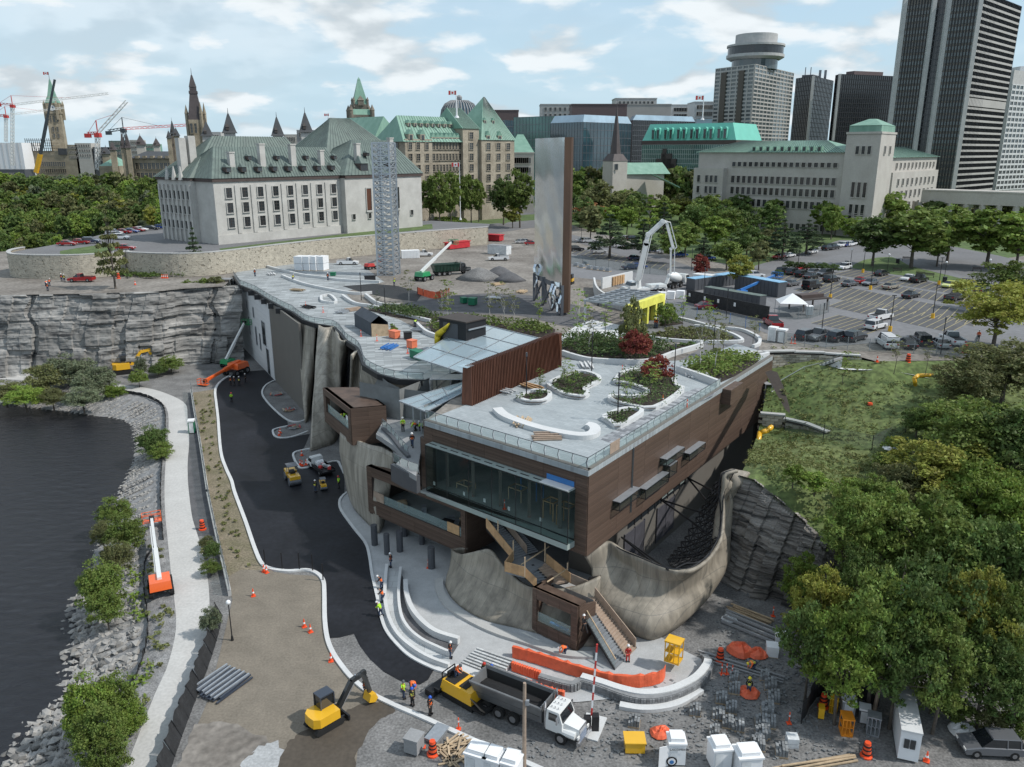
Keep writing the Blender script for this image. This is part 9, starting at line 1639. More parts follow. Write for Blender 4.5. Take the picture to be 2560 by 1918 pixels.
for nm,a,b,d,h,sp,z,l_ in(('storage_cage',t34(545,1470),t34(615,1478),1.1,1.7,CAGE('cage_orange'),0,'bright orange gas bottle cage'),('storage_cage',t34(467,1325),t34(515,1340),.9,1.5,CAGE('mye'),0,'yellow wire cage near the fence corner'),('storage_cage',t34(695,1460),t34(775,1480),.9,1.8,CAGE('galv'),0,'grey shelved cage left of the large cabin'),('tool_locker',t34(545,1350),t34(625,1362),1.1,1.7,TOI('cgr'),0,'grey metal locker with papers'),('tool_locker',t34(648,1385),t34(715,1400),.9,1.4,TOI('slp'),0,'dark locker with a red panel'),('wheelie_bin',t34(402,1365),t34(438,1372),.7,1.1,BIN('mye'),0,'yellow wheeled bin under the orange barrel'),('skip',t33(790,1580),t33(910,1582),1.3,1.1,BIN('mye'),0,'yellow steel skip of scrap with an oval badge'),('steel_frame_rack',t33(1025,1010),t33(1115,1040),1.2,2.2,CAGE('mye'),.8,'yellow steel rack holding a wrapped unit on the plaza'),('concrete_buggy',t3(905,1575),t3(985,1600),1.2,1.5,BIN('cgr'),0,'grey tipping buggy left of the red delineators'),('steel_plate_crate',t3(1035,1500),t3(1105,1525),1.9,.4,BIN('galv'),0,'flat galvanised crate above the timber heap'),('waste_bin',t22(860,635),t22(900,645),1.1,1.3,BIN('orange_bin'),ZT,'orange waste bin nearest the tent'),('waste_bin',t22(975,700),t22(1010,708),1.1,1.3,BIN('orange_bin'),ZT,'orange waste bin nearer the glass roof'),('waste_bin',t22(962,648),t22(1010,645),1,1.2,BIN('black'),ZT,'black waste bin between the orange ones'),('waste_bin',t22(995,765),t22(1055,785),1.2,1.3,BIN('green_bin'),ZT,'green waste bin at the glass canopy'),('waste_bin',t22(1372,425),t22(1415,428),1.4,1.5,BIN('green_bin'),ZT,'green bin among white packs right'),('waste_bin',t22(1340,415),t22(1370,412),1.4,1.2,BIN('green_bin'),ZT,'darker green bin left of the other'),('waste_bin',t22(480,235),t22(512,235),1.2,.9,BIN('green_bin'),ZT,'small green crate on the far deck'),('waste_bin',t22(705,265),t22(775,262),1,1.1,BIN('black'),ZT,'black twin bins on the far deck'),('waste_bin',t23(735,630),t23(865,640),1.2,.9,BIN('green_bin'),ZT,'long green bin under the yellow pavilion'),('roll_off_container',t22(1255,65),t22(1385,50),2.4,2.2,BIN('red_bin'),ZT,'long ribbed red container behind the green boom'),('roll_off_container',t12(1490,1560),t12(1575,1565),3,2.2,BIN('red_bin'),ZT,'pair of small red containers at the wall end'),('shipping_container',t22(1500,90),t22(1620,100),2.6,2.7,CONT('white_slab','cgr'),ZT,'white container left of the mirror slab'),('shipping_container',t22(945,122),t22(1060,118),2.4,2.2,CONT('snw','snw'),ZT,'pair of white tanks left of the white pickup'),('toilet',t21(1222,1255),t21(1262,1252),1.2,2.3,TOI('green_bin'),0,'teal portable toilet alone beside the pale path'),('toilet',t21(1132,238),t21(1162,240),1.2,2.4,TOI('white_slab'),ZT,'pale portable toilet at the stone wall'),('toilet',t24(-5,655),t24(45,662),1.2,2.3,TOI('snw'),ZT,'white portable shed left of the grey toilet'),('toilet',t24(55,665),t24(105,672),1.2,2.2,TOI('cgr'),ZT,'grey portable toilet at the fence'),('site_generator',t21(65,860),t21(135,855),1.6,1.5,TOI('fmt'),0,'pale green generator left of the cove bushes'),('site_generator',t21(700,868),t21(745,866),1.6,1.8,TOI('fmt'),0,'pale green generator left of the yellow excavator'),('orange_container',t21(-60,850),t21(72,850),2.2,1.9,CONT('cage_orange','cage_orange'),0,'orange yellow container at the left edge'),('stock_box',t24(245,490),t24(290,492),1.6,1.7,BALE,ZT,'cardboard wrapped boxes beside the white tent')):gb(nm,nm.split('_')[-1]if nm[0]!='o' else 'container',l_,a,b,d,h,sp,z,None)
for i,(a,b)in enumerate(((248,298),(305,345),(349,388),(391,438))):gb('wrapped_bale','bale',['leftmost','second','third','rightmost'][i]+' of the tall white wrapped stacks on the far deck',t22(a,200),t22(b,202),3,3.6,BALE,ZT,'white wrapped stacks')
for a,b,d,h,m,r,l_ in((t23(1125,405),t23(1657,525),.15,2.6,'bfb','black','long black fabric hoarding with small white notices behind the dark red car'),(t23(1180,330),t23(1450,290),2.4,2.6,'slp','pbr','container with sky blue roof, left of the compound'),(t23(1240,375),t23(1600,440),2,2.3,'slp','crf','container with grey green roof behind the hoarding'),(t23(1440,320),t24(60,375),2.4,3.2,'slp','pbr','container with pale blue roof at the right of the compound')):
 if 'pbr' not in M:mat('pbr',(.22,.42,.6),.6)
 o,A,u,v=gb('container' if d>1 else 'hoarding','container' if d>1 else 'fence',l_,a,b,d,h,CONT(m,r),ZT)
 if d<1:
  for k in(.05,.25,.42,.62):q=MB();c=A+u*k-v.normalized()*.12;q.box((c.x,c.y,ZT+1.7),(.5,.03,.7),math.atan2(u.y,u.x));q.bd('notice','snw',o)
p=P(*t24(155,500),ZT);o=wt_('white_tent','white pop up tent with peaked roof inside the mesh fence','tent',p);q=MB();c4=[p+Vc((x,y,0))for x,y in((-2.4,0),(2.4,-1),(3,3.4),(-1.8,4.4))];ap=sum(c4,Vc())/4+U(4.1);q.add([c+U(2.5)for c in c4]+[ap],[(0,1,4),(1,2,4),(2,3,4),(3,0,4)]);q.bd('canopy','snw',o)
for c in c4:q=MB();q.cyl(c,c+U(2.5),.05,.05,5);q.bd('leg','galv',o)
gb('shelter','shelter','brown roofed open timber shelter behind the white tent',t24(225,470),t24(385,455),4,3.2,[('post','soffit',a,a+.04,b,b+.06,0,.7)for a in(0,.96)for b in(0,.94)]+[('roof','soffit',-.08,1.08,-.08,1.08,.7,.76),('roof_ridge','bev',.05,.95,.25,.75,.76,.95)],ZT)
a,b=P(*t22(750,628),ZT),P(*t22(860,622),ZT);c=P(*t22(640,560),ZT);w3=(b-a);dp=(c-a);o=wt_('work_tent','dark grey sheet covered work tent with tan end flaps on the deck','tent',a);q=MB();q.loft([[x,x+U(2.3),x+w3/2+U(3.4),x+w3+U(2.3),x+w3]for x in(a+dp*.02,a+dp)],True,False);q.bd('cover','tent_grey',o);q=MB();q.add([a,b,b+U(1.9),a+U(2.2)],[(0,1,2,3)]);q.mi(1);q.add([x+dp*.9 for x in(a,b,b+U(2.3),a+w3/2+U(3.3),a+U(2.3))],[(0,1,2,3,4)]);q.bd('end_flap',['lumber','black'],o)
a,b=P(*t23(760,590),ZT),P(*t23(985,500),ZT);u=b-a;v=Vc((-u.y,u.x,0)).normalized();o=wt_('pavilion','bright yellow sheathed pavilion front with grey steel roof frame','pavilion',a);Hp=4.3
def yb(u0,u1,z0,z1,o0=0,o1=1,m='pump_yellow',n_='wall_panel'):q=MB();q.prism([(a+u*s+v*t) for s,t in((u0,o0),(u1,o0),(u1,o1),(u0,o1))],ZT+z0,ZT+z1);q.bd(n_,m,o)
for k in(0,.24,.48,.72,.95):yb(k,k+.05,0,3)
yb(0,1,3,Hp);yb(.05,.95,0,3,.95,1,'soffit','back_wall')
for k in range(8):q=MB();p0=a+u*(k/7)+v*1+U(Hp);q.bar(p0,p0+v*8,.25,.35);q.bd('roof_beam','galv',o)
for k in range(5):q=MB();p0=a+v*(1+k*2)+U(Hp);q.bar(p0,p0+u,.2,.25);q.bd('roof_beam','galv',o)
for k in(0,1):q=MB();p0=a+u*k+v*8.6;q.bar(p0,p0+U(Hp),.3);q.bd('post','galv',o)
mb=MB();rbn(mb,smo(PP(K(t23,((530,310),(545,370),(600,420),(720,455),(850,470),(960,490))),ZT),4),.4,ZT,ZT+2.3);tag(mb.bd('curved_wall','cpa'),'curved bare concrete wall beside the pump truck','wall');gb('formwork_wall','wall','concrete wall with brick coloured formwork behind the pump truck',t23(585,318),t23(780,270),.4,2.4,[('wall','cpa',0,1,0,1,0,1)]+[('form_panel','plywood',.3+i*.08,.36+i*.08,-.8,-.1,.1,.9)for i in range(5)],ZT)
for x,y,r,h,l_ in((1445,250,4.6,2.6,'grey gravel heap nearest the black truck'),(1575,228,3.4,2.2,'dark gravel heap behind the nearest one'),(1640,262,3.2,2,'dark gravel heap right by the mirror slab')):
 p=P(*t22(x,y),ZT);q=MB();q.smooth=True;q.loft([[(p.x+r*k*(1+.15*_h(i,3))*math.cos(i*.393),p.y+r*k*math.sin(i*.393),ZT+h*z)for i in range(16)]for k,z in((1.15,0),(.75,.42),(.4,.8),(.05,1))]);tag(q.bd('gravel_heap','dgv' if x>1500 else 'gravel'),l_,'heap','gravel heaps')
for a,b,l_ in((t21(1105,780),t21(1260,775),'flat blue steel girder at the cliff foot, left'),(t21(1270,800),t21(1428,790),'long blue steel girder at the cliff foot, right')):gb('steel_girder','girder',l_,a,b,.5,1.3,[('lower_flange','pbr',0,1,0,1,.5,.58),('web','pbr',0,1,.4,.6,.58,.92),('upper_flange','pbr',0,1,0,1,.92,1)],0)
def scaffold(lbl,p,w_,d,z0,z1,n_,m='galv'):
 o=wt_('scaffold_tower',lbl,'scaffold',(p.x,p.y,z0));c4=[Vc((p.x+x,p.y+y,0))for x,y in((0,0),(w_,0),(w_,d),(0,d))]
 for c in c4:q=MB();q.cyl((c.x,c.y,z0),(c.x,c.y,z1),.07,.07,5);q.bd('standard',m,o)
 for k in range(n_+1):
  z=z0+(z1-z0)*k/n_;q=MB();[q.bar((c4[i].x,c4[i].y,z),(c4[(i+1)%4].x,c4[(i+1)%4].y,z),.08)for i in range(4)];q.bd('ledger',m,o);q=MB();q.b2(c4[0].x,c4[1].x,c4[0].y,c4[2].y,z-.06,z);q.bd('platform','cgr',o)
  if k<n_:q=MB();i=k%2;q.bar((c4[i].x,c4[i].y,z),(c4[1-i].x,c4[1-i].y,z+(z1-z0)/n_),.3,.08);q.bd('stair_flight',m,o)
scaffold('tall scaffold stair between the grey cliff and the white wall',P(562,700,ZT)+Vc((-.6,-2.5,0)),2.6,2.2,0,ZT+.5,8);scaffold('short scaffold tower at the end of the brown wall',P(1912,985,12.2),2.8,2.2,9.5,13.6,3);scaffold('scaffold bay under the glass canopy beside the round deck',P(1075,960,ZT)+U(0),5,2.5,11,17.6,3)
def blockwall(lbl,line,zs,bh=.42,bw=.95,cap=True):
 pts=[P(*p)for p in line];o=wt_('stone_wall',lbl,'wall',pts[0]);key='sw'
 if key not in UNIT:mat('wall_block',(.34,.29,.21),.9,var=.25,scl=1.2,rand=.35,fine=.25,c2=(.44,.42,.38));UNIT[key]=MB().box((0,0,0),(1,1,1)).mesh('stone','wall_block')
 n_=0;L_=0
 for(a,b),(za,zb,zb0,zb1)in zip(zip(pts[:-1],pts[1:]),zs):
  d=b-a;d.z=0;Ls=d.length;d.normalize();nx=max(1,int(Ls/bw));rz=math.atan2(d.y,d.x);q=MB();nn=Vc((-d.y,d.x,0));q.prism([a+nn*.1,b+nn*.1,b+nn*.5,a+nn*.5],min(za,zb0)-.5,zb-.05);q.bd('wall_core','soffit',o)
  for j in range(int((zb-za)/bh)):
   for i in range(nx):
    s=(i+.5+(.25 if j%2 else-.25))*Ls/nx;c=a+d*min(Ls-.2,max(.2,s));b_=bon('stone',UNIT[key]);clk(b_);b_.parent=o;b_.location=Vc((c.x,c.y,za+(j+.5)*bh))-Vc(rlc(o));b_.rotation_euler=(0,0,rz);b_.scale=(Ls/nx-.04,.5+.12*rnd.random(),bh-.04)
  q=MB();m_=(a+b)/2;q.box((m_.x,m_.y,zb+.1),(Ls+.1,.8,.22),rz);q.bd('coping_stone','concrete',o)
blockwall('long curved tan block wall above the slope stair',[(1850,895,ZT),(1905,886,ZT),(1985,884,ZT),(2060,886,ZT),(2150,892,ZT)],[(13.2,ZT+.35,0,0),(13.6,ZT+.35,0,0),(14.4,ZT+.2,0,0),(15.2,ZT+.1,0,0)]);blockwall('stepped lower block wall with stone caps below the grassy slope',[(1900,1055,10.2),(1960,1060,10.2),(2014,1076,10),(2068,1092,10.3)],[(8.4,11.4,0,0),(8.8,10.9,0,0),(9.4,10.9,0,0)])
o=wt_('slope_stair','concrete outdoor stair climbing the slope along the block wall','stair',P(1925,975,12.4));s0,s1=P(1925,978,12.6),P(2005,932,14.6);s2,s3=P(2045,922,15),P(2100,900,ZT)
for a,b,n_ in((s0,s1,14),(s2,s3,12)):
 for k in range(n_):q=MB();c=a.lerp(b,(k+.5)/n_);d=b-a;q.box((c.x,c.y+.6,c.z),((b-a).length/n_*.95,2.4,.35),math.atan2(d.y,d.x));q.bd('step','cgr' if k%2 else 'cpa',o)
for a,b in((s0,s1),(s1,s2),(s2,s3)):q=MB();d=(b-a);q.loft([[a+Vc((0,-.8,-.9)),b+Vc((0,-.8,-.9)),b+Vc((0,-.8,.15)),a+Vc((0,-.8,.15))],[a+Vc((0,-.6,-.9)),b+Vc((0,-.6,-.9)),b+Vc((0,-.6,.15)),a+Vc((0,-.6,.15))]]);q.bd('side_wall','cpa',o);q=MB();q.bar(a+Vc((0,-.7,1.1)),b+Vc((0,-.7,1.1)),.08);q.bar(a+Vc((0,-.7,.1)),a+Vc((0,-.7,1.1)),.07);q.bd('handrail','galv',o)
mb=MB();pp=smo([Vc((*p.xy,max(gz_(p.x,p.y),12)+.12))for p in PP([(2060,925),(2090,938),(2150,946),(2210,948),(2330,951)],14.8)],4);mb.loft([[p+Vc((0,-.5,0))for p in pp],[p+Vc((0,.6,0))for p in pp]],False);stc(mb,'slope_path','cpa')
def tubes(name,lbl,cat,pts,r,m):q=MB();q.smooth=True;q.tube(pts,r,10);[q.ball(p,r*1.02,8)for p in pts];return tag(q.bd(name,m),lbl,cat)
g=gz_(*P(2290,960,14.5).xy)+.3;tubes('gas_pipe','short bent yellow gas pipe standing on the slope','pipe',[P(2288,962,g),P(2286,946,g+1),P(2295,939,g+1.3),P(2330,938,g+1.3)],.28,'mye');tubes('drain_pipe','long bent yellow pipe coming down behind the brown wall','pipe',[P(1928,1068,10.6),P(1918,1077,10.2),P(1900,1082,9.8),P(1894,1110,8.8),P(1880,1140,7)],.35,'mye')
def fence(name,lbl,pts,h,m,step=2.4,pm='std',lean=.0,zb=None,gl=None):
 pts=rsm(pts,max(2,int(sum((b-a).length for a,b in zip(pts[:-1],pts[1:]))/step)+1));o=wt_(name,lbl,'fence',pts[0])
 for i,p in enumerate(pts):
  q=MB();q.cyl(p,p+Vc((lean,0,h)),.05,.05,5);q.bd('fence_post',pm,o)
  if i<len(pts)-1:
   r=pts[i+1];q=MB();g_=[[p.lerp(r,u_/5)+Vc((lean*t+.12*math.sin(i*2+u_*1.3)*t,.1*math.cos(u_*2+i),h*t))for u_ in range(6)]for t in(.0,.5,.97)];q.loft(g_,False);q.bd('fence_panel',m,o)
 return o
glm('msh',(.18,.19,.2),.18,.8);mt_=M['msh']
fence('silt_fence','black fabric silt fence sagging between the pale road and the sand lot',smo(PP([(556,1540),(548,1580),(530,1640),(505,1710),(478,1780),(452,1850),(425,1930),(405,2000)],0),4),1.6,'bfb',2.2,lean=-.7);fence('silt_fence','low black silt fence along the left edge of the upper pale road',smo([p+Vc((-.5,0,0))for p in PP(roadL[5:15],0)],3),.7,'bfb',2.5);fence('silt_fence','low black silt fence between boulders and brush',smo(PP(K(t31,((930,340),(885,420),(880,560),(905,760),(900,900),(860,1040),(800,1180))),-.3),3),.6,'bfb',2.5)
fence('mesh_fence','tall mesh fence along the low wall beside the weed strip',[p+U(.7)for p in wl[::2]],1.5,'msh',2.6,'galv');fence('mesh_fence','mesh fence in front of the parked vans at the lot corner',PP(K(t24,((100,680),(350,700),(680,722),(1000,740),(1310,755),(1345,690))),ZT),2,'msh',3,'galv');fence('mesh_fence','mesh fence round the white tent',PP(K(t24,((60,500),(235,520),(390,470))),ZT),2.2,'msh',3,'galv');fence('mesh_fence','blue posted mesh fence along the curving path',PP(K(t23,((1000,465),(1170,500),(1320,530),(1470,560),(1600,600))),ZT),2,'msh',3.5,'mbu');fence('mesh_fence','perimeter fence behind the grey pavers pallets',PP(K(t23,((370,150),(500,165),(610,180),(720,200),(850,215),(1000,230))),ZT),2.2,'msh',4,'stg');fence('chain_fence','black chain link fence with tall posts across the foot of the grassy slope',[Vc((*p.xy,gz_(p.x,p.y)))for p in PP([(1962,1062),(2014,1080),(2068,1100),(2126,1118),(2187,1126),(2260,1105)],10.6)],2.2,'msh',5.5,'black');fence('black_gate','black fabric fence panels round the orange cage at the tree foot',PP(K(t34,((300,1390),(385,1270),(400,1130),(660,1230),(770,1290))),0),2.2,'bfb',3)
fence('netting','orange safety netting on the dirt beside the green lift',PP(K(t22,((1045,350),(1090,365),(1150,385),(1200,375),(1250,355))),ZT),1.5,'otp',2.5)
o=wt_('kerb_posts','row of black posts standing on the white curved kerb','posts',P(663,1418,0))
for x,y in((663,1416),(706,1425),(749,1426),(782,1429),(808,1453)):p=P(x,y,0);q=MB();q.cyl(p,p+U(2.2),.07,.07,6);q.bd('post','black',o)
def band(name,a,z0,z1,wd,m,lbl=None,cat=None,knd=None):mb=MB();rbn(mb,smo(PP(a,0),4),wd,z0,z1);return tag(mb.bd(name,m),lbl,cat,knd=knd)
W1=K(t3,((800,440),(790,560),(790,660),(815,770),(870,870),(960,950),(1060,1010),(1180,1055)));W2=K(t3,((885,460),(872,600),(885,740),(930,830),(1010,900),(1110,950),(1190,985)));W3=K(t3,((915,545),(920,620),(950,710),(1010,790),(1100,860),(1240,905)))
band('plaza_wall',W1,.06,.55,.35,'cpa','outer low curved concrete wall of the walkway along the asphalt','wall');band('plaza_wall',W2,.06,.6,.3,'cpa','inner low curved concrete wall of the walkway','wall');band('plaza_wall',W3,.06,.75,.5,'cpa','curved concrete wall on the building side of the trench','wall')
mb=MB();a_=rsm(smo(PP(W2,.066),3),40);b_=rsm(smo(PP(W3,.066),3),40);mb.loft([a_,b_],False);stc(mb,'planting_trench','dgv');mb=MB();a_=rsm(smo(PP(W1,.08),3),40);b_=rsm(smo(PP(W2,.08),3),40);tlm('walk_stone',(.44,.46,.465),(.52,.54,.545),(.3,.3,.3),1.2,1.2);mb.loft([a_,b_],False);stc(mb,'walkway_paving','walk_stone')
band('plaza_step',[t3(1120,520),t3(1125,590),t3(1180,680),t3(1300,760),t33(0,840),t33(200,905),t33(420,975),t33(590,985)],.06,.35,.9,'concrete','curved concrete step round the flared concrete skirt','step')
st0,st1,sb0,sb1=[P(*t33(*p),.06)for p in((0,905),(105,975),(-130,1050),(60,1120))];o=wt_('granite_steps','broad flight of pale granite steps with dark joints beside the orange wraps','steps',sb0)
A_,B_,C_,D_=P(*t3(1355,925),.7),P(*t3(1575,1000),.7),P(*t3(1490,1115),.06),P(*t3(1250,1020),.06)
for k in range(7):
 for j in range(5):
  def cc(u_,w_):return A_.lerp(B_,u_).lerp(D_.lerp(C_,u_),w_)
  q=MB();zz_=.75-k*.1;q.prism([cc(a,b) for a,b in((j/5+.008,k/7+.02),((j+1)/5-.008,k/7+.02),((j+1)/5-.008,(k+1)/7-.03),(j/5+.008,(k+1)/7-.03))],0,zz_);q.bd('granite_slab','granite',o)
q=MB();q.prism([v_ for v_ in(A_,B_,C_,D_)],0,.07);q.bd('bedding','slp',o)
for pts,h,l_ in((((100,975),(250,1015),(500,1095),(720,1150),(880,1155),(1000,1130),(1030,1090)),1.1,'longest orange tarp barrier curving over the plaza'),(((95,1055),(180,1085),(270,1115)),.8,'short orange wrapped wall beside the granite steps'),(((55,1130),(200,1180),(300,1215),(415,1245)),.9,'orange wrapped wall nearest the white dump truck')):
 mb=MB();rr=rsm(smo(PP([t33(*p)for p in pts],.1),4),40);rings=[]
 for i,p in enumerate(rr):k=.05*math.sin(i*1.9)+.04*math.sin(i*3.7);rings.append([p+Vc((0,-.35-k*.5,0)),p+Vc((0,.35,0)),p+Vc((.1,.2+k*.3,h*(.9+k))),p+Vc((-.05,-.15-k*.4,h*(.95+k*.6)))])
 mb.loft(rings);tag(mb.bd('otp','otp'),l_,'tarp','orange tarpaulin barriers')
mb=MB();ring=smo(PP(K(t33,((265,1140),(450,1190),(520,1165),(640,1200),(760,1245),(880,1275),(1000,1270),(1120,1235),(1230,1175),(1290,1100),(1300,1060),(1270,1015))),0),4);rbn(mb,ring,.5,0,.85);o=tag(mb.bd('terrace_wall','brick_grey'),'curved grey stone faced wall ending the plaza on the right','wall')
key=MB().box((0,0,0),(1,1,1)).mesh('stone','brick_grey');rs_=rsm(ring,90)
for i in range(89):
 for j in range(3):
  p,r=rs_[i],rs_[i+1];d=r-p;nn=Vc((d.y,-d.x,0)).normalized();nn=nn if i>60 or nn.y<0 else-nn;c=(p+r)/2+nn*.3;b_=bon('stone',key);clk(b_);b_.parent=o;b_.location=(c.x,c.y,.15+j*.26);b_.rotation_euler=(0,0,math.atan2(d.y,d.x));b_.scale=(d.length*.93,.14,.24)
band('terrace_coping',K(t33,((520,1150),(640,1185),(760,1225),(880,1250),(1000,1245),(1110,1215),(1220,1155),(1280,1085),(1292,1050))),.85,.97,.7,'cpa','pale coping slabs on the curved stone wall','coping');band('outer_kerb',K(t33,((755,1290),(880,1310),(1000,1305),(1120,1275),(1250,1195))),0,.35,.7,'cpa','thick pale concrete base kerb outside the curved stone wall','kerb')
gb('entry_slab','slab','pale concrete slab in front of the truck at the barrier',t33(490,1470),t33(620,1505),3,.12,[('slab','cpa',0,.48,0,1,0,1),('slab','cpa',.5,1,0,1,0,1)]);sheet('paver_apron',PP(K(t3,((1090,1050),(1250,1030),(1490,1125),(1560,1240),(1400,1160),(1180,1080))),0),.09,'cpa')
p=P(*t33(582,1425),.1);o=wt_('barrier_gate','black barrier post with a raised red and white striped arm','barrier',p);q=MB();q.b2(p.x-.6,p.x-.05,p.y-.3,p.y+.3,.1,1.3);q.b2(p.x+.05,p.x+.6,p.y-.3,p.y+.3,.1,1.5);q.bd('cabinet','black',o)
for k in range(9):q=MB();q.bar(p+Vc((k*.03,.2,1.2+k*.75)),p+Vc((k*.03+.03,.2,1.95+k*.75)),.14);q.bd('arm_stripe',['crane_red','snw'][k%2],o)
for x,y,h,lx,ly,l_ in((*t33(172,1700),8.2,0,0,'weathered wooden utility pole at the bottom edge'),(*t34(740,1340),13,2.6,3,'leaning wooden utility pole against the trees on the right')):p=P(x,y,0);o=wt_('utility_pole',l_,'pole',p);q=MB();q.cyl(p,p+Vc((lx,ly,h)),.17,.12,8);q.bd('pole','plo',o);q=MB();c=p+Vc((lx,ly,h))*.8;q.box(c+Vc((.2,-.1,0)),(.3,.2,.4));q.bd('junction_box','galv',o)
for i,(x,y,s)in enumerate(((805,1415,1),(1180,1345,1),(1340,1270,1),(1320,1370,1.1),(1400,1330,1),(1440,1440,1.1),(1300,1480,.9),(1380,1420,1),(1620,1340,1.1),(1640,1420,1),(1600,1480,1.1),(1560,1540,1),(1420,1210,1),(1420,1140,.8),(1610,1130,.8))):gb('stone_pallet','pallet',f'pallet of grey stone blocks, {["left of the orange cloth heap", "nearest the curved kerb", "at the yard middle, upper left", "in the middle cluster", "right part of the middle cluster", "front of the middle cluster", "low one before the sheds", "centre of the cluster", "in the right column, top", "in the right column, second", "in the right column, third", "in the right column, last", "below the bending worker", "behind the bending worker", "beside the rubble heap"][i]}',t33(x,y),t33(x+70*s,y+12),1.1,.85,PAL('sks'),0,'pallets of grey stone blocks')
for i,(x,y)in enumerate(((75,1190),(95,1265),(60,1335),(20,1420),(20,1490),(145,1600),(5,1560))):gb('stone_pallet','pallet',f'grey block pallet left of the black fence, {["topmost", "second from top", "third from top", "fourth from top", "fifth from top", "nearest the planks", "cut by a shed"][i]}',t34(x,y),t34(x+75,y+12),1.2,.9,PAL('sks'),0,'pallets of grey stone blocks')
gb('concrete_block','concrete block','stacked pair of white capped concrete blocks',t34(215,1545),t34(285,1550),.9,.9,[('block','white_slab',0,1,0,1,0,.45),('block','white_slab',0,1,0,1,.5,1)])
for x,y,s,l_ in((85,985,1.3,'white cube tank beside the flat planks'),(140,915,1.2,'white cube tank furthest back'),):gb('liquid_tank','tank',l_,t34(x,y),t34(x+75,y+10),1.1,1.1,BALE)
for k,(x,y,r,l_)in enumerate(((*t33(1495,940),1.5,'big crumpled orange tarp heap with cord'),(*t33(1600,960),1.1,'orange cloth over a mixer right of the big heap'),(*t33(1010,1440),1,'orange cloth heap on a pallet in the yard'),(*t33(1545,1195),1.1,'orange cloth under the yellow helmet worker'),(*t33(1430,745),.9,'white plastic sheet heap by the long beams'),(*t34(1280,1430),1.3,'white sheet lying on the slope foot above the grey car'),(*t24(790,1345),.9,'torn white plastic hanging on the chain fence'))):
 z=0 if y>1300 else gz_(*P(x,y,10).xy);p=P(x,y,z+.2);r*=.75;q=MB();q.loft([[(p.x+r*kk*(1+.4*_h(i,k))*math.cos(i*.52),p.y+r*kk*(1+.3*_h(i,k+4))*math.sin(i*.52),z+.1+r*zz_*(.4+.7*_h(i,j_+k)))for i in range(12)]for j_,(kk,zz_)in enumerate(((1,0),(.8,.4),(.5,.6),(.15,.8)))]);tag(q.bd('crumpled_sheet','otp' if k<4 else 'snw'),l_,'sheet')
def stk(name,lbl,px,n_,L_,m,z=.0,sp=1,par=None,par_a=.0,h=.08):
 c=P(*px,z);o=wt_(name,lbl,name.split('_')[-1],c)
 for k in range(n_):a=par_a+(rnd.random()-.5)*(par if par is not None else 3);s=Vc((math.cos(a),math.sin(a),0));t=Vc((-s.y,s.x,0))*sp*((k/n_-.5)if par is not None else(rnd.random()-.5));q=MB();p=c+t+U(h*(1+k%3));q.bar(p-s*L_/2*(.7+.3*rnd.random()),p+s*L_/2,.16,h);q.bd('piece',m if isinstance(m,str)else m[k%len(m)],o)
 return o
stk('pipe_stack','stack of dark blue steel pipes and white tubes on the sand',t31(1350,1160),18,4.2,['deep_blue_grey','deep_blue_grey','galv'],0,3.4,.06,R(62),.14);stk('timber_heap','untidy heap of timber and crates behind the bottom sheds',t3(1220,1560),22,3.2,'lumber',0,2.5);stk('beam_stack','long grey concrete beams lying by the rock foot',t33(1560,810),5,6.5,'cgr',0,2.2,.05,R(-42),.25);stk('board_stack','stacked boards and ladder right of the white plastic',t33(1540,730),7,5,'lumber',0,1.8,.08,R(-42),.12);stk('plank_pair','long pale planks lying at the bottom right',t34(380,1640),4,7,'lumber',0,.9,.06,R(12),.1);stk('board_walk','long flat boards beside the orange barrel',t33(1490,1040),4,8,'cgr',0,1.4,.05,R(-30),.1)
for px,l_ in((t22(130,1000),'scattered boards and rubble on the first kerb island'),(t22(210,1100),'boards and red cans at the tip of the first island'),(t22(240,1215),'tools and lumber on the second island')):stk('site_rubble',l_,px,14,1.6,['lumber','galv','cgr','crane_red'],.1,2.4)
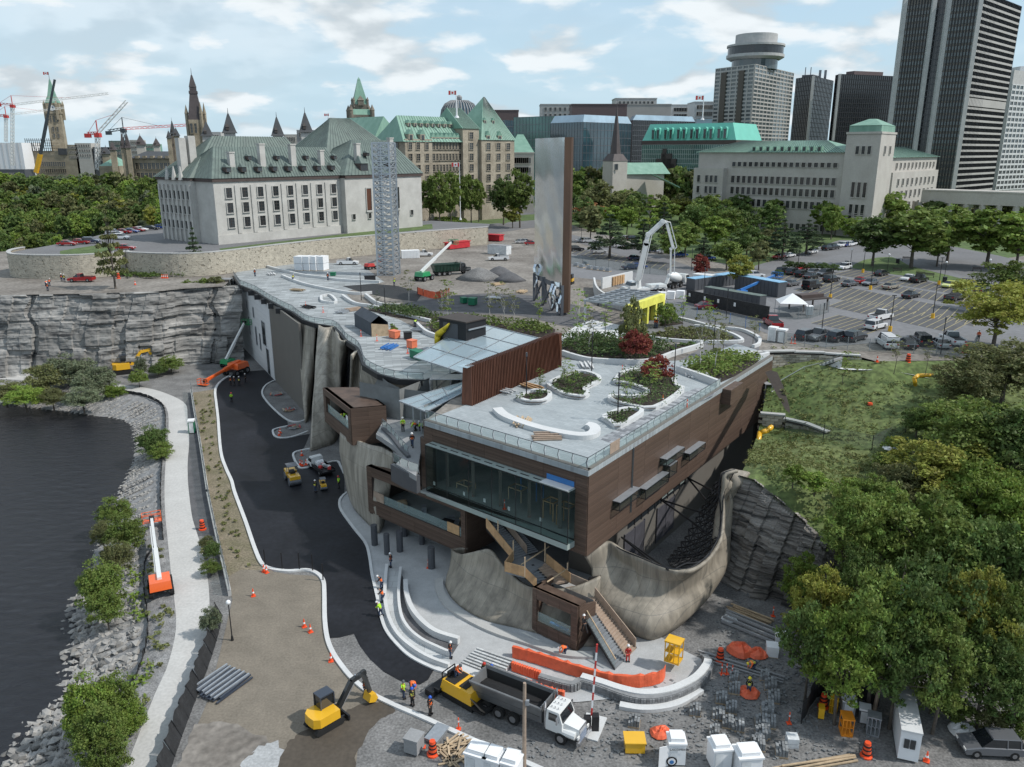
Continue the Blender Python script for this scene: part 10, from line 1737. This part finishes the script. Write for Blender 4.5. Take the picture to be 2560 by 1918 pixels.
for px,l_,m in((t22(270,330),'timber trestles on the far deck','lumber'),(t22(560,470),'pipes and packs on the middle deck','galv'),(t22(630,455),'rusty boards on the middle deck','plo'),(t22(1070,590),'rails stacked by the planted stair','galv'),(t22(340,440),'black rails on the deck','black'),(t22(100,225),'white frames on the far deck corner','cpa'),(t22(860,700),'blue framed glass rack on the round deck','mbu'),(t22(1540,380),'white packs beside the green bins','snw'),(t22(1560,290),'timber stacks behind the white packs','lumber'),(t23(60,340),'timbers left of the slab foot','lumber'),(t23(60,1190),'loose planks along the white bench','lumber'),(t23(220,1280),'grey brown boards below the white bench','plo'),(t23(1190,880),'stacked long pale kerbs by the corner bed','cpa'),(t23(480,820),'pallet of pale kerbs behind the lamp post','cpa'),(t23(130,960),'brown crate stack by the copper wall','plywood'),(t22(1600,985),'white panel stack against the copper wall','cpa')):stk('material_stack',l_,px,9,3.2,m,ZT+.05,1.8,.15,rnd.random()*3,.12)
for i,(x,y)in enumerate(((395,170),(430,180),(455,160),(480,190),(520,195),(560,200),(600,205))):gb('paver_pallet','pallet',f'grey paver pallet {["leftmost", "second", "behind", "fourth", "fifth", "sixth", "rightmost"][i]} in the row at the perimeter fence',t23(x,y),t23(x+28,y+3),1.2,1.1,PAL('galv'),ZT,'paver pallets');
for i,(x,y)in enumerate(((880,395),(940,390),(1000,385),(1060,380))):gb('sack_pallet','pallet',f'blue and white sack pallet, {["first", "second", "third", "fourth"][i]} from the left below the mixer',t23(x,y),t23(x+50,y+3),1.5,1.6,BALE,ZT,'sack pallets')
sheet('dark_netting',PP(K(t22,((560,300),(760,285),(920,300),(1080,345),(1040,400),(880,380),(700,345))),ZT),ZT+.05,'bfb','stuff',None,'dark weed netting spread on the far deck')
mb=MB()
for k in range(2600):
 x=rnd.uniform(1150,2200);y=rnd.uniform(1640,1900)if rnd.random()<.7 else rnd.uniform(1480,1700)
 if y<1700 and x<1790:continue
 if 1130<x<1500 and y<1850:continue
 p=P(x,y,.03);s=.05+.12*rnd.random()**2;mb.box(p,(s*2,s*1.4,s),rnd.random()*3)
tag(mb.bd('rubble','sks'),'small broken stone scattered over the yard',knd='stuff')
